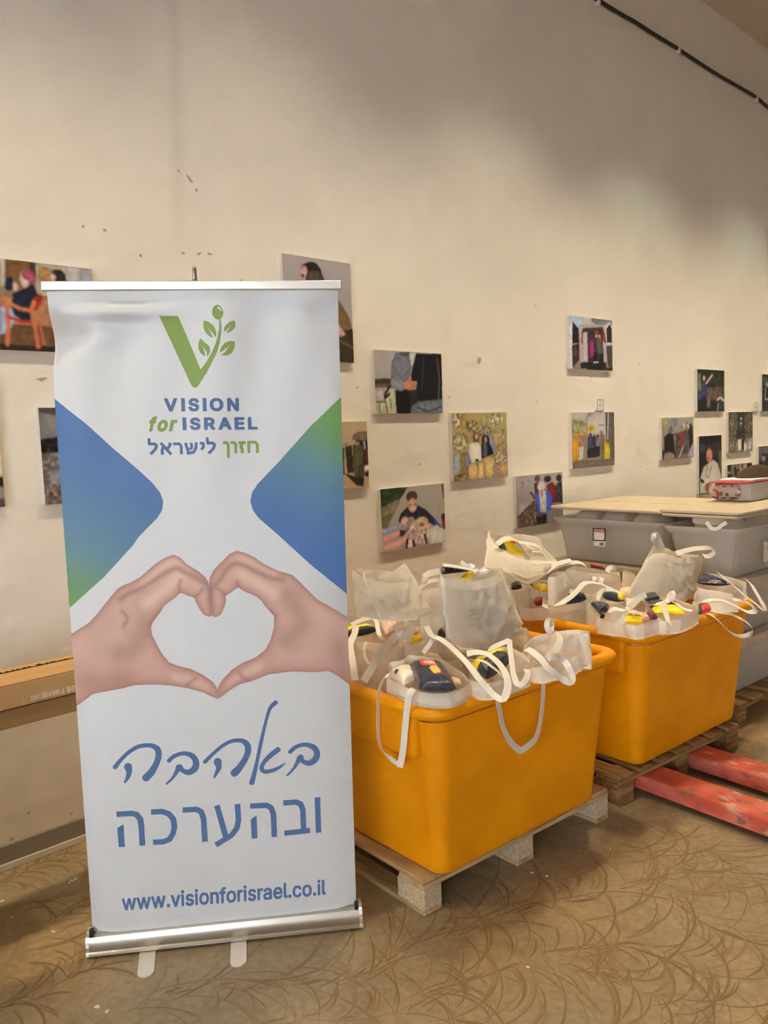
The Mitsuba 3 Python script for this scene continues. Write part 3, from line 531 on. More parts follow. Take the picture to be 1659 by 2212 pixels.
# hardware
tc = (STL + STR) / 2; te = (STR - STL) / np.linalg.norm(STR - STL)
tn = BN; tu = np.cross(te, -tn); tu = tu if tu[2] > 0 else -tu
obj('top_rail', xf(box(-0.437, 0.437, -0.008, 0.008, -0.004, 0.023, 0.0025), frame(tc + tu * 0.0, te, -tn, tu)), 'brushed', bt, label='silver clamp rail')
bc = (SBL + SBR) / 2; bc[2] = 0
prof = [(-0.075, 0.006), (-0.078, 0.03), (-0.06, 0.066), (-0.03, 0.078), (-0.008, 0.076), (-0.004, 0.070), (0.004, 0.069), (0.010, 0.066), (0.016, 0.052), (0.0185, 0.036), (0.018, 0.022), (0.023, 0.018), (0.024, 0.011), (0.020, 0.007), (0.012, 0.004)]
def prism(prof, s0, s1):
    """A cross-section (out of the face, up) swept along the banner's foot."""
    q = [np.stack([bc + BE * s + BN * a + np.array([0, 0, b]) for a, b in prof]) for s in (s0, s1)]
    return facing_out(loft(q))
def facing_out(m):
    if m.volume < 0: m.invert()
    return m
obj('base', prism(prof, -0.432, 0.432), 'base_metal', bt, 25, label='silver cassette base')
capp = [(a * 1.05, b * 1.02 + 0.0) for a, b in prof]
obj('end_cap', prism(capp, -0.442, -0.4318), 'brushed', bt); obj('end_cap', prism(capp, 0.4318, 0.442), 'brushed', bt)
for s in (-0.43, 0.418):
    obj('slot_plug', xf(box(0, 0.012, -0.012, 0.004, 0.0, 0.024, 0.001), frame(bc + BE * s + np.array([0, 0, 0.066]), BE, -BN, (0, 0, 1))), 'black_plastic', bt)
for c in ([(1.105, 2.3737, 0), (1.0303, 2.2462, 0)], [(1.336, 2.1986, 0), (1.2564, 2.0798, 0)]):
    a, b = np.array(c[0]), np.array(c[1]); d = (b - a) / np.linalg.norm(b - a); L = np.linalg.norm(b - a); s = np.cross((0, 0, 1), d)
    out = sg.LineString([(-0.10, 0), (L - 0.025, 0)]).buffer(0.025, 12)
    m = trimesh.creation.extrude_polygon(out, 0.004, engine='earcut')
    obj('foot', xf(m, frame(a + [0, 0, 0.0005], d, s, (0, 0, 1))), 'foot_white', bt, label='flat fold-out foot')
pb = bc - BN * 0.035 + [0, 0, 0.07]; pt = tc - BN * 0.02 + tu * 0.03
obj('pole', tube([pb, pt], 0.008, 12, 3, False), 'steel', bt, True)
obj('hook', tube([pt + BN * 0.0, pt + tu * 0.025 + BN * 0.002, pt + tu * 0.033 + BN * 0.010, pt + tu * 0.024 + BN * 0.017, pt - tu * 0.004 + BN * 0.019], 0.0062, 10, 24), 'steel', bt, True, label='chrome hook over the rail')

# ------------------------------------------------------------------ pallets
def pallet(name, label, x, y, a, L, D, front_w=0.085, old=False, chip=True):
    """A wooden pallet, front corner at (x, y), L wide along its front, D deep."""
    m = yawm(x, y, 0, a); t = thing(name, label, 'pallet')
    wx, wy = ('old_x', 'old_y') if old else ('pine_x', 'pine_y')
    g = np.random.default_rng(int(x * 100))
    xs = [0.0, (L - 0.10) / 2, L - front_w]; ys = [0.0, (D - 0.14) / 2, D - 0.14]
    for xx in xs:
        w = front_w if xx != xs[1] else 0.095
        obj('bottom_board', xf(box(xx, xx + w, 0.0, D, 0.0, 0.018, 0.003), m), wy, t)
        for yy in ys:
            obj('block', xf(box(xx + 0.001, xx + w - 0.001, yy + 0.001, yy + 0.14, 0.018, 0.092, 0.003), m), 'chipboard' if chip else wx, t)
    for yy in ys: obj('cross_board', xf(box(0, L, yy, yy + 0.13, 0.092, 0.110, 0.003), m), wx, t)
    n = 7; w = 0.098; gap = (L - n * w) / (n - 1)
    for i in range(n):
        d = g.uniform(-0.004, 0.004)
        obj('deck_board', xf(box(i * (w + gap), i * (w + gap) + w, d, D + d, 0.110, 0.128, 0.003), m), wy, t)
    return t
pallet('wooden_pallet', 'pale wooden pallet with chipboard blocks under the nearer yellow bin', 1.839, 1.840, -0.071, 1.035, 1.2)
pallet('wooden_pallet', 'dark weathered pallet under the second yellow bin, with the red forks in it', 2.992, 1.783, -0.0985, 0.96, 1.2, 0.10, True, False)
pallet('wooden_pallet', 'brown pallet under the stacked clear tubs', 4.215, 1.80, -0.0578, 1.15, 1.36, 0.09, True, False)

# ------------------------------------------------------------------ yellow bins
EB = np.array([0.99832884, -0.05778859, 0.0]); NB = np.array([0.05778859, 0.99832884, 0.0])
BL_, BW_, BZ = 0.866, 0.62, 0.128
RIMZ = 0.735
def bin_ring(d, z):
    return rrect(-d, BL_ + d, -d, BW_ + d, 0.045 + max(d, 0) * 0.55, z, 8)
def bin_tub(label, o):
    m = frame(o, EB, NB, (0, 0, 1)); m[2, 3] = BZ; t = thing('yellow_bin', label, 'bin')
    top = RIMZ - BZ; tp = lambda z: 0.055 * z / 0.56
    rings = [bin_ring(-0.03, 0.0), bin_ring(-0.012, 0.002), bin_ring(-0.003, 0.010)] + [bin_ring(tp(z), z) for z in np.linspace(0.022, 0.56, 8)]
    rings += [bin_ring(tp(z) - 0.008, z) for z in np.linspace(0.56, 0.03, 6)]
    obj('body', xf(facing_out(loft(rings)), m), 'yellow_plastic', t, 40)
    c, r = 0.070, 0.0235; zc = top - r + 0.012
    an = np.linspace(0, 2 * math.pi, 17)
    rr = [bin_ring(c - r * 1.15 * math.cos(q) - 0.006, zc + r * math.sin(q)) for q in an]
    obj('rim', xf(facing_out(loft(rr, False, False)), m), 'yellow_plastic', t, True, label='thick rolled rim')
    for s in (0, 1):
        q = [rrect(-0.078, 0.0, 0.018, BW_ - 0.018, 0.02, 0.58, 4), rrect(-0.078, -0.0, 0.026, BW_ - 0.026, 0.02, 0.445, 4), rrect(-0.068, -0.0, 0.034, BW_ - 0.034, 0.02, 0.430, 4)]
        b = facing_out(loft(q))
        if s: b.apply_transform(np.diag([-1, 1, 1, 1])); b.apply_translation((BL_, 0, 0)); facing_out(b)
        obj('lug', xf(b, m), 'yellow_plastic', t, 30, label='moulded block under the rim')
    return m
B1, B2 = np.array([1.8834, 1.7995, 0]), np.array([3.1334, 1.7745, 0])
M1 = bin_tub('yellow plastic bin beside the banner, full of white carrier bags', B1)
M2 = bin_tub('yellow plastic bin standing over the red forks, full of white carrier bags', B2)

# ------------------------------------------------------------------ pallet jack
pj = thing('pallet_jack', 'red pallet jack with scratched forks pushed under the second pallet', 'pallet jack')
mj = yawm(3.143, 1.72, 0, -0.105)            # x across the forks, y along them towards the wall
for i, x0 in enumerate((0.0, 0.362)):
    pts = []
    top = [(x0 + 0.012, 0.42), (x0 + 0.143, 0.42), (x0 + 0.158, 0.36), (x0 + 0.158, -1.0), (x0, -1.0), (x0, 0.36)]
    a = trimesh.creation.extrude_polygon(sg.Polygon(top), 0.008, engine='earcut'); a.apply_translation((0, 0, 0.079))
    lo = sg.Polygon(top); rim = lo.difference(lo.buffer(-0.008)); b = trimesh.creation.extrude_polygon(rim, 0.052, engine='earcut'); b.apply_translation((0, 0, 0.028))
    q = sg.Polygon(top).buffer(-0.004); c = trimesh.creation.extrude_polygon(q, 0.0025, engine='earcut'); c.apply_translation((0, 0, 0.0868))
    f = obj('fork', xf(cat(a, b, c), mj), 'red_paint', pj, label='scratched red fork')
    for yy in (0.24, 0.30):
        w = trimesh.creation.cylinder(0.036, 0.07, sections=20); w.apply_transform(trimesh.transformations.rotation_matrix(math.pi / 2, (0, 1, 0))); w.apply_translation((x0 + 0.079, yy, 0.0365))
        obj('roller', xf(w, mj), 'black_plastic', f, 30)
obj('frame', xf(cat(box(-0.01, 0.53, -1.12, -0.99, 0.03, 0.30, 0.01), box(0.10, 0.42, -1.20, -1.10, 0.16, 0.40, 0.01)), mj), 'red_paint', pj)
for x in (0.19, 0.33):
    w = trimesh.creation.cylinder(0.09, 0.05, sections=24); w.apply_transform(trimesh.transformations.rotation_matrix(math.pi / 2, (0, 1, 0))); w.apply_translation((x, -1.26, 0.0905))
    obj('steering_wheel', xf(w, mj), 'black_plastic', pj, 30)
obj('pump', xf(box(0.2, 0.32, -1.30, -1.19, 0.06, 0.48, 0.02), mj), 'black_plastic', pj)
obj('handle', trimesh.Trimesh(*(lambda q: (q.vertices, q.faces))(xf(cat(tube([(0.26, -1.26, 0.44), (0.26, -1.34, 1.12)], 0.017, 10, 4, False), tube([(0.26, -1.34, 1.10), (0.17, -1.35, 1.16), (0.18, -1.36, 1.25), (0.34, -1.36, 1.25), (0.35, -1.35, 1.16), (0.26, -1.34, 1.10)], 0.012, 8, 40)), mj)), process=False), 'red_paint', pj, True)

# ------------------------------------------------------------------ clear tubs and lids
def tub(label, x0, x1, y0, y1, z0, z1, sticker=False, tag=False, a=-0.0578, px=4.30, py=1.84):
    """A translucent storage tub in the frame of the stack; sides taper, a flange runs round the top, ribs stand out."""
    m = yawm(px, py, 0, a); t = thing('storage_tub', label, 'storage tub')
    H = z1 - z0
    def ring(d, z):
        p = rrect(x0 + d, x1 - d, y0 + d, y1 - d, 0.05, z, 6)
        # dense, lightly fluted sides
        q = np.vstack([np.linspace(p[i], p[(i + 1) % len(p)], 10, endpoint=False) if np.linalg.norm(p[i] - p[(i + 1) % len(p)]) > 0.1 else p[i:i + 1] for i in range(len(p))])
        return q
    def flute(q, k):
        c = np.array([(x0 + x1) / 2, (y0 + y1) / 2]); o = q.copy()
        s = 0.5 + 0.5 * np.sin((q[:, 0] - x0) * 15.0 + 0.6) * np.sin((q[:, 1] - y0) * 15.0 + 0.9)
        o[:, :2] -= (q[:, :2] - c) / np.linalg.norm(q[:, :2] - c, axis=1)[:, None] * (s * k)[:, None]; return o
    rings = [ring(0.075, z0), ring(0.066, z0 + 0.005)] + [flute(ring(0.060 - 0.032 * u, z0 + 0.012 + (H * 0.80) * u), 0.010 * math.sin(math.pi * min(u * 1.15, 1)) + 1e-9) for u in np.linspace(0, 1, 9)]
    rings += [ring(0.018, z0 + 0.85 * H), ring(0.016, z1 - 0.014), ring(0.0, z1 - 0.012), ring(0.0, z1), ring(0.008, z1)]
    obj('body', xf(loft(rings, True, False), m), 'tub_plastic', t, 35)
    q = [ring(0.016, z1 - 0.030), ring(0.008, z1 - 0.030), ring(0.002, z1 - 0.012), ring(0.010, z1 - 0.013)]
    obj('flange', xf(loft(q, False, False), m), 'tub_plastic', t, 35)
    if sticker:
        s0 = [(5.2589, 14.3256, 9)]
    return t, m
COLS = [('front', 0.0, 0.86, 0.0, 0.46), ('back', 0.06, 0.49, 0.47, 1.30), ('back', 0.50, 0.93, 0.47, 1.30)]
LV = [(0.128, 0.415), (0.452, 0.735), (0.775, 1.052)]
NM = ['lowest', 'middle', 'topmost']
TUBS = {}
for ci, (nm, x0, x1, y0, y1) in enumerate(COLS):
    for li, (z0, z1) in enumerate(LV):
        lab = ['%s clear tub in the front stack nearest the pallet jack' % NM[li], '%s clear tub in the stack by the wall behind the yellow bin' % NM[li], '%s clear tub in the stack farthest from the yellow bins' % NM[li]][ci]
        if (ci, li) == (1, 2): lab = 'large clear tub with a red and white sticker, topmost by the wall'
        if (ci, li) == (0, 2): lab = 'clear tub with a white paper tag, topmost of the front stack'
        TUBS[ci, li] = tub(lab, x0, x1, y0, y1, z0, z1)
def lid(label, x0, x1, y0, y1, z, dz=(0, 0), th=0.017, lip=True, mat='cream_board'):
    m = yawm(4.30, 1.84, 0, -0.0578); k = thing('tub_lid', label, 'lid')
    r = lambda d, zz: rrect(x0 + d, x1 - d, y0 + d, y1 - d, 0.05, zz, 6)
    q = [r(0.012, z), r(0.002, z + 0.002), r(0.0, z + 0.006), r(0.0, z + th - 0.004), r(0.003, z + th), r(0.022, z + th), r(0.030, z + th - 0.003)]
    for a in q: a[:, 2] += (a[:, 0] - x0) * dz[0] + (a[:, 1] - y0) * dz[1]
    put(k, xf(facing_out(loft(q)), m), mat, 40); return k
lid('long cream lid lying on the bags of the large tub by the wall', 0.045, 0.49, 0.46, 1.31, 1.108)
lid('long cream lid on the farthest tub by the wall', 0.495, 0.945, 0.46, 1.31, 1.109)
lid('upper cream lid of the two on the front tub, below the grey box', -0.015, 0.88, -0.02, 0.475, 1.127, (0, 0.0))
lid('lower cream lid of the two on the front tub, just under the upper one', -0.03, 0.86, -0.005, 0.452, 1.108)
for ci, (nm, x0, x1, y0, y1) in enumerate(COLS):
    for li in (0, 1):
        lid('%s lid between two clear tubs of the %s' % (['cream', 'pale'][li], ['front stack', 'stack by the wall behind the yellow bin', 'stack farthest from the bins'][ci]), x0 - 0.012, x1 + 0.012, y0 - 0.012, y1 + 0.008, LV[li][1] + 0.0005, th=0.034 if li == 0 else 0.036)
# a sticker on the back tub and a paper tag on the front one
def decal(parent, quad, mat, off, label=None, name='sticker', r=0.0):
    """A thin card between four corners, off metres out of its plane towards the room."""
    q = np.array(quad); c = q.mean(0); ex = (q[1] - q[0]) + (q[2] - q[3]); ex /= np.linalg.norm(ex); ey = (q[0] - q[3]) + (q[1] - q[2]); ey -= ex * (ey @ ex); ey /= np.linalg.norm(ey); ez = np.cross(ex, ey)
    if ez @ (EYE - c) < 0: ez = -ez
    l = [((p - c) @ ex, (p - c) @ ey) for p in q]; pg = sg.Polygon(l)
    if r: pg = pg.buffer(-r).buffer(r, 6)
    m = trimesh.creation.extrude_polygon(pg, 0.0006, engine='earcut')
    fr = frame(c + ez * off, ex, ey, ez)
    if np.linalg.det(fr[:3, :3]) < 0: fr[:3, 0] *= -1; m.apply_transform(np.diag([-1, 1, 1, 1])); m.invert()
    return obj(name, xf(m, fr), mat, parent, label=label)
t1 = TUBS[1, 2][0]
S = [(4.385, 2.7777, 1.0041), (4.385, 2.6866, 1.0051), (4.385, 2.689, 0.9257), (4.385, 2.7791, 0.9238)]; S2 = [(4.385, 2.7722, 0.9243), (4.385, 2.6901, 0.9256), (4.385, 2.6941, 0.8902), (4.385, 2.7728, 0.8907)]; S3 = [(4.385, 2.7674, 0.9956), (4.385, 2.6923, 0.9967), (4.385, 2.6926, 0.9807), (4.385, 2.7677, 0.9793)]; S4 = [(4.385, 2.7299, 0.9159), (4.385, 2.7015, 0.9158), (4.385, 2.703, 0.8976), (4.385, 2.7302, 0.8977)]
decal(t1, S2, 'paper_white', 0.004, 'white bar code strip'); decal(t1, S, 'black_plastic', 0.005, 'black edged sticker', r=0.008)
c = np.mean(S, 0); S5 = [tuple(np.array(p) * 0.84 + c * 0.16) for p in S]
decal(t1, S5, 'paper_white', 0.006, 'white sticker face', r=0.007)
for i in range(6):
    a = np.array(S3); w0, w1 = i / 6 + 0.015, (i + 0.72) / 6
    decal(t1, [a[0] + (a[1] - a[0]) * w0, a[0] + (a[1] - a[0]) * w1, a[3] + (a[2] - a[3]) * w1, a[3] + (a[2] - a[3]) * w0], 'red_print', 0.0072, name='red_letter')
for i in range(7):
    a = np.array(S4); w0, w1 = i / 7, (i + [0.5, 0.25, 0.7, 0.4, 0.3, 0.6, 0.4][i]) / 7
    decal(t1, [a[0] + (a[1] - a[0]) * w0, a[0] + (a[1] - a[0]) * w1, a[3] + (a[2] - a[3]) * w1, a[3] + (a[2] - a[3]) * w0], 'black_plastic', 0.0056, name='bar')
t0 = TUBS[0, 2][0]
S = [(4.5119, 1.795, 0.9656), (4.6869, 1.795, 0.9581), (4.6883, 1.795, 0.8503), (4.5067, 1.795, 0.8563)]; decal(t0, S, 'paper_white', 0.004, 'white paper tag', 'paper_tag')
S = [(4.559, 1.795, 0.9421), (4.6225, 1.795, 0.937), (4.6228, 1.795, 0.9084), (4.5593, 1.795, 0.9111)]; decal(t0, S, 'socket_grey', 0.005, 'dark smudge on the tag', 'tag_mark', 0.006)

# white bags inside the top tubs, bulging above their rims and holding the lids up
def lump(x0, x1, y0, y1, z0, z1, seed, m):
    g = trimesh.creation.icosphere(3); v = np.array(g.vertices)
    v = np.sign(v) * np.abs(v) ** 0.55
    v += 0.12 * (meshkit.fbm(v * 1.6 + seed * 3.1, 3, seed)[:, None] - 0.5) * v
    v[:, 0] = (x0 + x1) / 2 + v[:, 0] * (x1 - x0) / 2 / 1.05; v[:, 1] = (y0 + y1) / 2 + v[:, 1] * (y1 - y0) / 2 / 1.05; v[:, 2] = (z0 + z1) / 2 + v[:, 2] * (z1 - z0) / 2 / 1.07
    return xf(trimesh.Trimesh(v, g.faces, process=False), m)
mt = TUBS[0, 0][1]
for i, (x0, x1, y0, y1) in enumerate([(0.145, 0.405, 0.57, 0.78), (0.145, 0.405, 0.80, 1.00), (0.145, 0.405, 1.02, 1.20), (0.59, 0.84, 0.57, 0.85), (0.59, 0.84, 0.90, 1.20), (0.10, 0.40, 0.105, 0.36), (0.43, 0.75, 0.105, 0.36)]):
    ci = 'front tub' if i > 4 else 'farthest tub' if i > 2 else 'large stickered tub'
    k = thing('packed_bag', ['white packed bag at the near end of the %s', 'white packed bag in the middle of the %s', 'white packed bag at the wall end of the %s', 'white packed bag at the near end of the %s', 'white packed bag at the wall end of the %s', 'white packed bag at the near end of the %s', 'white packed bag at the far end of the %s'][i] % ci, 'bag')
    put(k, lump(x0, x1, y0, y1, 0.785, 1.107, i, mt), 'bag_cloth', True)
# things on the lids
gb = thing('grey_box', 'flat grey cardboard box on the cream lids, under the brown hat', 'box')
Q = [(4.953, 2.0463, 1.145), (4.9939, 1.935, 1.145)]
mg = frame(Q[0], EB, NB, (0, 0, 1))
obj('carton', xf(box(0.0, 0.52, 0.0, 0.22, 0.0, 0.105, 0.003), mg), 'grey_card', gb); obj('flap', xf(box(-0.004, 0.524, -0.004, 0.224, 0.1055, 0.109, 0.001), mg), 'grey_card', gb)
wp = thing('wrapped_parcel', 'crinkled clear wrapped parcel in red and white beside the grey box', 'parcel')
g = trimesh.creation.icosphere(4); v = np.array(g.vertices); v = np.sign(v) * np.abs(v) ** 0.7; v += 0.16 * (meshkit.fbm(v * 3.3, 3, 4)[:, None] - 0.5)
Q2 = np.array([(4.9677, 2.0997, 1.145)][0])
wv = np.stack([Q2[0] + 0.02 + v[:, 0] * 0.055, Q2[1] + 0.10 + v[:, 1] * 0.11, 1.145 + 0.058 + v[:, 2] * 0.055], 1)
nz = meshkit.noise(wv * 38, 3); nz2 = meshkit.noise(wv * 55, 8)
col = np.where(nz[:, None] > 0.70, lin((150, 62, 66)), np.where(nz2[:, None] > 0.66, lin((95, 70, 66)), lin((185, 165, 152))))
put(wp, trimesh.Trimesh(wv, g.faces, process=False), 'wrap_vc', True, color=col)
rf = thing('red_folder', 'thin red folder lying on the grey box and the wrapped parcel', 'folder'); put(rf, xf(box(-0.09, 0.49, -0.008, 0.215, 0.1125, 0.119, 0.002), mg), 'red_print')
wf = thing('white_folder', 'thin white folder on top of the red folder', 'folder'); put(wf, xf(box(0.03, 0.485, 0.0, 0.21, 0.1195, 0.131, 0.002), mg), 'paper_white')
hb = thing('brown_hat', 'dark brown felt hat lying on the folders', 'hat')
an = np.linspace(0, 6.2832, 49)[:-1]; hp = [(0.20, 0.1315), (0.205, 0.135), (0.19, 0.146), (0.165, 0.163), (0.135, 0.179), (0.10, 0.192), (0.06, 0.202), (0.02, 0.206)]
obj('crown', xf(loft([np.stack([0.305 + r * np.cos(an), 0.105 + r * 0.5 * np.sin(an), np.full(48, z)], 1) for r, z in hp]), mg), 'brown_felt', hb, 40)

# ------------------------------------------------------------------ cartons on the left, on trestles
MC = yawm(0, 0, 0, -0.0)
def carton(label, x0, x1, y0, y1, z0, z1, mat, open_top=False):
    t = thing('cardboard_carton', label, 'carton')
    obj('body', box(x0, x1, y0, y1, z0, z1 - 0.004, 0.003), mat, t)
    return t
CY0, CY1 = 2.625, 2.83
u = carton('long brown cardboard carton with a torn seam along its top, on top of another carton', -0.9, 1.42, CY0, CY1, 0.815, 0.893, 'cardboard')
sy = 2.775
obj('flap', box(-0.9, 1.42, CY0 + 0.001, sy - 0.002, 0.8895, 0.8935, 0.001), 'cardboard', u); obj('flap', box(-0.9, 1.42, sy + 0.004, CY1 - 0.001, 0.8895, 0.8945, 0.001), 'cardboard', u)
g = np.random.default_rng(3); tear = []
for x in np.arange(0.55, 1.42, 0.011):
    s = np.clip((x - 0.5) / 0.4, 0.2, 1); L = g.uniform(0.004, 0.02) * s; a = g.normal(0, 0.5)
    tear.append(xf(box(-0.004, 0.004, 0, L, 0, 0.0012), yawm(x, sy + g.uniform(-0.004, 0.004), 0.8938, a)))
obj('torn_seam', cat(box(0.5, 1.42, sy - 0.0035, sy + 0.005, 0.8925, 0.8939), *tear), 'hole_black', u, label='dark torn slit along the top flaps', kind='stuff')
obj('tape', box(0.86, 0.868, CY0 - 0.0008, CY0, 0.818, 0.888), 'packing_tape', u); obj('tape', box(1.28, 1.288, CY0 - 0.0008, CY0, 0.818, 0.888), 'packing_tape', u)
fz = []
for x in np.arange(0.885, 1.30, 0.006):
    if g.uniform() < 0.85: fz.append(box(x, x + g.uniform(0.002, 0.006), CY0 - 0.0016, CY0, 0.822 + g.uniform(0, 0.004), 0.838 + g.uniform(0, 0.006)))
obj('frayed_tape', cat(*fz), 'frayed_tape', u, label='whitish frayed strip of tape', kind='stuff')
obj('shipping_label', box(1.09, 1.2, 2.665, 2.715, 0.8935, 0.8943), 'paper_white', u, label='white shipping label')
l = carton('long darker cardboard carton lying under the torn one', -0.9, 1.44, CY0 + 0.006, CY1, 0.752, 0.8145, 'cardboard_dark')
obj('tape', box(1.10, 1.108, CY0 + 0.0052, CY0 + 0.006, 0.754, 0.808), 'cardboard', l); obj('tape', box(1.30, 1.308, CY0 + 0.0052, CY0 + 0.006, 0.754, 0.808), 'cardboard', l)
for i, (x0, x1, y0, y1, z0, z1) in enumerate([(-0.76, -0.12, 2.32, 3.18, 0.0, 0.37), (-0.11, 0.50, 2.30, 3.20, 0.0, 0.36), (-0.75, -0.13, 2.33, 3.19, 0.372, 0.751), (-0.12, 0.49, 2.32, 3.18, 0.362, 0.751)]):
    t = thing('large_carton', ['large brown carton at the bottom of the pile, near end', 'large brown carton at the bottom of the pile, nearest the banner', 'large brown carton on top of the pile, near end', 'large brown carton on top of the pile, nearest the banner'][i], 'carton')
    obj('body', box(x0, x1, y0, y1, z0, z1, 0.004), 'cardboard', t); obj('tape', box(x0 + 0.01, x1 - 0.01, (y0 + y1) / 2 - 0.025, (y0 + y1) / 2 + 0.025, z1, z1 + 0.0006), 'packing_tape', t)
t = thing('trestle', 'plain wooden trestle behind the banner under the far end of the long cartons', 'trestle'); x = 1.36
obj('beam', box(x - 0.03, x + 0.03, 2.60, 2.86, 0.712, 0.752, 0.004), 'pine_y', t)
for sx in (-1, 1):
    for sy_ in (2.64, 2.82): obj('leg', tube([(x + sx * 0.02, sy_, 0.72), (x + sx * 0.06, sy_, 0.0)], 0.012, 8, 3, False), 'pine_y', t)

# ------------------------------------------------------------------ cable and sockets on the wall
CP = np.array([(4.321, 3.244, 4.4565), (4.519, 3.244, 4.4508), (4.6853, 3.244, 4.4508), (4.8295, 3.244, 4.4479), (4.9644, 3.244, 4.4599), (5.2843, 3.244, 4.6037), (5.5725, 3.244, 4.6039), (5.7884, 3.244, 4.6104), (6.0933, 3.244, 4.6069), (6.4413, 3.244, 4.6091), (6.7709, 3.244, 4.6019), (7.1489, 3.244, 4.5987), (7.5571, 3.244, 4.6061), (7.9419, 3.244, 4.6102), (8.2316, 3.244, 4.5851), (8.5436, 3.244, 4.5492), (9.0056, 3.244, 4.5303)])
CP = np.array([(4.3659, 3.244, 4.6117), (4.6347, 3.244, 4.607), (4.9538, 3.244, 4.6038), (5.2843, 3.244, 4.6037), (5.5725, 3.244, 4.6039), (5.7884, 3.244, 4.6104), (6.0933, 3.244, 4.6069), (6.4413, 3.244, 4.6091), (6.7709, 3.244, 4.6019), (7.1489, 3.244, 4.5987), (7.5571, 3.244, 4.6061), (7.9419, 3.244, 4.6102), (8.2316, 3.244, 4.5851), (8.5434, 3.244, 4.5672), (9.0048, 3.244, 4.5677)])
cb = thing('wall_cable', 'black cable clipped along the top of the wall', 'cable'); obj('sheath', tube(CP, 0.0135, 10, 160), 'cable_black', cb, True)
for c in [(6.4561, 3.244, 4.6035), (7.9591, 3.244, 4.5997), (5.2842, 3.244, 4.5994)]:
    obj('cable_clip', box(c[0] - 0.016, c[0] + 0.016, WY - 0.029, WY, c[2] - 0.03, c[2] + 0.022, 0.005), 'socket_white', cb, label='pale nail-on cable clip')
def plate(label, q, ring=True):
    q = np.array(q); x0, x1 = q[:, 0].min(), q[:, 0].max(); z0, z1 = q[:, 2].min(), q[:, 2].max(); t = thing('wall_socket', label, 'socket')
    obj('plate', box(x0, x1, WY - 0.012, WY, z0, z1, 0.004), 'socket_white', t)
    cx, cz = (x0 + x1) / 2, (z0 + z1) / 2; s = (x1 - x0) * 0.36
    for a, b, c_, d in ((-s, s, s * 0.85, s), (-s, s, -s, -s * 0.85), (-s, -s * 0.85, -s, s), (s * 0.85, s, -s, s)):
        obj('frame_line', box(cx + a, cx + b, WY - 0.0135, WY - 0.0118, cz + c_, cz + d), 'socket_grey', t)
    for a, b in ((-0.3, -0.1), (0.3, -0.1), (0, 0.3)):
        c = trimesh.creation.cylinder(s * 0.16, 0.003, sections=12); c.apply_transform(trimesh.transformations.rotation_matrix(math.pi / 2, (1, 0, 0))); c.apply_translation((cx + a * s, WY - 0.0125, cz + b * s)); obj('pin_hole', c, 'socket_grey', t)
plate('small white wall socket just above the picture with yellow bins', [(5.1784, 3.246, 1.8253), (5.2999, 3.246, 1.7481)])
plate('small pale wall socket beside the picture of a warehouse aisle', [(7.9152, 3.246, 1.8067), (8.0442, 3.246, 1.727)])

# ------------------------------------------------------------------ carrier bags and packets in the bins
def closed(ring, n=110, sm=0.9):
    p = np.asarray(ring, float); p = np.vstack([p, p[:1]])
    s = np.r_[0, np.cumsum(np.linalg.norm(np.diff(p, axis=0), axis=1))]
    q = np.stack([np.interp(np.linspace(0, s[-1], n, endpoint=False), s, p[:, k]) for k in range(3)], 1)
    w = np.exp(-0.5 * (np.arange(-4, 5) / sm) ** 2); w /= w.sum()
    return sum(w[k + 4] * np.roll(q, k, axis=0) for k in range(-4, 5))
def ribbon(pts, w=0.024, face=(-0.55, -0.75, 0.35), n=None, wob=0.0, seed=0):
    """A flat woven strap along the points, its width across the given facing direction."""
    L = np.linalg.norm(np.diff(np.asarray(pts)[:, :3], axis=0), axis=1).sum(); n = n or max(16, int(L / 0.012))
    p = spline(np.asarray(pts)[:, :3], n); t = np.gradient(p, axis=0); t /= np.linalg.norm(t, axis=1, keepdims=True) + 1e-9
    F = np.asarray(face, float); F = np.broadcast_to(F / np.linalg.norm(F), p.shape)
    b = np.cross(t, F); l = np.linalg.norm(b, axis=1, keepdims=True)
    k = np.exp(-0.5 * (np.arange(-3, 4) / 1.5) ** 2); k /= k.sum()
    b = np.where(l > 0.15, b / np.maximum(l, 1e-6), 0)
    for i in range(1, n):
        if np.linalg.norm(b[i]) < 0.1: b[i] = b[i - 1]
        elif b[i] @ b[i - 1] < 0: b[i] = -b[i]
    bp = np.pad(b, ((3, 3), (0, 0)), mode='edge'); b = sum(k[j] * bp[j:j + n] for j in range(7)); b /= np.linalg.norm(b, axis=1, keepdims=True) + 1e-9
    a = wob * np.sin(np.linspace(0, 5, n) + seed)[:, None]; nn = np.cross(t, b); b = b * np.cos(a) + nn * np.sin(a); nn = np.cross(t, b)
    h, d = w * 0.42, 0.0007
    return facing_out(loft([np.stack([p[i] + b[i] * h + nn[i] * d, p[i] - b[i] * h + nn[i] * d, p[i] - b[i] * h - nn[i] * d, p[i] + b[i] * h - nn[i] * d]) for i in range(n)]))
def knot(parent, c, r, seed):
    g = trimesh.creation.icosphere(3); v = np.array(g.vertices); v *= 1 + 0.5 * (meshkit.fbm(v * 1.9 + seed, 3, seed)[:, None] - 0.5)
    obj('knot', trimesh.Trimesh(np.array(c) + v * [r, r, r * 0.8], g.faces, process=False), 'ribbon_white', parent, True, label='knotted strap')
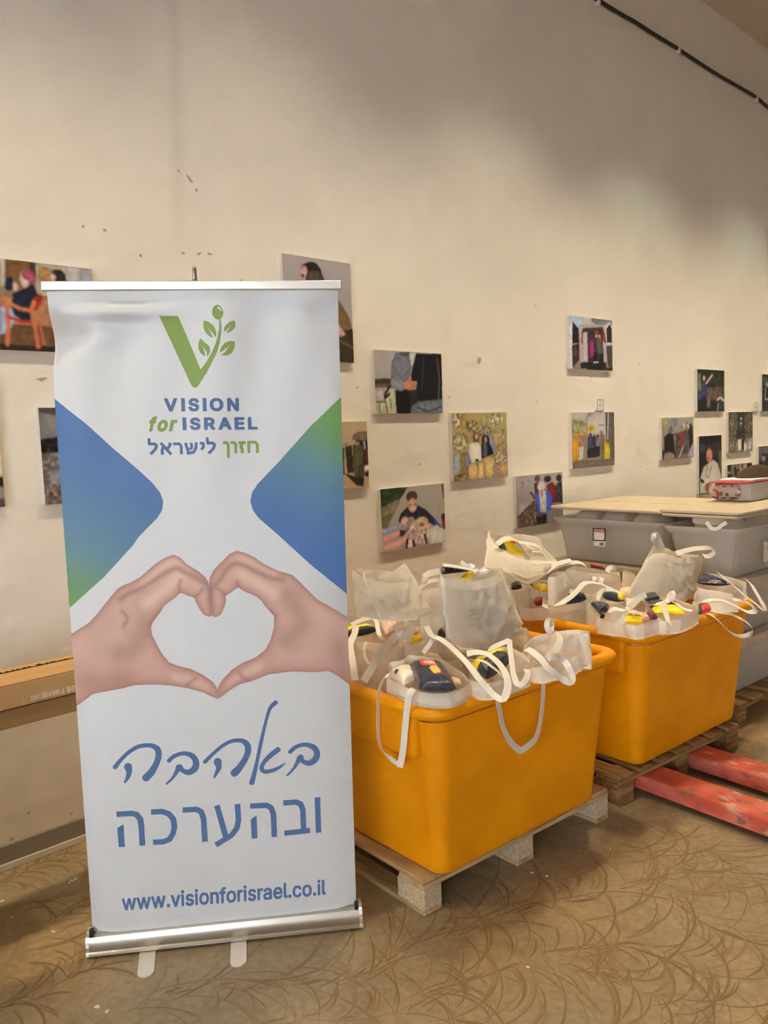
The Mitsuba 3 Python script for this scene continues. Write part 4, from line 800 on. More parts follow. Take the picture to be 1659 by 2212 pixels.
def bag(label, ring, zbot=0.5, M=None, shrink=0.86, film=False, bottom=None, straps=(), seed=1, wr=0.006, shift=(0, 0), hem=True, bulge=0.012):
    t = thing('carrier_bag', label, 'bag')
    top = closed(ring); c = top.mean(0)
    if bottom is None:
        bot = top.copy(); bot[:, :2] = c[:2] + (top[:, :2] - c[:2]) * shrink + shift; bot[:, 2] = zbot
    else:
        bot = closed(bottom); k = np.argmin(np.linalg.norm(bot[:, None, :2] - top[0, :2], axis=2)[:, 0])
    n = 30; rings = []
    for i, u in enumerate(np.linspace(0, 1, n)):
        q = top * (1 - u) + bot * u; cc = q.mean(0)
        o = q - cc; o[:, 2] = 0; ol = np.linalg.norm(o, axis=1, keepdims=True) + 1e-9
        w = np.sin(math.pi * min(1.0, u * 1.1)) ** 0.8
        rid = lambda f, s_: (1 - 2 * np.abs(meshkit.noise(q * f + s_, seed) - 0.5))[:, None]
        q = q + o / ol * (bulge * w + wr * 1.6 * w ** 0.5 * (meshkit.fbm(q * 13 + seed * 7.7, 3, seed)[:, None] - 0.5) + wr * 1.5 * min(1, 0.25 + u * 4) * (rid([16, 16, 11], seed * 3.0) ** 2 - 0.4) + wr * 0.7 * min(1, u * 5) * (rid([38, 38, 20], seed * 5.0) ** 2 - 0.4))
        if M is not None:
            l = (np.linalg.inv(M) @ np.c_[q, np.ones(len(q))].T).T[:, :3]
            low = l[:, 2] < (RIMZ - BZ) + 0.004; inn = 0.030 - 0.055 * np.clip(l[:, 2], 0, 0.6) / 0.56
            cx, cy = BL_ / 2, BW_ / 2; hx, hy = cx - inn, cy - inn; dx, dy = l[:, 0] - cx, l[:, 1] - cy
            cl = np.clip(dx, -hx, hx), np.clip(dy, -hy, hy)
            rr_ = 0.07; ex, ey = np.abs(cl[0]) - (hx - rr_), np.abs(cl[1]) - (hy - rr_)            # keep clear of the rounded corners too
            ln = np.hypot(np.maximum(ex, 0), np.maximum(ey, 0)); k_ = np.where((ex > 0) & (ey > 0) & (ln > rr_), rr_ / np.maximum(ln, 1e-9), 1.0)
            nx_ = np.sign(cl[0]) * np.where((ex > 0) & (ey > 0), hx - rr_ + ex * k_, np.abs(cl[0])); ny_ = np.sign(cl[1]) * np.where((ex > 0) & (ey > 0), hy - rr_ + ey * k_, np.abs(cl[1]))
            l[:, 0] = np.where(low, cx + nx_, l[:, 0]); l[:, 1] = np.where(low, cy + ny_, l[:, 1])
            q = (M @ np.c_[l, np.ones(len(l))].T).T[:, :3]
        rings.append(q)
    mat = 'bag_film' if film else 'bag_cloth'
    obj('body', loft(rings, False, True), mat, t, True)
    if hem:
        hr = []
        for u in np.linspace(0, 1, 4):
            dz = u * 0.032; q = rings[0].copy(); d = (rings[3] - rings[0]); d /= np.linalg.norm(d, axis=1, keepdims=True) + 1e-9
            q = q + d * dz; o = q - q.mean(0); o[:, 2] = 0; q = q + o / (np.linalg.norm(o, axis=1, keepdims=True) + 1e-9) * 0.0035; hr.append(q)
        obj('hem', loft(hr, False, False), 'bag_cloth', t, True, label='doubled hem round the opening')
    for i, s in enumerate(straps):
        kw = {} if isinstance(s, list) else s[1]; pts = s if isinstance(s, list) else s[0]
        obj('handle', ribbon(pts, seed=seed + i, **kw), 'ribbon_white', t, 40, label='flat white handle')
    return t
def packet(label, quad, thick, style, seed=0, cat_='packet'):
    """A filled pouch over four corners (top-left, top-right, bottom-right, bottom-left), printed by style(u, v)."""
    q = np.array(quad, float); q = q.mean(0) + (q - q.mean(0)) * 1.14; q[:, 2] += 0.012; n, m = 34, 26
    u, v = np.meshgrid(np.linspace(0, 1, n), np.linspace(0, 1, m))
    p = (q[0] * ((1 - u) * (1 - v))[..., None] + q[1] * (u * (1 - v))[..., None] + q[2] * (u * v)[..., None] + q[3] * ((1 - u) * v)[..., None])
    nz = np.cross(q[1] - q[0], q[3] - q[0]) + np.cross(q[2] - q[3], q[2] - q[1]); nz /= np.linalg.norm(nz)
    if nz[2] < 0: nz = -nz
    e = np.abs(2 * u - 1), np.abs(2 * v - 1)
    h = np.clip((1 - e[0] ** 3.5) * (1 - e[1] ** 4), 0, 1) ** 0.6
    w = meshkit.fbm(p * 45 + seed, 3, seed) - 0.5
    a = p + nz * (thick * h + 0.010 * w * (0.3 + h))[..., None]; b = p - nz * (thick * 0.9 * h + 0.0006)[..., None]
    f = grid_faces(m, n); V = np.vstack([a.reshape(-1, 3), b.reshape(-1, 3)])
    ma = facing(trimesh.Trimesh(a.reshape(-1, 3), f, process=False), nz); mb = facing(trimesh.Trimesh(b.reshape(-1, 3), f, process=False), -nz)
    col = np.array([style(x, y) for x, y in zip(u.ravel(), v.ravel())])
    k = thing('food_packet', label, cat_)
    put(k, cat(ma, mb), 'pack_vc', True, color=np.vstack([col, col])); return k
NAVY, YEL, RED, WHT, BLK = lin((38, 44, 62)), lin((255, 222, 10)), lin((215, 45, 40)), lin((240, 232, 215)), lin((22, 22, 24))
def plain(c, c2=None):
    return lambda u, v: c if c2 is None or (math.sin(u * 23 + 3 * math.sin(v * 17)) * math.sin(v * 29 + 1) < 0.45) else c2
def navy_label(u, v):
    if (u - 0.58) ** 2 / 0.022 + (v - 0.60) ** 2 / 0.022 < 1: return lin((235, 185, 90))
    if 0.27 < u < 0.72 and 0.05 + (u - 0.3) * 0.2 < v < 0.40 + (u - 0.3) * 0.15:
        if 0.38 < u < 0.68 and 0.20 < v - (u - 0.4) * 0.1 < 0.33 and (u * 14) % 1 < 0.55: return WHT
        return RED
    if 0.70 < v < 0.80 and 0.4 < u < 0.75: return lin((110, 30, 40))
    return NAVY
def yellow_navy(u, v):
    if v < 0.42:
        return BLK if 0.15 < v < 0.28 and 0.2 < u < 0.65 and (u * 21) % 1 < 0.4 else YEL
    if 0.12 < u < 0.48 and 0.55 < v < 0.92: return lin((125, 122, 110)) if (u * 26) % 1 < 0.5 or (v * 20) % 1 < 0.4 else NAVY
    return NAVY
def yellow_red(u, v): return RED if (u - 0.5) ** 2 / 0.05 + (v - 0.5) ** 2 / 0.05 < 1 and (u * 9 + v * 5) % 1 < 0.75 else YEL
def yellow_text(u, v): return BLK if 0.5 < v < 0.75 and 0.15 < u < 0.85 and (u * 13) % 1 < 0.45 else YEL
def black_yellow(u, v): return YEL if v > 0.62 else RED if u > 0.68 and v < 0.5 else lin((30, 28, 34))

# bin beside the banner
def strap(s, **k): return (s, k)
bagA = bag('open white bag in the front corner of the nearer bin, holding a navy packet', [(1.8627, 1.9975, 0.795), (1.8402, 1.9392, 0.795), (1.8191, 1.8699, 0.795), (1.8149, 1.7968, 0.795), (1.8316, 1.7461, 0.795), (1.8668, 1.7169, 0.795), (1.9186, 1.7163, 0.795), (1.9993, 1.7482, 0.795), (2.0045, 1.7796, 0.815), (2.0045, 1.8318, 0.83), (2.0091, 1.8818, 0.845), (1.9814, 1.9391, 0.85), (1.963, 1.997, 0.85), (1.927, 1.9843, 0.84), (1.9093, 2.0358, 0.83)], 0.45, M1, 0.9, straps=[
    strap([(1.7896, 1.9091, 0.8263), (1.7798, 1.9122, 0.8379), (1.7791, 1.9348, 0.8168), (1.7802, 1.9541, 0.7841), (1.7935, 1.9767, 0.7473), (1.7938, 1.9818, 0.6881), (1.7939, 1.9833, 0.6059), (1.7928, 1.964, 0.5614), (1.7906, 1.9257, 0.5461), (1.7886, 1.892, 0.5385), (1.7839, 1.8795, 0.5334)], face=(-0.25, 0.9, 0.2)),
    strap([(1.8145, 1.8209, 0.7985), (1.7941, 1.8138, 0.8036), (1.7842, 1.8158, 0.7946), (1.7847, 1.8246, 0.7677), (1.7853, 1.8351, 0.7235), (1.7859, 1.845, 0.6707), (1.7866, 1.8568, 0.6055), (1.7873, 1.87, 0.5564), (1.7838, 1.8775, 0.5326)], w=0.028, face=(-0.95, -0.3, 0.1))], seed=3)
packet('navy packet with a red label and a yellow oval in the open corner bag', [(1.9234, 1.9387, 0.82), (1.9832, 1.8649, 0.82), (1.8554, 1.6882, 0.81), (1.7989, 1.7809, 0.805)], 0.032, navy_label, 1)
packet('white packet beside the navy packet with the red label', [(1.8658, 1.9861, 0.795), (1.9245, 1.9467, 0.805), (1.8705, 1.876, 0.795), (1.8143, 1.8729, 0.795)], 0.03, lambda u, v: BLK if 0.05 < u < 0.2 and 0.3 < v < 0.5 else WHT, 2)
packet('flat brown packet at the right edge of the front corner bag', [(1.9441, 1.7936, 0.805), (1.9566, 1.7569, 0.795), (1.9274, 1.7221, 0.795), (1.9125, 1.7471, 0.795)], 0.012, lambda u, v: lin((120, 60, 40)) if v < 0.5 else lin((225, 190, 150)), 3)
bagB = bag('white bag at the front edge of the nearer bin, holding a yellow and navy packet', [(2.0095, 1.7546, 0.8), (1.998, 1.7031, 0.8), (2.0188, 1.6778, 0.8), (2.0627, 1.6675, 0.8), (2.1335, 1.6702, 0.8), (2.2146, 1.6716, 0.8), (2.2993, 1.7236, 0.8), (2.2776, 1.7358, 0.83), (2.2661, 1.7858, 0.85), (2.2367, 1.8233, 0.85), (2.1805, 1.8353, 0.84), (2.069, 1.7991, 0.82)], 0.46, M1, 0.88, straps=[
    strap([(2.0937, 1.7322, 0.7859), (2.0845, 1.7127, 0.7686), (2.0591, 1.6841, 0.7433), (2.0735, 1.6833, 0.6881), (2.0842, 1.6827, 0.6419), (2.0996, 1.6818, 0.6058), (2.1237, 1.6804, 0.567), (2.1527, 1.6787, 0.5382), (2.174, 1.6775, 0.5232), (2.205, 1.6757, 0.5264), (2.2275, 1.6744, 0.532), (2.2504, 1.6731, 0.5408), (2.2694, 1.672, 0.5659), (2.2846, 1.6711, 0.6074), (2.2954, 1.6704, 0.6563), (2.3029, 1.67, 0.7151), (2.3063, 1.6738, 0.759), (2.3183, 1.6892, 0.7776), (2.3269, 1.7187, 0.7856), (2.3461, 1.7477, 0.7776)], face=(0.1, -1, 0.1), w=0.03),
    strap([(2.2782, 1.7963, 0.875), (2.241, 1.766, 0.86), (2.1826, 1.7157, 0.845), (2.1293, 1.6695, 0.83), (2.0821, 1.6282, 0.82), (2.0613, 1.6007, 0.805), (2.0647, 1.5866, 0.8), (2.0828, 1.5814, 0.812), (2.1188, 1.598, 0.82), (2.1354, 1.6151, 0.83)]),
    strap([(2.2696, 1.7878, 0.875), (2.2376, 1.793, 0.87), (2.2062, 1.7983, 0.865), (2.1728, 1.7978, 0.86), (2.1646, 1.8141, 0.85)], face=(0.3, -0.5, 0.8)),
    strap([(2.0751, 1.8344, 0.83), (2.0407, 1.7812, 0.85), (2.0396, 1.7504, 0.86), (2.051, 1.7238, 0.855), (2.0606, 1.6998, 0.84), (2.0498, 1.6598, 0.83), (2.0349, 1.6275, 0.82)], face=(0.2, -0.5, 0.8))], seed=5)
packet('yellow and navy packet under the crossed straps at the front edge', [(2.1004, 1.815, 0.81), (2.2479, 1.8026, 0.825), (2.1957, 1.7378, 0.81), (2.0464, 1.7131, 0.795)], 0.03, yellow_navy, 4)
bagC = bag('crumpled white bag tied with a bow at the end of the nearer bin', [(2.2559, 1.699, 0.79), (2.2666, 1.6637, 0.8), (2.3105, 1.6422, 0.8), (2.3813, 1.6384, 0.8), (2.4335, 1.6206, 0.81), (2.5033, 1.662, 0.86), (2.5276, 1.6348, 0.875), (2.4986, 1.6067, 0.82), (2.5319, 1.6588, 0.88), (2.5214, 1.7063, 0.875), (2.4984, 1.7726, 0.86), (2.409, 1.7841, 0.86), (2.3337, 1.7702, 0.84), (2.2929, 1.7442, 0.81)], 0.45, M1, 0.9, wr=0.014, straps=[
    strap([(2.5153, 1.7506, 0.86), (2.436, 1.6887, 0.86), (2.3744, 1.6573, 0.85), (2.3202, 1.641, 0.84), (2.2756, 1.6343, 0.83)], w=0.03),
    strap([(2.2843, 1.7257, 0.85), (2.2655, 1.6864, 0.85), (2.2547, 1.654, 0.84), (2.2573, 1.6353, 0.825), (2.2566, 1.6213, 0.81), (2.2781, 1.6026, 0.785), (2.3057, 1.5913, 0.76), (2.3172, 1.5755, 0.75), (2.3373, 1.5736, 0.75), (2.3535, 1.5841, 0.765), (2.352, 1.5963, 0.79), (2.3609, 1.6244, 0.81), (2.3232, 1.6259, 0.83), (2.296, 1.6311, 0.835)], w=0.028),
    strap([(2.4144, 1.7239, 0.89), (2.4129, 1.7298, 0.905), (2.4277, 1.7362, 0.92), (2.457, 1.7422, 0.92), (2.4624, 1.7427, 0.9), (2.4303, 1.7241, 0.89)])], seed=7)
knot(bagC, [(2.4523, 1.7416, 0.88)][0], 0.016, 3)
bagS = bag('folded white bag standing against the far end of the nearer bin', [(2.4333, 1.6725, 0.86), (2.4997, 1.6668, 0.86), (2.577, 1.6596, 0.86), (2.5944, 1.6689, 0.86), (2.6026, 1.7014, 0.86), (2.5201, 1.7021, 0.86)], 0.50, M1, 0.95, seed=8)
bagF = bag('white bag in the corner of the nearer bin next to the banner edge', [(2.0445, 2.4287, 0.82), (2.0465, 2.378, 0.82), (2.0738, 2.3272, 0.82), (2.0944, 2.2774, 0.82), (2.1242, 2.2245, 0.81), (2.1926, 2.2622, 0.82), (2.2449, 2.3474, 0.83), (2.22, 2.4333, 0.83), (2.1852, 2.5152, 0.83), (2.1147, 2.5176, 0.83)], 0.46, M1, 0.9, straps=[
    strap([(2.082, 2.4115, 0.87), (2.0507, 2.3824, 0.855), (2.0165, 2.3612, 0.84), (1.98, 2.331, 0.83), (1.9524, 2.2951, 0.81), (1.9298, 2.2603, 0.78), (1.8918, 2.2095, 0.76), (1.8692, 2.1812, 0.745)], w=0.03),
    strap([(1.883, 2.1524, 0.745), (1.9204, 2.1584, 0.77), (1.9702, 2.1807, 0.79), (2.0172, 2.1991, 0.81), (2.0542, 2.2061, 0.83), (2.0931, 2.2149, 0.845), (2.1183, 2.2123, 0.86), (2.13, 2.1964, 0.865), (2.1173, 2.1674, 0.85)], w=0.034),
    strap([(2.0856, 2.4422, 0.87), (2.1186, 2.437, 0.88), (2.1516, 2.4316, 0.885), (2.1781, 2.4151, 0.885), (2.1714, 2.3841, 0.875), (2.1283, 2.3327, 0.865), (2.0833, 2.2742, 0.855), (2.0805, 2.2473, 0.84)], face=(0, -0.6, 0.8)),
    strap([(2.0204, 2.278, 0.84), (2.0021, 2.2726, 0.83), (1.9775, 2.2481, 0.815), (1.9587, 2.2193, 0.8), (1.9503, 2.1937, 0.785)], w=0.012)], seed=9)
packet('yellow packet peeping out of the bag next to the banner edge', [(2.113, 2.5163, 0.82), (2.218, 2.4857, 0.82), (2.2039, 2.4242, 0.82), (2.0902, 2.4747, 0.81)], 0.02, lambda u, v: NAVY if v > 0.7 else YEL, 6)
bagG = bag('white bag with a red and yellow packet in the middle of the nearer bin', [(2.1654, 2.2178, 0.81), (2.1746, 2.1754, 0.81), (2.2291, 2.1672, 0.81), (2.3081, 2.1772, 0.81), (2.364, 2.1876, 0.81), (2.3618, 2.2122, 0.83), (2.3464, 2.2707, 0.84), (2.3041, 2.3083, 0.84), (2.2328, 2.2773, 0.83)], 0.5, M1, 0.9, straps=[
    strap([(2.1538, 2.0909, 0.91), (2.0991, 2.024, 0.905), (2.0711, 1.9812, 0.9), (2.071, 1.9446, 0.895), (2.0506, 1.8825, 0.885), (2.0234, 1.8127, 0.87), (1.9844, 1.7349, 0.855), (1.9664, 1.6779, 0.825), (1.9743, 1.6505, 0.798), (1.9745, 1.6237, 0.78), (1.9697, 1.593, 0.774), (1.9867, 1.5895, 0.78), (2.017, 1.6025, 0.8), (2.0367, 1.6206, 0.825), (2.0629, 1.6613, 0.845), (2.0846, 1.71, 0.86), (2.1018, 1.7603, 0.865), (2.0971, 1.801, 0.865), (2.0748, 1.8238, 0.86)], w=0.03, face=(-0.2, -0.6, 0.75)),
    strap([(2.0977, 2.2038, 0.88), (2.1218, 2.204, 0.89), (2.1592, 2.2141, 0.895), (2.1659, 2.1966, 0.895), (2.1477, 2.1706, 0.885), (2.118, 2.1469, 0.87), (2.0883, 2.1282, 0.85)], w=0.03),
    strap([(2.0848, 1.986, 0.895), (2.0499, 1.9704, 0.88), (2.0131, 1.9607, 0.865), (1.9888, 1.9498, 0.86)], w=0.02)], seed=11)
packet('small yellow packet with a red star in the middle bag', [(2.1847, 2.2084, 0.83), (2.2374, 2.2049, 0.83), (2.1812, 2.1422, 0.83), (2.1246, 2.1387, 0.83)], 0.016, yellow_red, 7)
packet('dark navy packet behind the crossed strap of the middle bag', [(2.337, 2.2272, 0.83), (2.3347, 2.1872, 0.83), (2.276, 2.1066, 0.83), (2.2798, 2.15, 0.83)], 0.018, plain(BLK), 8)
packet('folded pinkish tissue packet below the upright bag near the banner', [(2.2576, 2.4616, 0.84), (2.3718, 2.3861, 0.84), (2.2375, 2.3247, 0.84), (2.1273, 2.2825, 0.84)], 0.03, plain(lin((222, 190, 175)), lin((205, 168, 150))), 9)
bagD = bag('tall frosted bag standing upright in the middle of the nearer bin', [(2.1331, 1.98, 1.1028), (2.1724, 1.98, 1.093), (2.2144, 1.98, 1.0851), (2.2495, 1.98, 1.0682), (2.2933, 1.98, 1.0652), (2.353, 1.98, 1.0624), (2.4224, 1.98, 1.0646), (2.5287, 2.03, 1.0648), (2.6064, 2.09, 1.0695), (2.6035, 2.12, 1.0578), (2.5333, 2.13, 1.0667), (2.4385, 2.13, 1.0917), (2.3289, 2.12, 1.1173), (2.2562, 2.1, 1.1306), (2.1764, 2.03, 1.1246)], None, None, film=True,
           bottom=[(2.1358, 1.97, 0.8832), (2.1386, 1.95, 0.862), (2.1857, 1.94, 0.8324), (2.2756, 1.94, 0.8159), (2.3698, 1.94, 0.806), (2.4686, 1.94, 0.8085), (2.5705, 1.97, 0.8329), (2.7019, 2.06, 0.8164), (2.7267, 2.14, 0.8144), (2.6011, 2.16, 0.8349), (2.4584, 2.16, 0.8533), (2.3061, 2.11, 0.8683)], seed=13, wr=0.010, bulge=0.006, straps=[
    strap([(2.182, 2.02, 1.1391), (2.2252, 2.01, 1.1293), (2.2747, 2, 1.116), (2.3221, 2, 1.1032), (2.3631, 2, 1.0937)], face=(0, -0.5, 0.85)), strap([(2.398, 2, 1.1013), (2.3705, 2, 1.0877), (2.3397, 2, 1.0772), (2.3053, 1.99, 1.0734)], w=0.02), strap([(2.3337, 2, 1.1102), (2.3349, 2.02, 1.1157), (2.3239, 2.03, 1.1138), (2.3142, 2.05, 1.1308)], w=0.02)])
knot(bagD, [(2.3792, 1.985, 1.0866)][0], 0.017, 5); knot(bagD, [(2.3265, 1.985, 1.0954)][0], 0.012, 8)
packet('navy packet showing at the opening of the tall frosted bag', [(2.1844, 2.02, 1.1172), (2.2934, 2.02, 1.103), (2.3129, 2.02, 1.0841), (2.1833, 2.02, 1.0934)], 0.02, lambda u, v: lin((120, 120, 125)) if 0.1 < v < 0.35 and 0.35 < u < 0.85 and (u * 17) % 1 < 0.4 else BLK, 10)
packet('yellow corner of a packet under the knot of the tall frosted bag', [(2.2693, 2.01, 1.067), (2.3066, 2.01, 1.0786), (2.3479, 2.01, 1.08), (2.3279, 2.01, 1.0532)], 0.015, plain(YEL), 11)
packet('grey packet in the bottom of the tall frosted bag', [(2.2838, 2.03, 0.8867), (2.5447, 2.03, 0.8554), (2.5543, 2.03, 0.7848), (2.2627, 2.03, 0.8286)], 0.05, plain(lin((70, 72, 76))), 12)
packet('pale packet in the upper half of the tall frosted bag', [(2.2468, 2.04, 1.028), (2.5222, 2.04, 0.9997), (2.5584, 2.04, 0.878), (2.2597, 2.04, 0.9147)], 0.05, plain(lin((190, 182, 170)), lin((150, 146, 140))), 13)
FP = [("555,1110 770,1110 795,1400 580,1400", "565,1122 760,1122 784,1390 590,1390")]
for q in ([(2.2107, 1.925, 0.979), (2.2428, 1.925, 0.9734), (2.2433, 1.925, 0.9685), (2.2112, 1.925, 0.9742)], [(2.2104, 1.925, 0.9726), (2.2425, 1.925, 0.9669), (2.2428, 1.925, 0.9635), (2.2106, 1.925, 0.9693)], [(2.2189, 1.925, 0.9625), (2.2368, 1.925, 0.9593), (2.2366, 1.925, 0.956), (2.2187, 1.925, 0.9592)], [(2.2211, 1.925, 0.9569), (2.2355, 1.925, 0.9543), (2.2353, 1.925, 0.9507), (2.221, 1.925, 0.9533)], [(2.1934, 1.925, 0.9524), (2.2705, 1.925, 0.9383), (2.2707, 1.925, 0.9354), (2.1937, 1.925, 0.9495)]):
    decal(bagD, q, 'grey_card', 0.004, name='faint_print')
bagE = bag('tall white bag standing at the back of the nearer bin next to the banner', [(1.8618, 2.16, 1.1558), (1.8755, 2.13, 1.1308), (1.9133, 2.1, 1.1125), (1.9924, 2.1, 1.0914), (2.0723, 2.11, 1.0828), (2.1426, 2.14, 1.0906), (2.1497, 2.19, 1.1376), (2.1151, 2.22, 1.1033), (2.0595, 2.23, 1.1168), (2.0054, 2.23, 1.1261), (1.9567, 2.22, 1.1451), (1.9128, 2.2, 1.1599)], None, None, film=True,
           bottom=[(1.8268, 2.1, 1.0016), (1.8725, 2.07, 0.9839), (1.944, 2.05, 0.969), (2.0575, 2.06, 0.9488), (2.1947, 2.1, 0.9434), (2.2587, 2.2, 0.9299), (2.1795, 2.26, 0.9436), (2.0468, 2.26, 0.9693), (1.9243, 2.2, 0.996)], seed=15, wr=0.011, bulge=0.006, hem=False)
packet('brown goods seen dimly inside the tall bag next to the banner', [(1.9168, 2.17, 1.068), (2.0954, 2.17, 1.0204), (2.1086, 2.17, 0.9555), (1.9185, 2.17, 0.9894)], 0.05, plain(lin((150, 135, 110)), lin((110, 108, 95))), 14)
for b_, q in ((bagE, [(1.8895, 2.135, 1.1418), (1.8791, 2.115, 1.1161), (1.8844, 2.1, 1.081), (1.8915, 2.09, 1.0496), (1.897, 2.085, 1.0134), (1.8983, 2.08, 0.9845)]), (bagE, [(2.12, 2.16, 1.141), (2.136, 2.14, 1.0916), (2.1566, 2.12, 1.0354), (2.1779, 2.11, 0.9849), (2.193, 2.1, 0.9449)]),
              (bagD, [(2.5142, 2.02, 1.0665), (2.5315, 2.005, 1.0072), (2.5469, 1.99, 0.9467), (2.5649, 1.98, 0.8901), (2.5773, 1.97, 0.8473)])):
    obj('seam', ribbon(q, 0.007), 'bag_cloth', b_, True, label='pale sewn seam')
bagH = bag('white bag half hidden behind the tall frosted bag', [(2.2209, 2.18, 1.0135), (2.2534, 2.16, 1.0229), (2.3144, 2.16, 1.0208), (2.4089, 2.22, 1.0048), (2.4488, 2.27, 1.0144), (2.4022, 2.28, 1.0125), (2.3143, 2.25, 1.0009)], 0.60, None, 0.95, seed=17, straps=[
    strap([(2.2331, 2.2, 1.0217), (2.2639, 2.2, 1.0344), (2.3075, 2.2, 1.0429), (2.3475, 2.2, 1.0381), (2.3692, 2.2, 1.0259)], w=0.02), strap([(2.2858, 2.22, 1.0567), (2.3117, 2.22, 1.0681), (2.3521, 2.22, 1.0694), (2.3967, 2.22, 1.0661)], w=0.03), strap([(2.2688, 2.2, 1.0612), (2.2679, 2.2, 1.0438), (2.2855, 2.2, 1.0361)], w=0.03)])
bagH2 = bag('low crumpled bag between the tall bags in the nearer bin', [(2.5293, 2.4193, 0.82), (2.5889, 2.422, 0.82), (2.6371, 2.4207, 0.82), (2.6407, 2.4155, 0.84), (2.5981, 2.4296, 0.84), (2.5299, 2.4151, 0.84)], 0.5, M1, 0.9, seed=18)

bagX = bag('crumpled white bag between the tall frosted bag and the bow-tied bag', [(2.3525, 1.8546, 0.8), (2.354, 1.8247, 0.8), (2.3831, 1.816, 0.8), (2.4837, 1.8639, 0.8), (2.6121, 1.955, 0.8), (2.6623, 2.0087, 0.81), (2.6319, 2.0281, 0.82), (2.574, 2.0092, 0.82), (2.4687, 1.9447, 0.81)], 0.5, M1, 0.9, seed=41, wr=0.014)
def filler(label, M, x, y, w, d, z, seed):
    r = rrect(x - w / 2, x + w / 2, y - d / 2, y + d / 2, 0.03, z, 4); r = (M @ np.c_[r, np.ones(len(r))].T).T[:, :3]; r[:, 2] = z + 0.02 * (meshkit.noise(r * 11, seed) - 0.5)
    k = bag(label, r, 0.2, M, 0.9, seed=seed, wr=0.010)
    g = trimesh.creation.icosphere(3); v = np.array(g.vertices); v = np.sign(v) * np.abs(v) ** 0.6; v *= 1 + 0.3 * (meshkit.fbm(v * 2 + seed, 3, seed)[:, None] - 0.5)
    c = r.mean(0); p = thing('food_packet', 'pale packet inside the ' + label, 'packet'); put(p, trimesh.Trimesh(c + v * [w * 0.33, d * 0.33, 0.06] - [0, 0, 0.045], g.faces, process=False), 'pack_vc', True, color=np.tile(lin((225, 205, 175)), (len(v), 1)))
filler('plain white bag under the tall frosted bag', M1, 0.30, 0.40, 0.26, 0.24, 0.755, 42)
filler('plain white bag in the back corner of the nearer bin', M1, 0.66, 0.46, 0.30, 0.24, 0.75, 43)
filler('plain white bag in the middle of the nearer bin', M1, 0.58, 0.26, 0.28, 0.16, 0.75, 44)
filler('plain white bag under the tall bag with upright handles', M2, 0.42, 0.34, 0.28, 0.24, 0.755, 45)
filler('plain white bag at the back of the farther bin', M2, 0.68, 0.50, 0.28, 0.16, 0.755, 46)

# bin over the red forks
bagL = bag('open white bag hanging over the left rim of the farther bin', [(3.0313, 2.3241, 0.8), (3.0004, 2.2596, 0.8), (3.0625, 2.2143, 0.8), (3.0969, 2.1838, 0.8), (3.182, 2.168, 0.8), (3.2606, 2.1462, 0.8), (3.3786, 2.1628, 0.8), (3.4155, 2.1962, 0.81), (3.4096, 2.2951, 0.82), (3.3051, 2.3554, 0.82), (3.1554, 2.3536, 0.81)], 0.47, M2, 0.9, straps=[
    strap([(3.0606, 2.1877, 0.81), (3.0549, 2.1491, 0.82), (3.0766, 2.1152, 0.835), (3.1367, 2.1072, 0.855), (3.2356, 2.1384, 0.865), (3.3294, 2.1697, 0.875), (3.363, 2.1564, 0.88), (3.3841, 2.1107, 0.875), (3.3821, 2.0517, 0.86), (3.3768, 1.9827, 0.845)], w=0.028, face=(0.1, -0.6, 0.75)),
    strap([(3.3023, 2.2177, 0.85), (3.2477, 2.1966, 0.835), (3.1838, 2.1763, 0.82)], w=0.02), strap([(3.0497, 2.1925, 0.805), (3.0921, 2.2224, 0.815), (3.1293, 2.2462, 0.825)], w=0.035)], seed=21)
packet('navy packet in the open bag on the left rim', [(3.2537, 2.2163, 0.81), (3.3425, 2.1845, 0.81), (3.3024, 2.1414, 0.8), (3.182, 2.168, 0.8)], 0.022, plain(NAVY), 15)
packet('dark red packet in the open bag on the left rim', [(3.1111, 2.3004, 0.8), (3.1544, 2.2824, 0.81), (3.1039, 2.2413, 0.8), (3.0671, 2.258, 0.8)], 0.016, plain(lin((150, 25, 25))), 16)
bagM = bag('white bag with a glossy navy packet behind the bow at the front corner', [(3.2532, 2.1012, 0.8), (3.2734, 2.0568, 0.81), (3.2864, 1.9999, 0.82), (3.2843, 1.9355, 0.81), (3.2472, 1.9027, 0.8), (3.1769, 1.9004, 0.8), (3.1, 1.9096, 0.8), (3.0534, 1.9169, 0.8), (3.1602, 2.0211, 0.8)], 0.48, M2, 0.9, seed=22)
packet('glossy navy packet just behind the front corner bow', [(3.1988, 2.0411, 0.805), (3.1972, 1.9519, 0.805), (3.1277, 1.9195, 0.805), (3.0804, 1.9267, 0.805)], 0.022, plain(NAVY), 17)
bagR = bag('small white bag with a looped strap in the middle of the farther bin', [(3.3592, 2.1471, 0.82), (3.306, 2.0772, 0.81), (3.2784, 2.0069, 0.81), (3.3193, 1.9503, 0.81), (3.4273, 2.0044, 0.82), (3.4352, 2.0236, 0.83), (3.4078, 2.07, 0.84), (3.3632, 2.1093, 0.84)], 0.5, M2, 0.9, seed=23, straps=[strap([(3.2254, 2.0237, 0.83), (3.2543, 2.0354, 0.85), (3.2982, 2.0476, 0.86), (3.345, 2.0526, 0.86), (3.3492, 2.0196, 0.855), (3.3682, 1.9843, 0.84)], w=0.024)])
packet('navy packet under a looped strap in the middle of the farther bin', [(3.4032, 2.1008, 0.825), (3.4213, 2.0633, 0.825), (3.3088, 1.9455, 0.815), (3.3254, 2.0532, 0.815)], 0.022, plain(NAVY), 18)
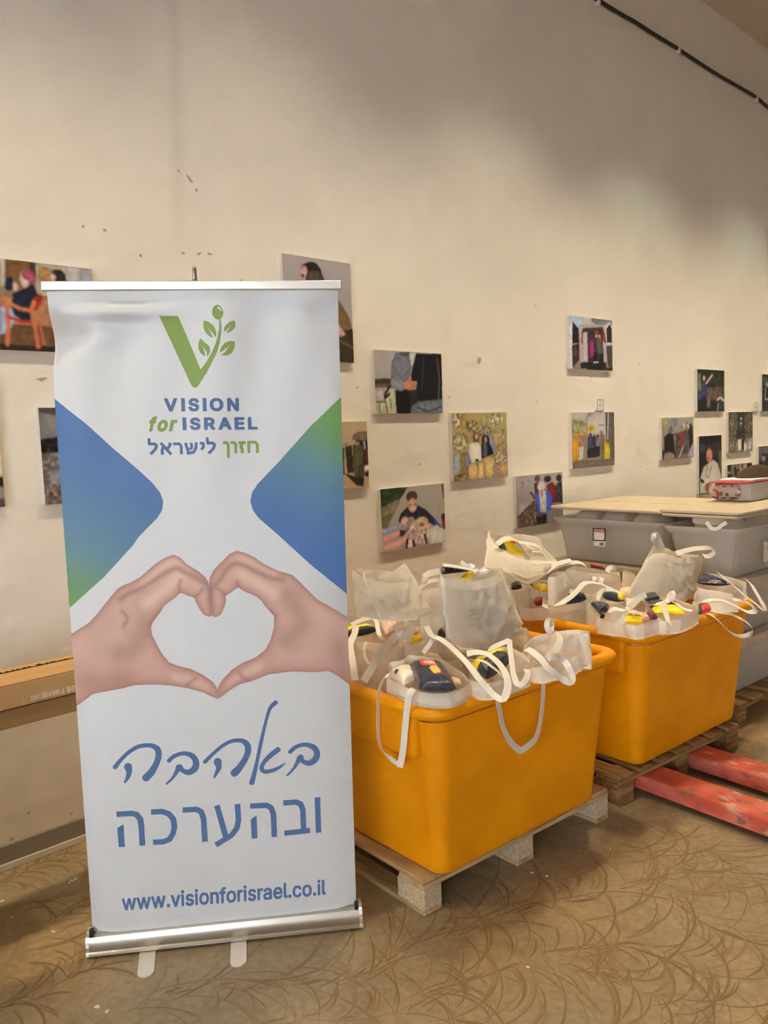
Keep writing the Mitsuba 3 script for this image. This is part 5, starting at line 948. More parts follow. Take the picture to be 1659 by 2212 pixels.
packet('yellow wrapper beside the looped strap in the farther bin', [(3.3857, 2.0315, 0.825), (3.37, 1.9739, 0.825), (3.2836, 1.9306, 0.825), (3.2944, 1.9584, 0.825)], 0.012, plain(YEL, lin((60, 50, 20))), 19)
bagN = bag('white bag tied with a bow in the front corner of the farther bin', [(2.9957, 1.8865, 0.8), (2.9987, 1.8476, 0.8), (2.9942, 1.8023, 0.8), (3.01, 1.7645, 0.8), (2.9994, 1.7122, 0.8), (3.0442, 1.6942, 0.8), (3.1075, 1.6858, 0.8), (3.1583, 1.6699, 0.8), (3.1493, 1.6878, 0.81), (3.1351, 1.7313, 0.82), (3.1066, 1.7674, 0.83), (3.0985, 1.8156, 0.83), (3.073, 1.8568, 0.85), (3.0454, 1.8705, 0.82)], 0.46, M2, 0.92, seed=24, straps=[
    strap([(3.0453, 1.7713, 0.85), (3.0936, 1.778, 0.86), (3.1345, 1.7774, 0.875), (3.1759, 1.7794, 0.885), (3.2094, 1.7741, 0.89)], w=0.032), strap([(3.0371, 1.764, 0.85), (3.0377, 1.7698, 0.83), (2.9846, 1.7572, 0.82), (2.951, 1.7556, 0.81), (2.9184, 1.7518, 0.805)], w=0.032),
    strap([(3.0345, 1.7676, 0.85), (3.0305, 1.7915, 0.85), (3.0162, 1.8094, 0.855), (3.0041, 1.8288, 0.845), (3.0044, 1.8507, 0.83)], w=0.03, face=(0, -0.6, 0.8)), strap([(3.0304, 1.7549, 0.85), (3.0343, 1.7314, 0.85), (3.072, 1.722, 0.835), (3.0965, 1.7101, 0.825)], w=0.03, face=(0, -0.6, 0.8))])
knot(bagN, [(3.037, 1.7625, 0.855)][0], 0.014, 7)
packet('yellow packet with black lettering in the front corner bag', [(3.0562, 1.786, 0.81), (3.0858, 1.7377, 0.81), (3.0439, 1.7029, 0.8), (3.0036, 1.7478, 0.8)], 0.02, yellow_text, 20)
packet('purple packet at the edge of the front corner bag', [(3.1288, 1.7331, 0.81), (3.1574, 1.7126, 0.81), (3.1354, 1.683, 0.8), (3.1145, 1.7023, 0.8)], 0.014, plain(lin((105, 50, 70))), 21)
packet('pinkish packet between the yellow and the purple packets', [(3.0997, 1.7455, 0.81), (3.1081, 1.7166, 0.81), (3.0813, 1.6868, 0.8), (3.0432, 1.7038, 0.8)], 0.018, plain(lin((225, 175, 130)), lin((205, 150, 110))), 22)
packet('small black packet at the edge of the front corner bag', [(3.0183, 1.8812, 0.81), (3.0526, 1.8805, 0.81), (2.991, 1.8468, 0.81), (2.9717, 1.8551, 0.81)], 0.012, plain(BLK), 23)
bagO = bag('white bag with a bow at the front edge of the farther bin', [(3.3552, 1.8544, 0.8), (3.2035, 1.7519, 0.8), (3.1332, 1.6914, 0.8), (3.1473, 1.6478, 0.8), (3.2233, 1.6216, 0.8), (3.4096, 1.6364, 0.8), (3.4618, 1.6876, 0.81), (3.5036, 1.7936, 0.82), (3.4871, 1.8814, 0.82)], 0.46, M2, 0.9, seed=25, straps=[
    strap([(3.3315, 1.7435, 0.84), (3.2885, 1.7438, 0.84), (3.2682, 1.7713, 0.835), (3.3033, 1.8257, 0.82)], w=0.026, face=(0, -0.6, 0.8)), strap([(3.3139, 1.7381, 0.84), (3.2334, 1.6999, 0.83), (3.2038, 1.6772, 0.81), (3.1135, 1.6194, 0.8)], w=0.034),
    strap([(3.3532, 1.7433, 0.84), (3.3243, 1.6944, 0.84), (3.3223, 1.6564, 0.82), (3.3331, 1.625, 0.815)], w=0.026, face=(0, -0.6, 0.8)), strap([(3.3492, 1.7489, 0.84), (3.3969, 1.7619, 0.86), (3.4119, 1.7503, 0.87), (3.3837, 1.7398, 0.85), (3.3375, 1.7352, 0.84)], w=0.022)])
knot(bagO, [(3.3226, 1.7327, 0.845)][0], 0.013, 9)
packet('black, yellow and red packet under the second bow', [(3.3438, 1.8321, 0.81), (3.419, 1.7466, 0.81), (3.2834, 1.6444, 0.8), (3.2317, 1.7406, 0.8)], 0.02, black_yellow, 24)
packet('navy packet under the left strap of the second bow', [(3.4734, 1.9234, 0.815), (3.5192, 1.8988, 0.815), (3.4429, 1.8376, 0.815), (3.3773, 1.8664, 0.815)], 0.014, plain(NAVY), 25)
bagP = bag('tall frosted bag with upright handles in the middle of the farther bin', [(3.5908, 1.98, 0.9697), (3.6517, 1.98, 1.0002), (3.7301, 1.96, 0.9918), (3.8464, 1.95, 0.954), (4.1562, 1.98, 0.9153), (4.273, 2.04, 0.9039), (4.0858, 2.08, 0.9375), (3.9923, 2.08, 0.9742), (3.9341, 2.08, 0.9896), (3.7709, 2.04, 1.0202)], None, None, film=True,
           bottom=[(3.3312, 1.94, 0.8516), (3.4069, 1.92, 0.8158), (3.4962, 1.89, 0.7895), (3.6274, 1.88, 0.7647), (3.7734, 1.89, 0.7503), (3.9422, 1.92, 0.7303), (4.1436, 1.97, 0.8297), (4.3165, 2.12, 0.7506), (4.0444, 2.14, 0.7682), (3.6746, 2.07, 0.8245)], seed=26, wr=0.011, bulge=0.006, straps=[
    strap([(3.7905, 2, 0.9969), (3.775, 2, 1.0225), (3.7518, 2, 1.0528), (3.7327, 2, 1.0785), (3.6978, 2, 1.0785), (3.6975, 2, 1.0591), (3.7203, 2, 1.033), (3.7511, 2, 1.0097)], w=0.034), strap([(3.8697, 1.97, 0.9713), (3.9699, 1.97, 0.9728), (4.0736, 1.97, 0.9702), (4.1807, 1.97, 0.9612), (4.2588, 1.97, 0.9495), (4.2697, 1.96, 0.9277), (4.1924, 1.95, 0.9172), (4.129, 1.95, 0.9254)], w=0.032, face=(0, -0.7, 0.6)),
    strap([(3.8435, 1.99, 0.9831), (3.9089, 1.99, 0.9608), (4.01, 1.99, 0.9397), (4.1502, 1.99, 0.9152)], w=0.02)])
packet('yellow packet glowing through the tall bag with upright handles', [(3.9676, 2.02, 0.9325), (4.1765, 2.02, 0.9009), (4.2119, 2.02, 0.798), (4.1042, 2.02, 0.8054)], 0.035, plain(lin((245, 215, 120)), lin((250, 230, 175))), 26)
packet('grey packet in the bottom of the tall bag with upright handles', [(3.6485, 2, 0.8905), (3.9945, 2, 0.8237), (4.0192, 2, 0.7329), (3.7004, 2, 0.7847)], 0.04, plain(lin((105, 108, 112))), 27)
bagQ = bag('white bag with long straps hanging over the far end of the farther bin', [(3.8275, 1.8359, 0.82), (3.7734, 1.7555, 0.82), (3.7947, 1.708, 0.82), (3.8997, 1.6786, 0.82), (4.0295, 1.6899, 0.82), (3.9684, 1.6624, 0.84), (4.0453, 1.761, 0.84), (4.0464, 1.8414, 0.85), (4.0585, 1.9295, 0.85), (3.9562, 1.8933, 0.84)], 0.46, M2, 0.92, seed=27, straps=[
    strap([(3.9782, 1.7985, 0.87), (3.8593, 1.7103, 0.865), (3.7522, 1.626, 0.86), (3.6604, 1.5508, 0.85), (3.6393, 1.5071, 0.83), (3.6348, 1.4744, 0.81), (3.6296, 1.4451, 0.79), (3.6352, 1.4355, 0.785), (3.666, 1.4597, 0.81), (3.7599, 1.5217, 0.83), (3.8657, 1.5901, 0.85), (3.9447, 1.645, 0.855)], w=0.034, face=(0.2, -0.6, 0.75)),
    strap([(3.5143, 1.669, 0.8), (3.5273, 1.6529, 0.82), (3.5403, 1.6217, 0.83), (3.5619, 1.5913, 0.825), (3.5761, 1.5577, 0.81), (3.5761, 1.5185, 0.795), (3.5928, 1.4964, 0.78), (3.6073, 1.4768, 0.78), (3.6334, 1.4794, 0.785), (3.6644, 1.5165, 0.8), (3.6469, 1.542, 0.815), (3.6083, 1.5685, 0.825)], w=0.03, face=(0.1, -0.6, 0.75)),
    strap([(3.5969, 1.7276, 0.7784), (3.6262, 1.6959, 0.76), (3.669, 1.6633, 0.7445), (3.7324, 1.6396, 0.7294), (3.7823, 1.6267, 0.7063), (3.8332, 1.6138, 0.681), (3.8811, 1.606, 0.6517), (3.9146, 1.604, 0.6205), (3.8993, 1.6099, 0.6045), (3.8439, 1.6182, 0.6017), (3.7824, 1.6267, 0.6162), (3.7222, 1.6352, 0.6461), (3.6771, 1.6428, 0.6816), (3.6328, 1.6504, 0.7165), (3.6025, 1.6572, 0.7383), (3.5755, 1.6688, 0.7519), (3.5741, 1.6889, 0.7461)], w=0.026, face=(0.4, -0.7, 0.5))])
packet('navy packet in the bag at the far end of the farther bin', [(4.059, 1.932, 0.825), (3.9983, 1.86, 0.825), (3.9021, 1.7177, 0.825), (3.8602, 1.8515, 0.825)], 0.022, plain(NAVY), 28)
packet('small red and green packet at the far rim of the farther bin', [(3.5144, 1.6812, 0.79), (3.5333, 1.6422, 0.79), (3.4584, 1.6024, 0.79), (3.3495, 1.6024, 0.79)], 0.014, lambda u, v: RED if 0.3 < u < 0.95 and v > 0.35 else lin((30, 55, 40)), 29)
bagQ2 = bag('low white bag under the straps at the far end of the farther bin', [(3.6124, 1.7557, 0.79), (3.6265, 1.706, 0.79), (3.6666, 1.6505, 0.79), (3.723, 1.6025, 0.79), (3.7448, 1.6301, 0.82), (3.7282, 1.6968, 0.83), (3.6901, 1.7623, 0.84), (3.649, 1.7656, 0.82)], 0.46, M2, 0.9, seed=28, wr=0.012)
bagK = bag('white bag with a red packet at the back of the farther bin', [(3.2856, 2.24, 0.9443), (3.339, 2.22, 0.9364), (3.4556, 2.22, 0.9087), (3.6106, 2.22, 0.8795), (3.7814, 2.24, 0.8386), (3.8832, 2.3, 0.8421), (3.7987, 2.33, 0.8562), (3.6683, 2.34, 0.8881), (3.5052, 2.33, 0.9257)], 0.60, None, 0.95, seed=31, straps=[
    strap([(3.1253, 2.24, 0.9564), (3.1907, 2.24, 0.9771), (3.2645, 2.24, 0.9843), (3.34, 2.24, 0.9838)], w=0.03, face=(0, -0.6, 0.8)), strap([(3.1608, 2.25, 0.9567), (3.2488, 2.25, 0.9682), (3.3239, 2.25, 0.9688), (3.4087, 2.25, 0.964), (3.4635, 2.25, 0.9453), (3.4949, 2.25, 0.9206)], w=0.028, face=(0, -0.6, 0.8)), strap([(3.4796, 2.2, 0.8869), (3.4672, 2.19, 0.8674), (3.5197, 2.19, 0.8549), (3.5405, 2.2, 0.8735)], w=0.03),
    strap([(3.6604, 2.24, 0.8797), (3.6779, 2.24, 0.8959), (3.7211, 2.24, 0.8945), (3.7337, 2.24, 0.8739)], w=0.03)])
packet('red packet sticking out at the back of the farther bin', [(3.5902, 2.29, 0.9152), (3.6908, 2.29, 0.8895), (3.7075, 2.29, 0.8682), (3.598, 2.29, 0.8956)], 0.016, lambda u, v: lin((180, 25, 30)) if v < 0.6 else BLK, 30)
bagK2 = bag('half hidden white bag behind the tall bag with upright handles', [(3.8505, 2.26, 0.8538), (3.8899, 2.25, 0.837), (3.9649, 2.26, 0.8129), (4.0764, 2.32, 0.8001), (4.0285, 2.33, 0.8249), (3.9587, 2.32, 0.8405)], 0.62, None, 0.95, seed=32)
bagI1 = bag('boxy white bag with a black packet at the back corner of the farther bin', [(3.1177, 2.4422, 0.85), (3.0933, 2.4179, 0.85), (3.1154, 2.3864, 0.85), (3.167, 2.3717, 0.85), (3.2489, 2.438, 0.85), (3.2724, 2.5111, 0.85), (3.2326, 2.5256, 0.85)], 0.5, M2, 0.95, seed=33, straps=[strap([(3.23, 2.5432, 0.86), (3.2012, 2.4675, 0.87), (3.2165, 2.4186, 0.875), (3.2436, 2.3738, 0.88), (3.2902, 2.354, 0.875), (3.3042, 2.3272, 0.86), (3.2779, 2.2727, 0.85)], w=0.02, face=(0, -0.6, 0.8)), strap([(3.1658, 2.5048, 0.93), (3.1266, 2.436, 0.92), (3.1365, 2.401, 0.9), (3.1514, 2.3697, 0.89), (3.1945, 2.3588, 0.9), (3.2694, 2.3703, 0.91), (3.3238, 2.3714, 0.92)], w=0.03, face=(0, -0.6, 0.8))])
packet('black packet in the boxy bag', [(3.1534, 2.467, 0.855), (3.2021, 2.4465, 0.855), (3.1359, 2.391, 0.855), (3.0784, 2.4062, 0.855)], 0.014, plain(BLK), 31)
bagI2 = bag('white bag with a bright yellow packet at the back corner of the farther bin', [(3.1924, 2.3855, 0.84), (3.1652, 2.3075, 0.84), (3.2239, 2.2819, 0.84), (3.3112, 2.2958, 0.84), (3.3208, 2.355, 0.85), (3.3106, 2.4123, 0.85), (3.3087, 2.4661, 0.84)], 0.5, M2, 0.95, seed=34)
packet('bright yellow packet at the back corner of the farther bin', [(3.2551, 2.4209, 0.845), (3.279, 2.3575, 0.845), (3.2074, 2.2728, 0.845), (3.1675, 2.2986, 0.845)], 0.016, lambda u, v: BLK if v < 0.25 and (u * 7) % 1 < 0.5 else YEL, 32)
bagI3 = bag('plain folded white bag beside the bright yellow packet', [(3.1176, 2.22, 0.934), (3.1319, 2.19, 0.9391), (3.2045, 2.19, 0.9455), (3.2847, 2.22, 0.9006), (3.3219, 2.27, 0.9298), (3.2464, 2.28, 0.9309)], 0.60, None, 0.98, seed=35)
bagJ = bag('white bag with a yellow packet leaning against the wall, highest of all the bags', [(2.8781, 2.36, 1.1356), (2.8723, 2.31, 1.0966), (2.9236, 2.26, 1.051), (3.0232, 2.25, 1.0243), (3.183, 2.28, 0.9983), (3.3642, 2.34, 0.9659), (3.3757, 2.39, 0.9974), (3.358, 2.42, 1.0292), (3.3636, 2.45, 1.0812), (3.2371, 2.46, 1.1119), (3.1039, 2.45, 1.1246), (2.9989, 2.42, 1.1499), (2.8972, 2.39, 1.1743)], None, None, 0.9,
           bottom=[(2.7023, 2.26, 1.0387), (2.7687, 2.23, 1.0163), (2.837, 2.21, 0.9965), (2.9264, 2.2, 0.9581), (3.0833, 2.22, 0.9601), (3.2625, 2.28, 0.968), (3.36, 2.38, 0.9549), (3.153, 2.4, 0.99), (2.8995, 2.36, 1.0315)], seed=36, wr=0.01, straps=[
    strap([(2.8447, 2.3, 1.1169), (2.9066, 2.3, 1.1362), (2.9589, 2.3, 1.1302), (3.0048, 2.3, 1.1083), (3.0933, 2.3, 1.0894), (3.163, 2.3, 1.066), (3.1976, 2.3, 1.0272), (3.2111, 2.3, 0.9994)], w=0.03, face=(0, -0.6, 0.8)), strap([(2.9716, 2.29, 1.1087), (3.004, 2.29, 1.0778), (3.0367, 2.29, 1.0443), (3.0701, 2.29, 1.0168)], w=0.026), strap([(3.0042, 2.32, 1.1112), (3.0921, 2.32, 1.0818), (3.1753, 2.32, 1.0372), (3.2318, 2.32, 0.995)], w=0.022, face=(0, -0.6, 0.8))])
packet('yellow packet with a small red mark in the highest bag', [(2.9303, 2.33, 1.1055), (2.9965, 2.33, 1.0988), (3.0527, 2.3, 1.0246), (2.9588, 2.31, 1.0548)], 0.025, lambda u, v: RED if 0.3 < u < 0.65 and 0.08 < v < 0.3 else YEL, 33)
packet('dark packet beside the yellow one in the highest bag', [(2.9067, 2.34, 1.0985), (2.9427, 2.34, 1.0983), (2.9742, 2.34, 1.0568), (2.9219, 2.34, 1.0718)], 0.014, plain(BLK, lin((150, 145, 140))), 34)
packet('pale packets at the far end of the highest bag', [(3.0773, 2.31, 1.046), (3.1616, 2.31, 1.0396), (3.2106, 2.31, 0.9986), (3.1111, 2.31, 1.0161)], 0.03, plain(WHT, lin((200, 160, 90))), 35)
hh = thing('carrier_bag', 'white bag handle looping out from under the lid of the tagged tub', 'bag')
obj('handle', ribbon([(4.29, 2.0079, 1.0887), (4.29, 1.9971, 1.0721), (4.29, 1.9798, 1.056), (4.29, 1.9605, 1.0528), (4.29, 1.9433, 1.058), (4.29, 1.922, 1.076), (4.29, 1.8967, 1.092)], 0.026, face=(-0.9, -0.2, 0.3)), 'ribbon_white', hh, 40)
obj('body', lump(0.05, 0.075, 0.10, 0.30, 1.06, 1.106, 9, mt), 'bag_cloth', hh, True)

# ------------------------------------------------------------------ canvas prints on the wall
GAIN = np.array([1.15, 1.32, 1.62])
def pic(label, x0, x1, z0, z1, bg, shapes, res=0.0036, seed=0, tilt=0.0, mott=0.25):
    """A stretched canvas; bg is a colour or a pair (top, bottom); shapes are painted in order in wall coordinates:
    ('p', points, colour, mottle), ('e', centre and corner, colour, mottle), ('l', points, width, colour)."""
    t = thing('canvas_print', label, 'picture'); D = 0.021
    nx, nz_ = max(24, int((x1 - x0) / res)), max(24, int((z1 - z0) / res))
    X, Z = np.meshgrid(np.linspace(x0, x1, nx), np.linspace(z0, z1, nz_)); x, z = X.ravel(), Z.ravel()
    top, bot = (bg if isinstance(bg, tuple) and len(bg) == 2 else (bg, bg))
    w = ((z - z0) / (z1 - z0))[:, None]; c = lin(top) * w + lin(bot) * (1 - w)
    N = lambda f, s: meshkit.fbm(np.stack([x * f, z * f, 0 * x + s], 1), 3, seed)[:, None]
    c = c * (1 + mott * 0.8 * (N(18, 1) - 0.5))
    for i, s in enumerate(shapes):
        pts = np.array(s[1])[:, [0, 2]]
        if s[0] == 'p': g, col, mo = sg.Polygon(pts).buffer(0), s[2], (s[3] if len(s) > 3 else 0.5)
        elif s[0] == 'e':
            a = np.linspace(0, 6.2832, 25)[:-1]; r = np.abs(pts[1] - pts[0]); g = sg.Polygon(np.stack([pts[0, 0] + r[0] * np.cos(a), pts[0, 1] + r[1] * np.sin(a)], 1)); col, mo = s[2], (s[3] if len(s) > 3 else 0.4)
        else: g, col, mo = sg.LineString(pts).buffer(s[2] / 2), s[3], 0.2
        k = shapely.contains_xy(g, x, z)
        cc = lin(col) * (1 + mo * 1.6 * (N(45 + 9 * (i % 5), i) - 0.5))
        cc = np.broadcast_to(cc, (len(x), 3)).copy()
        if mo > 1: cc = np.where(N(80, i + 50) > 0.55, cc * 1.4 + 0.01, cc * 0.62)
        if k.any() and s[0] != 'l':      # folds and roundness of the pictured things
            d_ = shapely.distance(g.boundary, shapely.points(np.stack([x[k], z[k]], 1))); d_ = np.clip(d_ / (d_.max() + 1e-9), 0, 1)
            cc[k] = cc[k] * (0.72 + 0.42 * d_ ** 0.6)[:, None]
        c[k] = cc[k]
    g_ = c.reshape(nz_, nx, 3)
    for _ in range(2):
        g_ = np.pad(g_, ((1, 1), (1, 1), (0, 0)), mode='edge'); g_ = (g_[1:-1, 1:-1] * 2 + g_[:-2, 1:-1] + g_[2:, 1:-1] + g_[1:-1, :-2] + g_[1:-1, 2:]) / 6
    c = g_.reshape(-1, 3)
    c = np.clip(c * GAIN * 0.92, 0.004, 0.92)
    rr = yaw0 = None
    m = trimesh.Trimesh(np.stack([x, np.full_like(x, WY - D - 0.0006), z], 1), grid_faces(nz_, nx), process=False); facing(m, np.array([0, -1.0, 0]))
    obj('canvas', box(x0, x1, WY - D, WY, z0, z1, 0.0015), 'canvas_side', t)
    obj('print', m, 'print_vc', t, True, color=c, label='printed photograph')
    return t
def rect(q):
    q = np.array(q); return (q[[0, 3], 0].mean(), q[[1, 2], 0].mean(), q[[2, 3], 2].mean(), q[[0, 1], 2].mean())
a = [(1.1133, 3.234, 2.3426), (1.4652, 3.234, 2.3395), (1.0865, 3.234, 2.0012)]
pic('canvas print of a person in a red cap on a red chair, behind the banner', a[1][0] - 0.54, a[1][0], a[2][2], a[1][2], ((150, 125, 95), (120, 90, 65)), [
    ('p', [(1.1313, 3.234, 2.3377), (1.226, 3.234, 2.3416), (1.2232, 3.234, 2.2423), (1.1231, 3.234, 2.2328)], (120, 80, 45), 0.4), ('p', [(1.1131, 3.234, 2.3402), (1.1315, 3.234, 2.34), (1.1235, 3.234, 2.2376), (1.1049, 3.234, 2.2358)], (185, 170, 140)), ('p', [(1.2234, 3.234, 2.3389), (1.2428, 3.234, 2.3387), (1.2394, 3.234, 2.2633), (1.2185, 3.234, 2.2757)], (60, 45, 40)),
    ('p', [(1.2454, 3.234, 2.3414), (1.4693, 3.234, 2.3369), (1.4553, 3.234, 2.1471), (1.2292, 3.234, 2.131)], (190, 170, 145), 0.3), ('p', [(1.2541, 3.234, 2.3279), (1.3031, 3.234, 2.3236), (1.299, 3.234, 2.2692), (1.25, 3.234, 2.274)], (170, 120, 65)), ('p', [(1.3698, 3.234, 2.336), (1.4138, 3.234, 2.3359), (1.3993, 3.234, 2.1431), (1.355, 3.234, 2.1399)], (190, 180, 170)), ('p', [(1.4194, 3.234, 2.3415), (1.4693, 3.234, 2.3369), (1.4553, 3.234, 2.1471), (1.4046, 3.234, 2.1435)], (170, 160, 155)),
    ('p', [(1.1034, 3.234, 2.2168), (1.3049, 3.234, 2.2155), (1.2939, 3.234, 2.0712), (1.0929, 3.234, 2.0834)], (170, 115, 75), 0.5), ('p', [(1.0941, 3.234, 2.0977), (1.3059, 3.234, 2.0967), (1.2987, 3.234, 2.0017), (1.0864, 3.234, 1.9998)], (105, 70, 45), 0.5), ('p', [(1.0883, 3.234, 2.0237), (1.3002, 3.234, 2.0217), (1.2983, 3.234, 1.9967), (1.0854, 3.234, 1.9878)], (45, 32, 25)),
    ('p', [(1.0989, 3.234, 2.1597), (1.15, 3.234, 2.1589), (1.1569, 3.234, 2.1259), (1.119, 3.234, 2.0611), (1.0911, 3.234, 2.0595)], (165, 165, 185)), ('e', [(1.3287, 3.234, 2.2968), (1.3587, 3.234, 2.3248)], (45, 35, 32)), ('p', [(1.3269, 3.234, 2.3065), (1.3704, 3.234, 2.2763), (1.3137, 3.234, 2.2657)], (45, 35, 32)), ('e', [(1.3065, 3.234, 2.2896), (1.3177, 3.234, 2.3046)], (205, 165, 145)),
    ('e', [(1.1966, 3.234, 2.271), (1.2145, 3.234, 2.3042)], (215, 175, 155)), ('e', [(1.2134, 3.234, 2.2896), (1.2382, 3.234, 2.3116)], (165, 70, 85)), ('p', [(1.1941, 3.234, 2.2996), (1.2283, 3.234, 2.3081), (1.2381, 3.234, 2.2777), (1.2341, 3.234, 2.2579), (1.2174, 3.234, 2.2611), (1.205, 3.234, 2.2863)], (165, 70, 85)),
    ('p', [(1.1498, 3.234, 2.2163), (1.199, 3.234, 2.24), (1.2292, 3.234, 2.2574), (1.2454, 3.234, 2.2152), (1.2273, 3.234, 2.1698), (1.2086, 3.234, 2.115), (1.184, 3.234, 2.1085), (1.1481, 3.234, 2.1348), (1.1409, 3.234, 2.163)], (28, 30, 48), 0.4), ('p', [(1.1308, 3.234, 2.2714), (1.1497, 3.234, 2.2758), (1.1533, 3.234, 2.2309), (1.1313, 3.234, 2.2193), (1.1185, 3.234, 2.2323)], (25, 32, 60)), ('e', [(1.1611, 3.234, 2.2412), (1.1719, 3.234, 2.259)], (205, 160, 140)),
    ('p', [(1.2303, 3.234, 2.209), (1.2583, 3.234, 2.2237), (1.2591, 3.234, 2.2018), (1.2413, 3.234, 2.1612), (1.2164, 3.234, 2.1544), (1.2155, 3.234, 2.1738)], (165, 45, 35)), ('l', [(1.135, 3.234, 2.1768), (1.169, 3.234, 2.1604), (1.2116, 3.234, 2.154), (1.2264, 3.234, 2.1892)], 0.014, (200, 115, 70)), ('l', [(1.1229, 3.234, 2.1711), (1.1247, 3.234, 2.1045), (1.116, 3.234, 2.0227)], 0.016, (195, 105, 65)),
    ('l', [(1.2164, 3.234, 2.1544), (1.2234, 3.234, 2.0867), (1.2293, 3.234, 2.0184)], 0.016, (195, 105, 65)), ('l', [(1.2404, 3.234, 2.1171), (1.2533, 3.234, 2.0294)], 0.011, (180, 95, 60)), ('l', [(1.1285, 3.234, 2.1239), (1.1652, 3.234, 2.112), (1.2082, 3.234, 2.1101)], 0.012, (170, 50, 40))], seed=1)
a = [(2.4231, 3.234, 2.5187), (2.8543, 3.234, 2.5202), (2.8641, 3.234, 2.0119)]
pic('tall canvas print of two embracing people behind the banner corner', a[0][0], (a[1][0] + a[2][0]) / 2, a[2][2], a[1][2], ((165, 150, 140), (150, 135, 125)), [
    ('e', [(2.561, 3.234, 2.4396), (2.595, 3.234, 2.4813)], (195, 150, 130)), ('p', [(2.5273, 3.234, 2.4548), (2.5496, 3.234, 2.4815), (2.5963, 3.234, 2.502), (2.6385, 3.234, 2.4971), (2.6654, 3.234, 2.4672), (2.6704, 3.234, 2.4293), (2.6196, 3.234, 2.4185), (2.5789, 3.234, 2.4469), (2.57, 3.234, 2.473), (2.5491, 3.234, 2.4734)], (35, 30, 30)), ('e', [(2.6231, 3.234, 2.4189), (2.6831, 3.234, 2.4609)], (75, 60, 52), 0.8), ('e', [(2.5463, 3.234, 2.4272), (2.5573, 3.234, 2.4365)], (90, 60, 55)),
    ('p', [(2.4928, 3.234, 2.3949), (2.684, 3.234, 2.4141), (2.7678, 3.234, 2.3327), (2.8388, 3.234, 2.2476), (2.8646, 3.234, 2.1575), (2.8717, 3.234, 2.0075), (2.407, 3.234, 1.9923), (2.4358, 3.234, 2.2402)], (125, 95, 55), 0.5), ('p', [(2.7276, 3.234, 2.1553), (2.8744, 3.234, 2.1926), (2.8717, 3.234, 2.0075), (2.7187, 3.234, 2.0025)], (60, 48, 35), 0.6), ('p', [(2.7534, 3.234, 2.2133), (2.7819, 3.234, 2.1869), (2.8105, 3.234, 2.1544), (2.7717, 3.234, 2.1409), (2.7504, 3.234, 2.1623)], (205, 165, 145)), ('l', [(2.7632, 3.234, 2.1234), (2.8681, 3.234, 2.0827)], 0.01, (105, 85, 60))], seed=2)
a = [(1.2108, 3.234, 1.7836), (1.2105, 3.234, 1.404)]
pic('canvas print of crumpled packages on a floor, mostly hidden by the banner', (a[0][0] + a[1][0]) / 2, a[0][0] + 0.54, a[1][2], a[0][2], ((110, 100, 92), (95, 85, 78)), [
    ('p', [(1.2076, 3.234, 1.786), (1.323, 3.234, 1.7831), (1.3191, 3.234, 1.6635), (1.2026, 3.234, 1.6569)], (125, 115, 105), 0.3), ('p', [(1.2123, 3.234, 1.7835), (1.3024, 3.234, 1.7832), (1.2949, 3.234, 1.7504), (1.211, 3.234, 1.7662)], (75, 66, 60)), ('p', [(1.2079, 3.234, 1.6617), (1.3354, 3.234, 1.6733), (1.3292, 3.234, 1.5914), (1.2086, 3.234, 1.6067)], (28, 25, 25), 1.1), ('e', [(1.2836, 3.234, 1.6696), (1.2918, 3.234, 1.677)], (35, 30, 30)),
    ('p', [(1.2086, 3.234, 1.6067), (1.3304, 3.234, 1.6067), (1.3142, 3.234, 1.391), (1.2027, 3.234, 1.4006)], (120, 105, 95), 1.1), ('p', [(1.2376, 3.234, 1.5297), (1.3106, 3.234, 1.5512), (1.3045, 3.234, 1.4693), (1.278, 3.234, 1.4609)], (130, 125, 130), 0.7), ('p', [(1.2757, 3.234, 1.5988), (1.2983, 3.234, 1.5927), (1.2964, 3.234, 1.5673), (1.2814, 3.234, 1.5731)], (220, 170, 150)), ('p', [(1.2276, 3.234, 1.4645), (1.3108, 3.234, 1.4843), (1.3038, 3.234, 1.3919), (1.2226, 3.234, 1.3989)], (110, 90, 78), 1.1)], seed=3)
a = [(1.079, 3.234, 1.9065), (1.0587, 3.234, 1.4106)]
pic('edge of a canvas print at the near end of the wall', a[1][0] - 0.38, a[1][0], a[1][2], a[0][2] + 0.0, ((150, 130, 110), (70, 60, 50)), [('p', [(1.033, 3.234, 1.6717), (1.0798, 3.234, 1.6801), (1.07, 3.234, 1.5248), (1.0217, 3.234, 1.5278)], (225, 200, 160)), ('p', [(1.0217, 3.234, 1.5278), (1.0696, 3.234, 1.5199), (1.067, 3.234, 1.4859), (1.0183, 3.234, 1.4845)], (30, 28, 28)), ('p', [(1.0186, 3.234, 1.4893), (1.067, 3.234, 1.4859), (1.0633, 3.234, 1.4397), (1.015, 3.234, 1.4435)], (140, 125, 100))], seed=4)
a = [(2.7419, 3.234, 1.7079), (2.9292, 3.234, 1.7051), (2.9324, 3.234, 1.3536)]
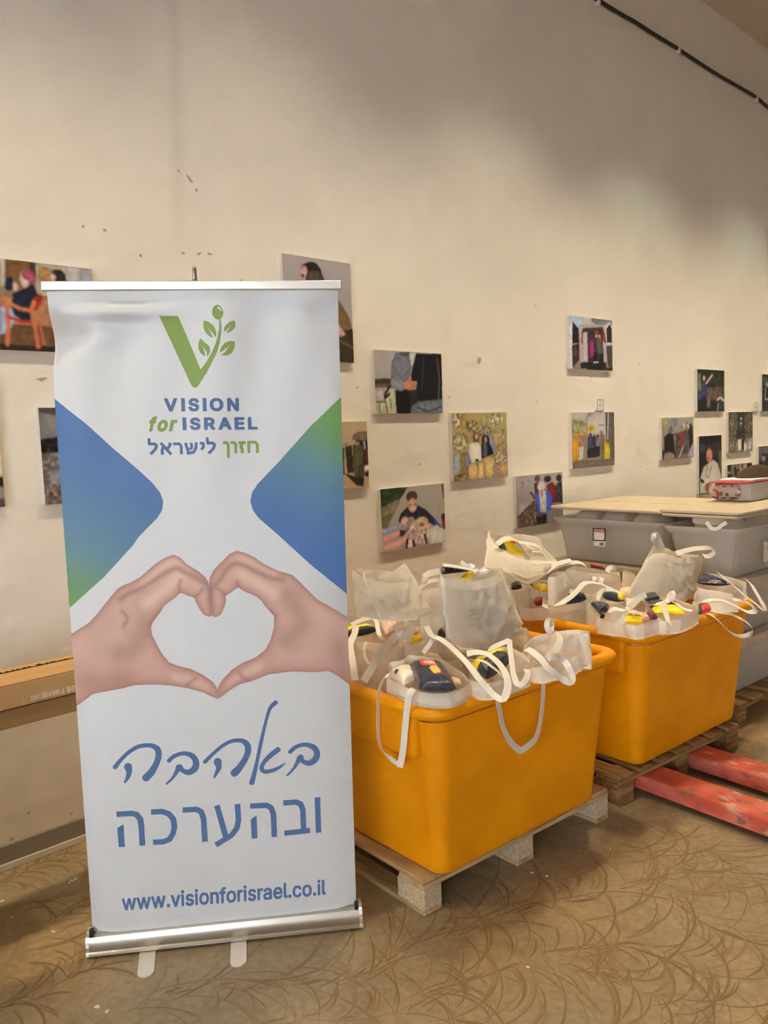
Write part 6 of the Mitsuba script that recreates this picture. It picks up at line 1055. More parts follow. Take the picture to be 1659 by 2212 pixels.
pic('canvas print of people in olive clothes beside a vehicle, at the banner edge', a[1][0] - 0.535, (a[1][0] + a[2][0]) / 2, a[2][2], a[1][2], ((190, 160, 120), (180, 145, 110)), [
    ('p', [(2.8293, 3.234, 1.6358), (2.8743, 3.234, 1.6531), (2.9471, 3.234, 1.6514), (2.9445, 3.234, 1.6035), (2.8277, 3.234, 1.6071)], (120, 100, 80)), ('p', [(2.8717, 3.234, 1.6058), (2.9445, 3.234, 1.6035), (2.9423, 3.234, 1.4611), (2.8972, 3.234, 1.4635)], (40, 32, 30)), ('l', [(2.9074, 3.234, 1.5963), (2.9112, 3.234, 1.5629)], 0.014, (150, 150, 165)), ('l', [(2.9196, 3.234, 1.5626), (2.9211, 3.234, 1.4874)], 0.012, (120, 30, 30)),
    ('p', [(2.6767, 3.234, 1.5797), (2.7243, 3.234, 1.5861), (2.7538, 3.234, 1.5444), (2.7633, 3.234, 1.4298), (2.7149, 3.234, 1.4245), (2.6701, 3.234, 1.4676)], (85, 75, 50), 0.9), ('p', [(2.7424, 3.234, 1.5774), (2.7686, 3.234, 1.5683), (2.7577, 3.234, 1.426), (2.7394, 3.234, 1.4801)], (75, 62, 40), 0.9), ('p', [(2.7717, 3.234, 1.5763), (2.8209, 3.234, 1.5827), (2.8234, 3.234, 1.4344), (2.7799, 3.234, 1.437)], (50, 45, 32), 0.9), ('e', [(2.7831, 3.234, 1.5861), (2.7973, 3.234, 1.5978)], (150, 110, 85)), ('e', [(2.7482, 3.234, 1.5853), (2.7594, 3.234, 1.595)], (170, 120, 95)),
    ('p', [(2.8263, 3.234, 1.5825), (2.871, 3.234, 1.5934), (2.9056, 3.234, 1.5631), (2.8963, 3.234, 1.4969), (2.8935, 3.234, 1.3969), (2.8378, 3.234, 1.3963), (2.8171, 3.234, 1.4678)], (85, 80, 52), 0.7), ('e', [(2.8572, 3.234, 1.5938), (2.8746, 3.234, 1.6077)], (175, 125, 100)), ('p', [(2.844, 3.234, 1.6045), (2.8719, 3.234, 1.6099), (2.874, 3.234, 1.5974), (2.8492, 3.234, 1.5982)], (40, 34, 28)), ('p', [(2.8645, 3.234, 1.4777), (2.9035, 3.234, 1.4757), (2.8916, 3.234, 1.3635), (2.8527, 3.234, 1.3662)], (65, 58, 42), 0.9),
    ('p', [(2.7638, 3.234, 1.4379), (2.8991, 3.234, 1.3965), (2.8858, 3.234, 1.3598), (2.8416, 3.234, 1.367), (2.7894, 3.234, 1.4118)], (40, 34, 28)), ('e', [(2.9194, 3.234, 1.4581), (2.9373, 3.234, 1.474)], (225, 205, 185), 0.9), ('p', [(2.8953, 3.234, 1.4302), (2.9357, 3.234, 1.4447), (2.9336, 3.234, 1.407), (2.9056, 3.234, 1.4129)], (50, 42, 38), 0.9)], seed=5)
pic('canvas print of two people in dark jackets, one hand clasping the other', *rect([(3.0039, 3.234, 2.0876), (3.5393, 3.234, 2.0859), (3.5333, 3.234, 1.7437), (3.0015, 3.234, 1.7451)]), ((170, 155, 142), (165, 152, 138)), [
    ('p', [(3.0035, 3.234, 1.9318), (3.1203, 3.234, 1.9372), (3.1185, 3.234, 1.9039), (3.002, 3.234, 1.905)], (50, 48, 38)), ('p', [(3.002, 3.234, 1.905), (3.1614, 3.234, 1.9076), (3.1598, 3.234, 1.8771), (3.0007, 3.234, 1.8812)], (110, 80, 62)), ('p', [(3.0091, 3.234, 1.8843), (3.1689, 3.234, 1.8864), (3.1613, 3.234, 1.7425), (3.0014, 3.234, 1.7439)], (190, 180, 140), 0.3), ('p', [(3.0087, 3.234, 1.8783), (3.0752, 3.234, 1.8821), (3.0797, 3.234, 1.8098), (3.0048, 3.234, 1.8067)], (180, 168, 160)),
    ('l', [(3.0089, 3.234, 1.8067), (3.0755, 3.234, 1.8098), (3.0891, 3.234, 1.7492)], 0.008, (35, 30, 28)), ('l', [(3.1138, 3.234, 1.8947), (3.0778, 3.234, 1.852), (3.0723, 3.234, 1.8279), (3.1073, 3.234, 1.8523)], 0.016, (28, 25, 24)), ('l', [(3.0291, 3.234, 1.7977), (3.0306, 3.234, 1.7496)], 0.006, (60, 55, 45)), ('l', [(3.1142, 3.234, 1.822), (3.1194, 3.234, 1.7611)], 0.006, (60, 55, 45)),
    ('p', [(3.1509, 3.234, 1.8709), (3.2827, 3.234, 1.8847), (3.3023, 3.234, 1.7412), (3.157, 3.234, 1.7425)], (22, 20, 20)), ('p', [(3.1333, 3.234, 2.0222), (3.1704, 3.234, 2.0781), (3.2753, 3.234, 2.0856), (3.3185, 3.234, 2.0595), (3.2681, 3.234, 1.9465), (3.2112, 3.234, 1.8654), (3.1426, 3.234, 1.8769), (3.119, 3.234, 1.913)], (115, 112, 115), 0.5), ('p', [(3.1288, 3.234, 1.9374), (3.2231, 3.234, 1.9271), (3.2115, 3.234, 1.8715), (3.1426, 3.234, 1.8769), (3.119, 3.234, 1.913)], (140, 135, 138), 0.3),
    ('p', [(3.2707, 3.234, 2.0823), (3.3241, 3.234, 2.0814), (3.3031, 3.234, 2.0217), (3.2843, 3.234, 2.0026)], (200, 190, 178)), ('p', [(3.1963, 3.234, 2.0792), (3.2752, 3.234, 2.0837), (3.2742, 3.234, 2.064), (3.2127, 3.234, 2.0615)], (80, 70, 70)), ('p', [(3.3286, 3.234, 2.0816), (3.542, 3.234, 2.0841), (3.5333, 3.234, 1.8039), (3.3235, 3.234, 1.8038), (3.2469, 3.234, 1.8781), (3.2875, 3.234, 1.9779)], (26, 24, 27), 0.5), ('p', [(3.2469, 3.234, 1.8781), (3.337, 3.234, 1.8917), (3.3316, 3.234, 1.785), (3.269, 3.234, 1.7914)], (38, 36, 40)),
    ('l', [(3.5025, 3.234, 2.0538), (3.5159, 3.234, 1.9391), (3.5008, 3.234, 1.8232)], 0.012, (75, 70, 70)), ('l', [(3.3911, 3.234, 2.0623), (3.3634, 3.234, 1.8732)], 0.008, (55, 50, 55)), ('p', [(3.2776, 3.234, 1.7851), (3.3329, 3.234, 1.8101), (3.5295, 3.234, 1.8233), (3.5331, 3.234, 1.7392), (3.2665, 3.234, 1.7415)], (105, 108, 108), 0.6), ('l', [(3.3222, 3.234, 1.7787), (3.4127, 3.234, 1.753), (3.5276, 3.234, 1.7846)], 0.008, (45, 48, 50)),
    ('p', [(3.2137, 3.234, 1.9146), (3.2677, 3.234, 1.9372), (3.2862, 3.234, 1.9531), (3.2803, 3.234, 1.925), (3.3295, 3.234, 1.9228), (3.3183, 3.234, 1.8789), (3.2643, 3.234, 1.8721), (3.2209, 3.234, 1.884)], (190, 130, 100), 0.3), ('l', [(3.2749, 3.234, 1.9064), (3.3199, 3.234, 1.9102)], 0.004, (130, 80, 60)), ('l', [(3.2742, 3.234, 1.8921), (3.3145, 3.234, 1.8926)], 0.004, (130, 80, 60))], seed=6)
pic('canvas print of a smiling man in a dark jacket and hands reaching for soft toys', *rect([(3.0104, 3.234, 1.3361), (3.5187, 3.234, 1.3331), (3.5273, 3.234, 0.9833), (3.0123, 3.234, 0.992)]), ((165, 150, 130), (165, 148, 130)), [
    ('p', [(3.0075, 3.234, 1.3363), (3.2212, 3.234, 1.3341), (3.1882, 3.234, 1.2948), (3.156, 3.234, 1.2666), (3.1234, 3.234, 1.2257), (3.0851, 3.234, 1.1856), (3.0078, 3.234, 1.1801)], (50, 60, 40), 0.9), ('p', [(3.0166, 3.234, 1.2351), (3.1441, 3.234, 1.2719), (3.1553, 3.234, 1.2535), (3.0581, 3.234, 1.1275), (3.0223, 3.234, 1.1226), (3.0076, 3.234, 1.1758)], (125, 112, 85), 0.8), ('p', [(3.008, 3.234, 1.1843), (3.0976, 3.234, 1.1932), (3.0517, 3.234, 1.1195), (3.016, 3.234, 1.1147)], (110, 98, 68), 0.6), ('p', [(3.4997, 3.234, 1.3307), (3.5233, 3.234, 1.3291), (3.5257, 3.234, 1.2366), (3.5065, 3.234, 1.2612)], (120, 95, 70), 0.8),
    ('p', [(3.1372, 3.234, 1.1413), (3.158, 3.234, 1.1875), (3.2154, 3.234, 1.222), (3.2975, 3.234, 1.2238), (3.3605, 3.234, 1.1958), (3.4301, 3.234, 1.1393), (3.5008, 3.234, 1.0723), (3.4866, 3.234, 1.0599), (3.3956, 3.234, 1.1108), (3.1797, 3.234, 1.1326)], (38, 40, 50), 0.5), ('p', [(3.4301, 3.234, 1.1393), (3.5008, 3.234, 1.0723), (3.4799, 3.234, 1.0607), (3.4285, 3.234, 1.1074)], (50, 65, 150)), ('p', [(3.491, 3.234, 1.1519), (3.5251, 3.234, 1.1534), (3.5275, 3.234, 1.0602), (3.5001, 3.234, 1.0585)], (125, 50, 40), 0.6), ('e', [(3.5109, 3.234, 1.1408), (3.5287, 3.234, 1.1577)], (60, 42, 35)),
    ('e', [(3.2526, 3.234, 1.2765), (3.2986, 3.234, 1.3086)], (70, 52, 42), 0.6), ('e', [(3.2564, 3.234, 1.2274), (3.2921, 3.234, 1.269)], (205, 150, 125), 0.3), ('l', [(3.2314, 3.234, 1.2295), (3.2471, 3.234, 1.2304)], 0.006, (80, 50, 45)), ('l', [(3.2693, 3.234, 1.2316), (3.2851, 3.234, 1.2316)], 0.006, (80, 50, 45)), ('l', [(3.2397, 3.234, 1.2088), (3.2583, 3.234, 1.2027), (3.2808, 3.234, 1.2096)], 0.006, (235, 215, 200)), ('p', [(3.2143, 3.234, 1.2), (3.2508, 3.234, 1.1789), (3.2895, 3.234, 1.1932), (3.2914, 3.234, 1.1662), (3.2191, 3.234, 1.173)], (28, 28, 34)),
    ('p', [(3.0101, 3.234, 1.1153), (3.1182, 3.234, 1.1257), (3.1795, 3.234, 1.1282), (3.185, 3.234, 1.1144), (3.0563, 3.234, 1.093), (3.0139, 3.234, 1.0761)], (150, 155, 175), 0.8), ('p', [(3.011, 3.234, 1.0764), (3.1473, 3.234, 1.1007), (3.1966, 3.234, 1.0999), (3.1829, 3.234, 1.0748), (3.1022, 3.234, 1.053), (3.0177, 3.234, 1.0367)], (215, 150, 140), 0.25), ('p', [(3.0143, 3.234, 1.0285), (3.1946, 3.234, 1.0602), (3.2312, 3.234, 1.0427), (3.1423, 3.234, 1.0043), (3.0152, 3.234, 0.9916)], (220, 160, 145), 0.25), ('p', [(3.1471, 3.234, 1.0963), (3.2086, 3.234, 1.0897), (3.1761, 3.234, 1.0623), (3.145, 3.234, 1.0569)], (40, 42, 48)),
    ('e', [(3.1925, 3.234, 1.1401), (3.2251, 3.234, 1.168)], (215, 160, 150), 0.8), ('e', [(3.2407, 3.234, 1.1041), (3.2816, 3.234, 1.1626)], (195, 155, 145), 1.2), ('e', [(3.324, 3.234, 1.1135), (3.3846, 3.234, 1.1551)], (200, 170, 135), 0.8), ('e', [(3.3238, 3.234, 1.109), (3.3438, 3.234, 1.1205)], (110, 85, 65)), ('p', [(3.3435, 3.234, 1.116), (3.4021, 3.234, 1.1101), (3.3868, 3.234, 1.0661), (3.3475, 3.234, 1.0658)], (210, 155, 130), 0.8),
    ('p', [(3.3742, 3.234, 1.0765), (3.448, 3.234, 1.0963), (3.5273, 3.234, 1.0556), (3.5273, 3.234, 0.9833), (3.4027, 3.234, 0.9865), (3.3529, 3.234, 1.0425)], (215, 205, 185), 0.3), ('p', [(3.2012, 3.234, 1.0683), (3.3607, 3.234, 1.0689), (3.3636, 3.234, 0.9957), (3.1847, 3.234, 0.9903)], (205, 170, 155), 1.2), ('l', [(3.2056, 3.234, 1.0323), (3.1973, 3.234, 0.9932)], 0.018, (35, 30, 30)), ('l', [(3.2493, 3.234, 1.0272), (3.2604, 3.234, 0.9945)], 0.018, (35, 30, 30)), ('l', [(3.3466, 3.234, 1.0477), (3.3604, 3.234, 0.9961)], 0.016, (45, 45, 55)), ('e', [(3.226, 3.234, 1.0031), (3.2457, 3.234, 1.0187)], (235, 205, 195))], seed=7)
pic('canvas print of two women among huge wrapped bales', *rect([(3.6108, 3.234, 1.744), (4.1287, 3.234, 1.7438), (4.1283, 3.234, 1.3405), (3.6076, 3.234, 1.3382)]), ((175, 150, 95), (150, 125, 80)), [
    ('e', [(3.6523, 3.234, 1.6974), (3.6965, 3.234, 1.7433)], (170, 155, 120), 1.2), ('e', [(3.719, 3.234, 1.6918), (3.7568, 3.234, 1.7381)], (165, 130, 65), 0.7), ('e', [(3.7968, 3.234, 1.6623), (3.8571, 3.234, 1.6992)], (155, 130, 85), 1.1), ('e', [(3.909, 3.234, 1.6937), (3.9559, 3.234, 1.7316)], (165, 145, 85), 0.9), ('e', [(4.0233, 3.234, 1.6969), (4.0953, 3.234, 1.7401)], (175, 160, 115), 1.2), ('e', [(3.678, 3.234, 1.5715), (3.752, 3.234, 1.6303)], (175, 155, 110), 1.2),
    ('e', [(3.9136, 3.234, 1.6265), (3.9834, 3.234, 1.6636)], (160, 145, 110), 1.2), ('e', [(4.0501, 3.234, 1.5938), (4.1311, 3.234, 1.646)], (170, 145, 95), 0.9), ('p', [(3.6117, 3.234, 1.4996), (3.6821, 3.234, 1.506), (3.6763, 3.234, 1.3798), (3.62, 3.234, 1.3785)], (165, 160, 165), 0.8), ('p', [(3.6786, 3.234, 1.5061), (3.7247, 3.234, 1.5042), (3.7254, 3.234, 1.3627), (3.6756, 3.234, 1.3657)], (140, 108, 45), 0.4), ('p', [(3.7247, 3.234, 1.5042), (3.7678, 3.234, 1.5024), (3.7713, 3.234, 1.4169), (3.7335, 3.234, 1.3811)], (110, 112, 140), 0.9), ('p', [(3.6197, 3.234, 1.3738), (3.7553, 3.234, 1.3846), (3.7529, 3.234, 1.3325), (3.6179, 3.234, 1.3343)], (120, 95, 55), 1.1),
    ('p', [(3.9509, 3.234, 1.6159), (3.9799, 3.234, 1.5812), (4.0149, 3.234, 1.4971), (3.9688, 3.234, 1.499)], (130, 135, 165), 0.9), ('e', [(4.0784, 3.234, 1.5192), (4.1351, 3.234, 1.5468)], (165, 130, 85), 0.8), ('e', [(4.06, 3.234, 1.4558), (4.141, 3.234, 1.4969)], (175, 150, 115), 1.1),
    ('p', [(3.763, 3.234, 1.5546), (3.8074, 3.234, 1.5721), (3.851, 3.234, 1.5612), (3.8722, 3.234, 1.5365), (3.8722, 3.234, 1.4501), (3.846, 3.234, 1.4465), (3.7796, 3.234, 1.4403), (3.7534, 3.234, 1.503)], (235, 222, 190), 0.2), ('e', [(3.8267, 3.234, 1.5953), (3.8577, 3.234, 1.6278)], (110, 70, 50), 0.6), ('e', [(3.8321, 3.234, 1.5999), (3.8476, 3.234, 1.6185)], (205, 150, 125)), ('p', [(3.8011, 3.234, 1.596), (3.8104, 3.234, 1.5577), (3.796, 3.234, 1.563)], (105, 65, 45)), ('p', [(3.8488, 3.234, 1.5946), (3.8545, 3.234, 1.5563), (3.8402, 3.234, 1.5663)], (105, 65, 45)), ('p', [(3.8134, 3.234, 1.46), (3.8467, 3.234, 1.4633), (3.846, 3.234, 1.4465), (3.8165, 3.234, 1.447)], (30, 28, 28)),
    ('p', [(3.8726, 3.234, 1.5461), (3.8959, 3.234, 1.5645), (3.9486, 3.234, 1.5628), (3.9775, 3.234, 1.523), (3.9951, 3.234, 1.4857), (3.922, 3.234, 1.4719), (3.8726, 3.234, 1.4597)], (22, 22, 28), 0.4), ('e', [(3.9173, 3.234, 1.5734), (3.9544, 3.234, 1.6086)], (28, 22, 24)), ('e', [(3.9174, 3.234, 1.5758), (3.9349, 3.234, 1.597)], (165, 115, 95)), ('p', [(3.8954, 3.234, 1.5549), (3.9293, 3.234, 1.5537), (3.9297, 3.234, 1.4764), (3.8844, 3.234, 1.4735)], (85, 78, 90)),
    ('e', [(3.7918, 3.234, 1.3872), (3.8382, 3.234, 1.4373)], (215, 175, 110), 0.4), ('e', [(3.8655, 3.234, 1.383), (3.9054, 3.234, 1.4388)], (220, 180, 115), 0.4), ('e', [(3.942, 3.234, 1.4078), (4.0062, 3.234, 1.473)], (215, 175, 110), 0.5), ('e', [(4.0261, 3.234, 1.3935), (4.0747, 3.234, 1.4304)], (165, 125, 105), 1.0), ('e', [(4.0889, 3.234, 1.3901), (4.1304, 3.234, 1.4327)], (190, 150, 100), 0.7), ('l', [(3.9015, 3.234, 1.4342), (3.9017, 3.234, 1.3519)], 0.006, (70, 50, 30)), ('l', [(3.8377, 3.234, 1.4278), (3.8342, 3.234, 1.3464)], 0.006, (120, 85, 45))], seed=8)
pic('canvas print of a person in a blue shirt bending over sorted shoes', *rect([(4.2032, 3.234, 1.3319), (4.7301, 3.234, 1.3319), (4.7298, 3.234, 0.984), (4.2165, 3.234, 0.9997)]), ((165, 150, 138), (120, 105, 95)), [
    ('p', [(4.217, 3.234, 1.1602), (4.4112, 3.234, 1.1596), (4.4064, 3.234, 1.0295), (4.22, 3.234, 1.0274)], (165, 150, 138), 0.2), ('e', [(4.4425, 3.234, 1.3032), (4.4739, 3.234, 1.3247)], (90, 70, 65)), ('p', [(4.4068, 3.234, 1.2743), (4.4679, 3.234, 1.2807), (4.4649, 3.234, 1.1971), (4.4125, 3.234, 1.1959)], (75, 35, 40)), ('p', [(4.349, 3.234, 1.2189), (4.379, 3.234, 1.2193), (4.4293, 3.234, 1.179), (4.4028, 3.234, 1.1655)], (95, 62, 50)),
    ('e', [(4.5569, 3.234, 1.2933), (4.5982, 3.234, 1.3172)], (38, 30, 30)), ('p', [(4.5466, 3.234, 1.2544), (4.6102, 3.234, 1.2713), (4.6547, 3.234, 1.2362), (4.6694, 3.234, 1.1277), (4.596, 3.234, 1.1231), (4.5529, 3.234, 1.1798)], (115, 28, 28), 0.4), ('p', [(4.6552, 3.234, 1.2523), (4.7207, 3.234, 1.2748), (4.7295, 3.234, 1.1173), (4.6602, 3.234, 1.1285)], (45, 42, 48), 1.1), ('e', [(4.6888, 3.234, 1.293), (4.7222, 3.234, 1.3178)], (45, 38, 36)),
    ('p', [(4.4214, 3.234, 1.2005), (4.466, 3.234, 1.2285), (4.5545, 3.234, 1.2247), (4.6022, 3.234, 1.1706), (4.6132, 3.234, 1.0949), (4.5492, 3.234, 1.074), (4.5482, 3.234, 1.0475), (4.4426, 3.234, 1.0679), (4.4102, 3.234, 1.1336)], (62, 95, 190), 0.4), ('e', [(4.4843, 3.234, 1.2481), (4.5297, 3.234, 1.2819)], (205, 185, 170), 0.5), ('p', [(4.4571, 3.234, 1.2239), (4.5364, 3.234, 1.2181), (4.54, 3.234, 1.0695), (4.4692, 3.234, 1.076)], (200, 180, 165), 0.5), ('l', [(4.4877, 3.234, 1.2217), (4.4906, 3.234, 1.1794)], 0.016, (160, 95, 50)),
    ('p', [(4.2175, 3.234, 1.0685), (4.394, 3.234, 1.161), (4.4281, 3.234, 1.1478), (4.4426, 3.234, 1.0679), (4.5393, 3.234, 1.0483), (4.5372, 3.234, 0.99), (4.2231, 3.234, 0.999)], (100, 80, 62), 1.2), ('p', [(4.4251, 3.234, 1.0643), (4.5395, 3.234, 1.0536), (4.5374, 3.234, 0.9953), (4.4314, 3.234, 1.0008)], (30, 25, 25), 0.8), ('e', [(4.4686, 3.234, 1.0576), (4.5222, 3.234, 1.0711)], (80, 60, 50), 1.2), ('l', [(4.2676, 3.234, 1.2913), (4.2843, 3.234, 1.2902), (4.2788, 3.234, 1.2574)], 0.008, (110, 95, 88)), ('l', [(4.3439, 3.234, 1.3068), (4.3432, 3.234, 1.2889)], 0.006, (110, 95, 88))], seed=9)
pic('canvas print of people standing in the open back of a red and white van', *rect([(4.8482, 3.234, 2.3935), (5.4014, 3.234, 2.4113), (5.3945, 3.234, 2.0476), (4.8442, 3.234, 2.0284)]), ((190, 180, 170), (130, 112, 95)), [
    ('p', [(4.8462, 3.234, 2.3917), (5.0223, 3.234, 2.3988), (5.0199, 3.234, 2.3162), (4.8434, 3.234, 2.3054)], (170, 185, 195)), ('p', [(5.1235, 3.234, 2.4032), (5.4036, 3.234, 2.4098), (5.4027, 3.234, 2.3741), (5.2987, 3.234, 2.3162), (5.1228, 3.234, 2.3782)], (120, 115, 112)), ('p', [(4.8443, 3.234, 2.3324), (4.8884, 3.234, 2.3569), (4.8783, 3.234, 2.0358), (4.8442, 3.234, 2.0294)], (205, 200, 195)), ('p', [(4.8886, 3.234, 2.3623), (4.9604, 3.234, 2.318), (4.9673, 3.234, 2.2199), (4.8789, 3.234, 2.2101)], (28, 30, 28)), ('p', [(4.8786, 3.234, 2.1992), (4.9673, 3.234, 2.2199), (4.9636, 3.234, 2.0989), (4.8786, 3.234, 2.0468)], (70, 45, 42), 1.1),
    ('p', [(4.9612, 3.234, 2.3454), (5.3214, 3.234, 2.3688), (5.3143, 3.234, 2.0941), (4.973, 3.234, 2.0827)], (185, 172, 165), 0.3), ('p', [(4.9997, 3.234, 2.3095), (5.0202, 3.234, 2.3272), (5.2676, 3.234, 2.3483), (5.2984, 3.234, 2.3048), (5.3179, 3.234, 2.2317), (5.2755, 3.234, 2.2467), (5.2614, 3.234, 2.314), (5.0194, 3.234, 2.2997), (5.0119, 3.234, 2.2166), (4.9919, 3.234, 2.2156)], (140, 35, 35)), ('p', [(5.02, 3.234, 2.3217), (5.2676, 3.234, 2.3483), (5.2775, 3.234, 2.3206), (5.0144, 3.234, 2.2994)], (55, 48, 42)), ('p', [(5.0144, 3.234, 2.2994), (5.2669, 3.234, 2.32), (5.2821, 3.234, 2.0931), (5.0029, 3.234, 2.0837)], (60, 45, 45), 0.9),
    ('p', [(5.0142, 3.234, 2.2939), (5.0697, 3.234, 2.3027), (5.0737, 3.234, 2.0916), (5.0031, 3.234, 2.0892)], (185, 165, 165), 0.4), ('p', [(5.0985, 3.234, 2.2432), (5.15, 3.234, 2.2514), (5.157, 3.234, 2.1339), (5.0951, 3.234, 2.1259)], (150, 40, 110)), ('e', [(5.1302, 3.234, 2.2783), (5.1513, 3.234, 2.2991)], (60, 40, 40)), ('p', [(5.1922, 3.234, 2.2762), (5.2445, 3.234, 2.2734), (5.2752, 3.234, 2.2353), (5.2626, 3.234, 2.1608), (5.2093, 3.234, 2.1416), (5.1901, 3.234, 2.2029)], (88, 82, 70)), ('e', [(5.1871, 3.234, 2.2815), (5.2032, 3.234, 2.2965)], (190, 145, 120)), ('e', [(5.2289, 3.234, 2.281), (5.243, 3.234, 2.2959)], (185, 140, 118)), ('l', [(5.1723, 3.234, 2.3087), (5.2139, 3.234, 2.3084)], 0.012, (170, 50, 45)),
    ('p', [(5.1475, 3.234, 2.1616), (5.1995, 3.234, 2.1638), (5.1975, 3.234, 2.0902), (5.1351, 3.234, 2.0881)], (25, 22, 25)), ('p', [(5.2097, 3.234, 2.1529), (5.2732, 3.234, 2.1612), (5.2716, 3.234, 2.0984), (5.2186, 3.234, 2.0966)], (32, 30, 32)), ('p', [(5.2999, 3.234, 2.3617), (5.3652, 3.234, 2.3945), (5.3968, 3.234, 2.3565), (5.3959, 3.234, 2.2356), (5.3176, 3.234, 2.2203)], (225, 220, 215)), ('p', [(5.3207, 3.234, 2.3403), (5.3702, 3.234, 2.3777), (5.3942, 3.234, 2.3391), (5.3939, 3.234, 2.2412), (5.3234, 3.234, 2.2377)], (35, 35, 30)), ('p', [(5.3174, 3.234, 2.2145), (5.3956, 3.234, 2.2211), (5.3935, 3.234, 2.0505), (5.3352, 3.234, 2.0718)], (70, 58, 48), 0.7), ('p', [(4.973, 3.234, 2.0827), (5.3143, 3.234, 2.097), (5.3132, 3.234, 2.0539), (4.9818, 3.234, 2.0443)], (28, 28, 28)), ('l', [(5.1455, 3.234, 2.0913), (5.2081, 3.234, 2.0951)], 0.008, (200, 195, 190)), ('l', [(5.0622, 3.234, 2.0438), (5.3946, 3.234, 2.0505)], 0.02, (35, 32, 32))], seed=10)
pic('canvas print of a group outside a pale building with orange and yellow bins', *rect([(4.8591, 3.234, 1.7371), (5.4065, 3.234, 1.7376), (5.4101, 3.234, 1.3435), (4.8536, 3.234, 1.3461)]), ((185, 170, 145), (125, 108, 92)), [
    ('p', [(4.8576, 3.234, 1.6903), (4.9511, 3.234, 1.6891), (5.0506, 3.234, 1.6483), (5.0483, 3.234, 1.5693), (4.8595, 3.234, 1.5965)], (150, 145, 95), 0.9), ('p', [(5.0316, 3.234, 1.6936), (5.1667, 3.234, 1.7347), (5.3049, 3.234, 1.7365), (5.3003, 3.234, 1.5624), (5.0381, 3.234, 1.5695)], (195, 180, 165), 0.15), ('p', [(5.0633, 3.234, 1.7355), (5.1563, 3.234, 1.7359), (5.0418, 3.234, 1.6963)], (125, 130, 140)), ('p', [(5.2887, 3.234, 1.7367), (5.4087, 3.234, 1.7358), (5.4103, 3.234, 1.3524), (5.2976, 3.234, 1.4575)], (100, 85, 78), 0.5), ('l', [(5.3319, 3.234, 1.7334), (5.316, 3.234, 1.5386)], 0.014, (180, 170, 160)), ('l', [(5.0417, 3.234, 1.6935), (5.0534, 3.234, 1.5691)], 0.008, (80, 65, 55)),
    ('p', [(5.0658, 3.234, 1.6452), (5.1382, 3.234, 1.6495), (5.1368, 3.234, 1.6011), (5.0694, 3.234, 1.5913)], (215, 175, 40)), ('l', [(5.0807, 3.234, 1.6279), (5.1221, 3.234, 1.6299)], 0.008, (90, 75, 30)), ('l', [(5.0803, 3.234, 1.6138), (5.1216, 3.234, 1.6157)], 0.008, (90, 75, 30)), ('l', [(5.1956, 3.234, 1.6428), (5.2702, 3.234, 1.6443)], 0.01, (150, 135, 125)), ('p', [(4.8546, 3.234, 1.5966), (4.9886, 3.234, 1.6074), (5.0687, 3.234, 1.5687), (4.8585, 3.234, 1.5634)], (175, 130, 70), 0.7),
    ('p', [(4.8581, 3.234, 1.5523), (4.9422, 3.234, 1.561), (4.942, 3.234, 1.393), (4.8679, 3.234, 1.3966)], (215, 145, 35), 0.3), ('p', [(4.9375, 3.234, 1.5723), (5.0483, 3.234, 1.5693), (5.0329, 3.234, 1.3942), (4.9322, 3.234, 1.3991)], (150, 120, 95), 0.6), ('p', [(4.9401, 3.234, 1.494), (5.0004, 3.234, 1.4974), (4.9927, 3.234, 1.4075), (4.9372, 3.234, 1.3988)], (195, 182, 175)), ('l', [(4.9055, 3.234, 1.562), (4.9045, 3.234, 1.4004)], 0.006, (120, 75, 25)),
    ('p', [(5.0532, 3.234, 1.5635), (5.1151, 3.234, 1.5674), (5.1161, 3.234, 1.4189), (5.0438, 3.234, 1.4164)], (60, 62, 85), 0.6), ('p', [(5.1151, 3.234, 1.5674), (5.162, 3.234, 1.5662), (5.1578, 3.234, 1.417), (5.1211, 3.234, 1.4129)], (50, 45, 42), 0.6), ('p', [(5.1618, 3.234, 1.5604), (5.2147, 3.234, 1.5647), (5.2165, 3.234, 1.4376), (5.1634, 3.234, 1.4283)], (110, 108, 120), 0.6), ('p', [(5.215, 3.234, 1.5762), (5.2737, 3.234, 1.5747), (5.2634, 3.234, 1.389), (5.2259, 3.234, 1.3908)], (120, 95, 68), 0.6), ('e', [(5.0895, 3.234, 1.5767), (5.1106, 3.234, 1.5903)], (80, 62, 55)), ('e', [(5.1391, 3.234, 1.5696), (5.154, 3.234, 1.5807)], (110, 85, 75)), ('e', [(5.183, 3.234, 1.5656), (5.1992, 3.234, 1.5795)], (70, 55, 50)), ('e', [(5.2366, 3.234, 1.5872), (5.2584, 3.234, 1.6041)], (140, 105, 85)),
    ('p', [(5.2668, 3.234, 1.5169), (5.3263, 3.234, 1.5178), (5.3524, 3.234, 1.4671), (5.3393, 3.234, 1.3854), (5.2686, 3.234, 1.3829)], (200, 165, 40), 0.4), ('p', [(5.0456, 3.234, 1.4788), (5.2128, 3.234, 1.4955), (5.2106, 3.234, 1.4147), (5.0436, 3.234, 1.4108)], (38, 35, 38), 0.6), ('p', [(4.863, 3.234, 1.3968), (5.4113, 3.234, 1.3938), (5.4101, 3.234, 1.3435), (4.8614, 3.234, 1.3468)], (110, 95, 80), 0.4)], seed=11)
R5 = 0.0055
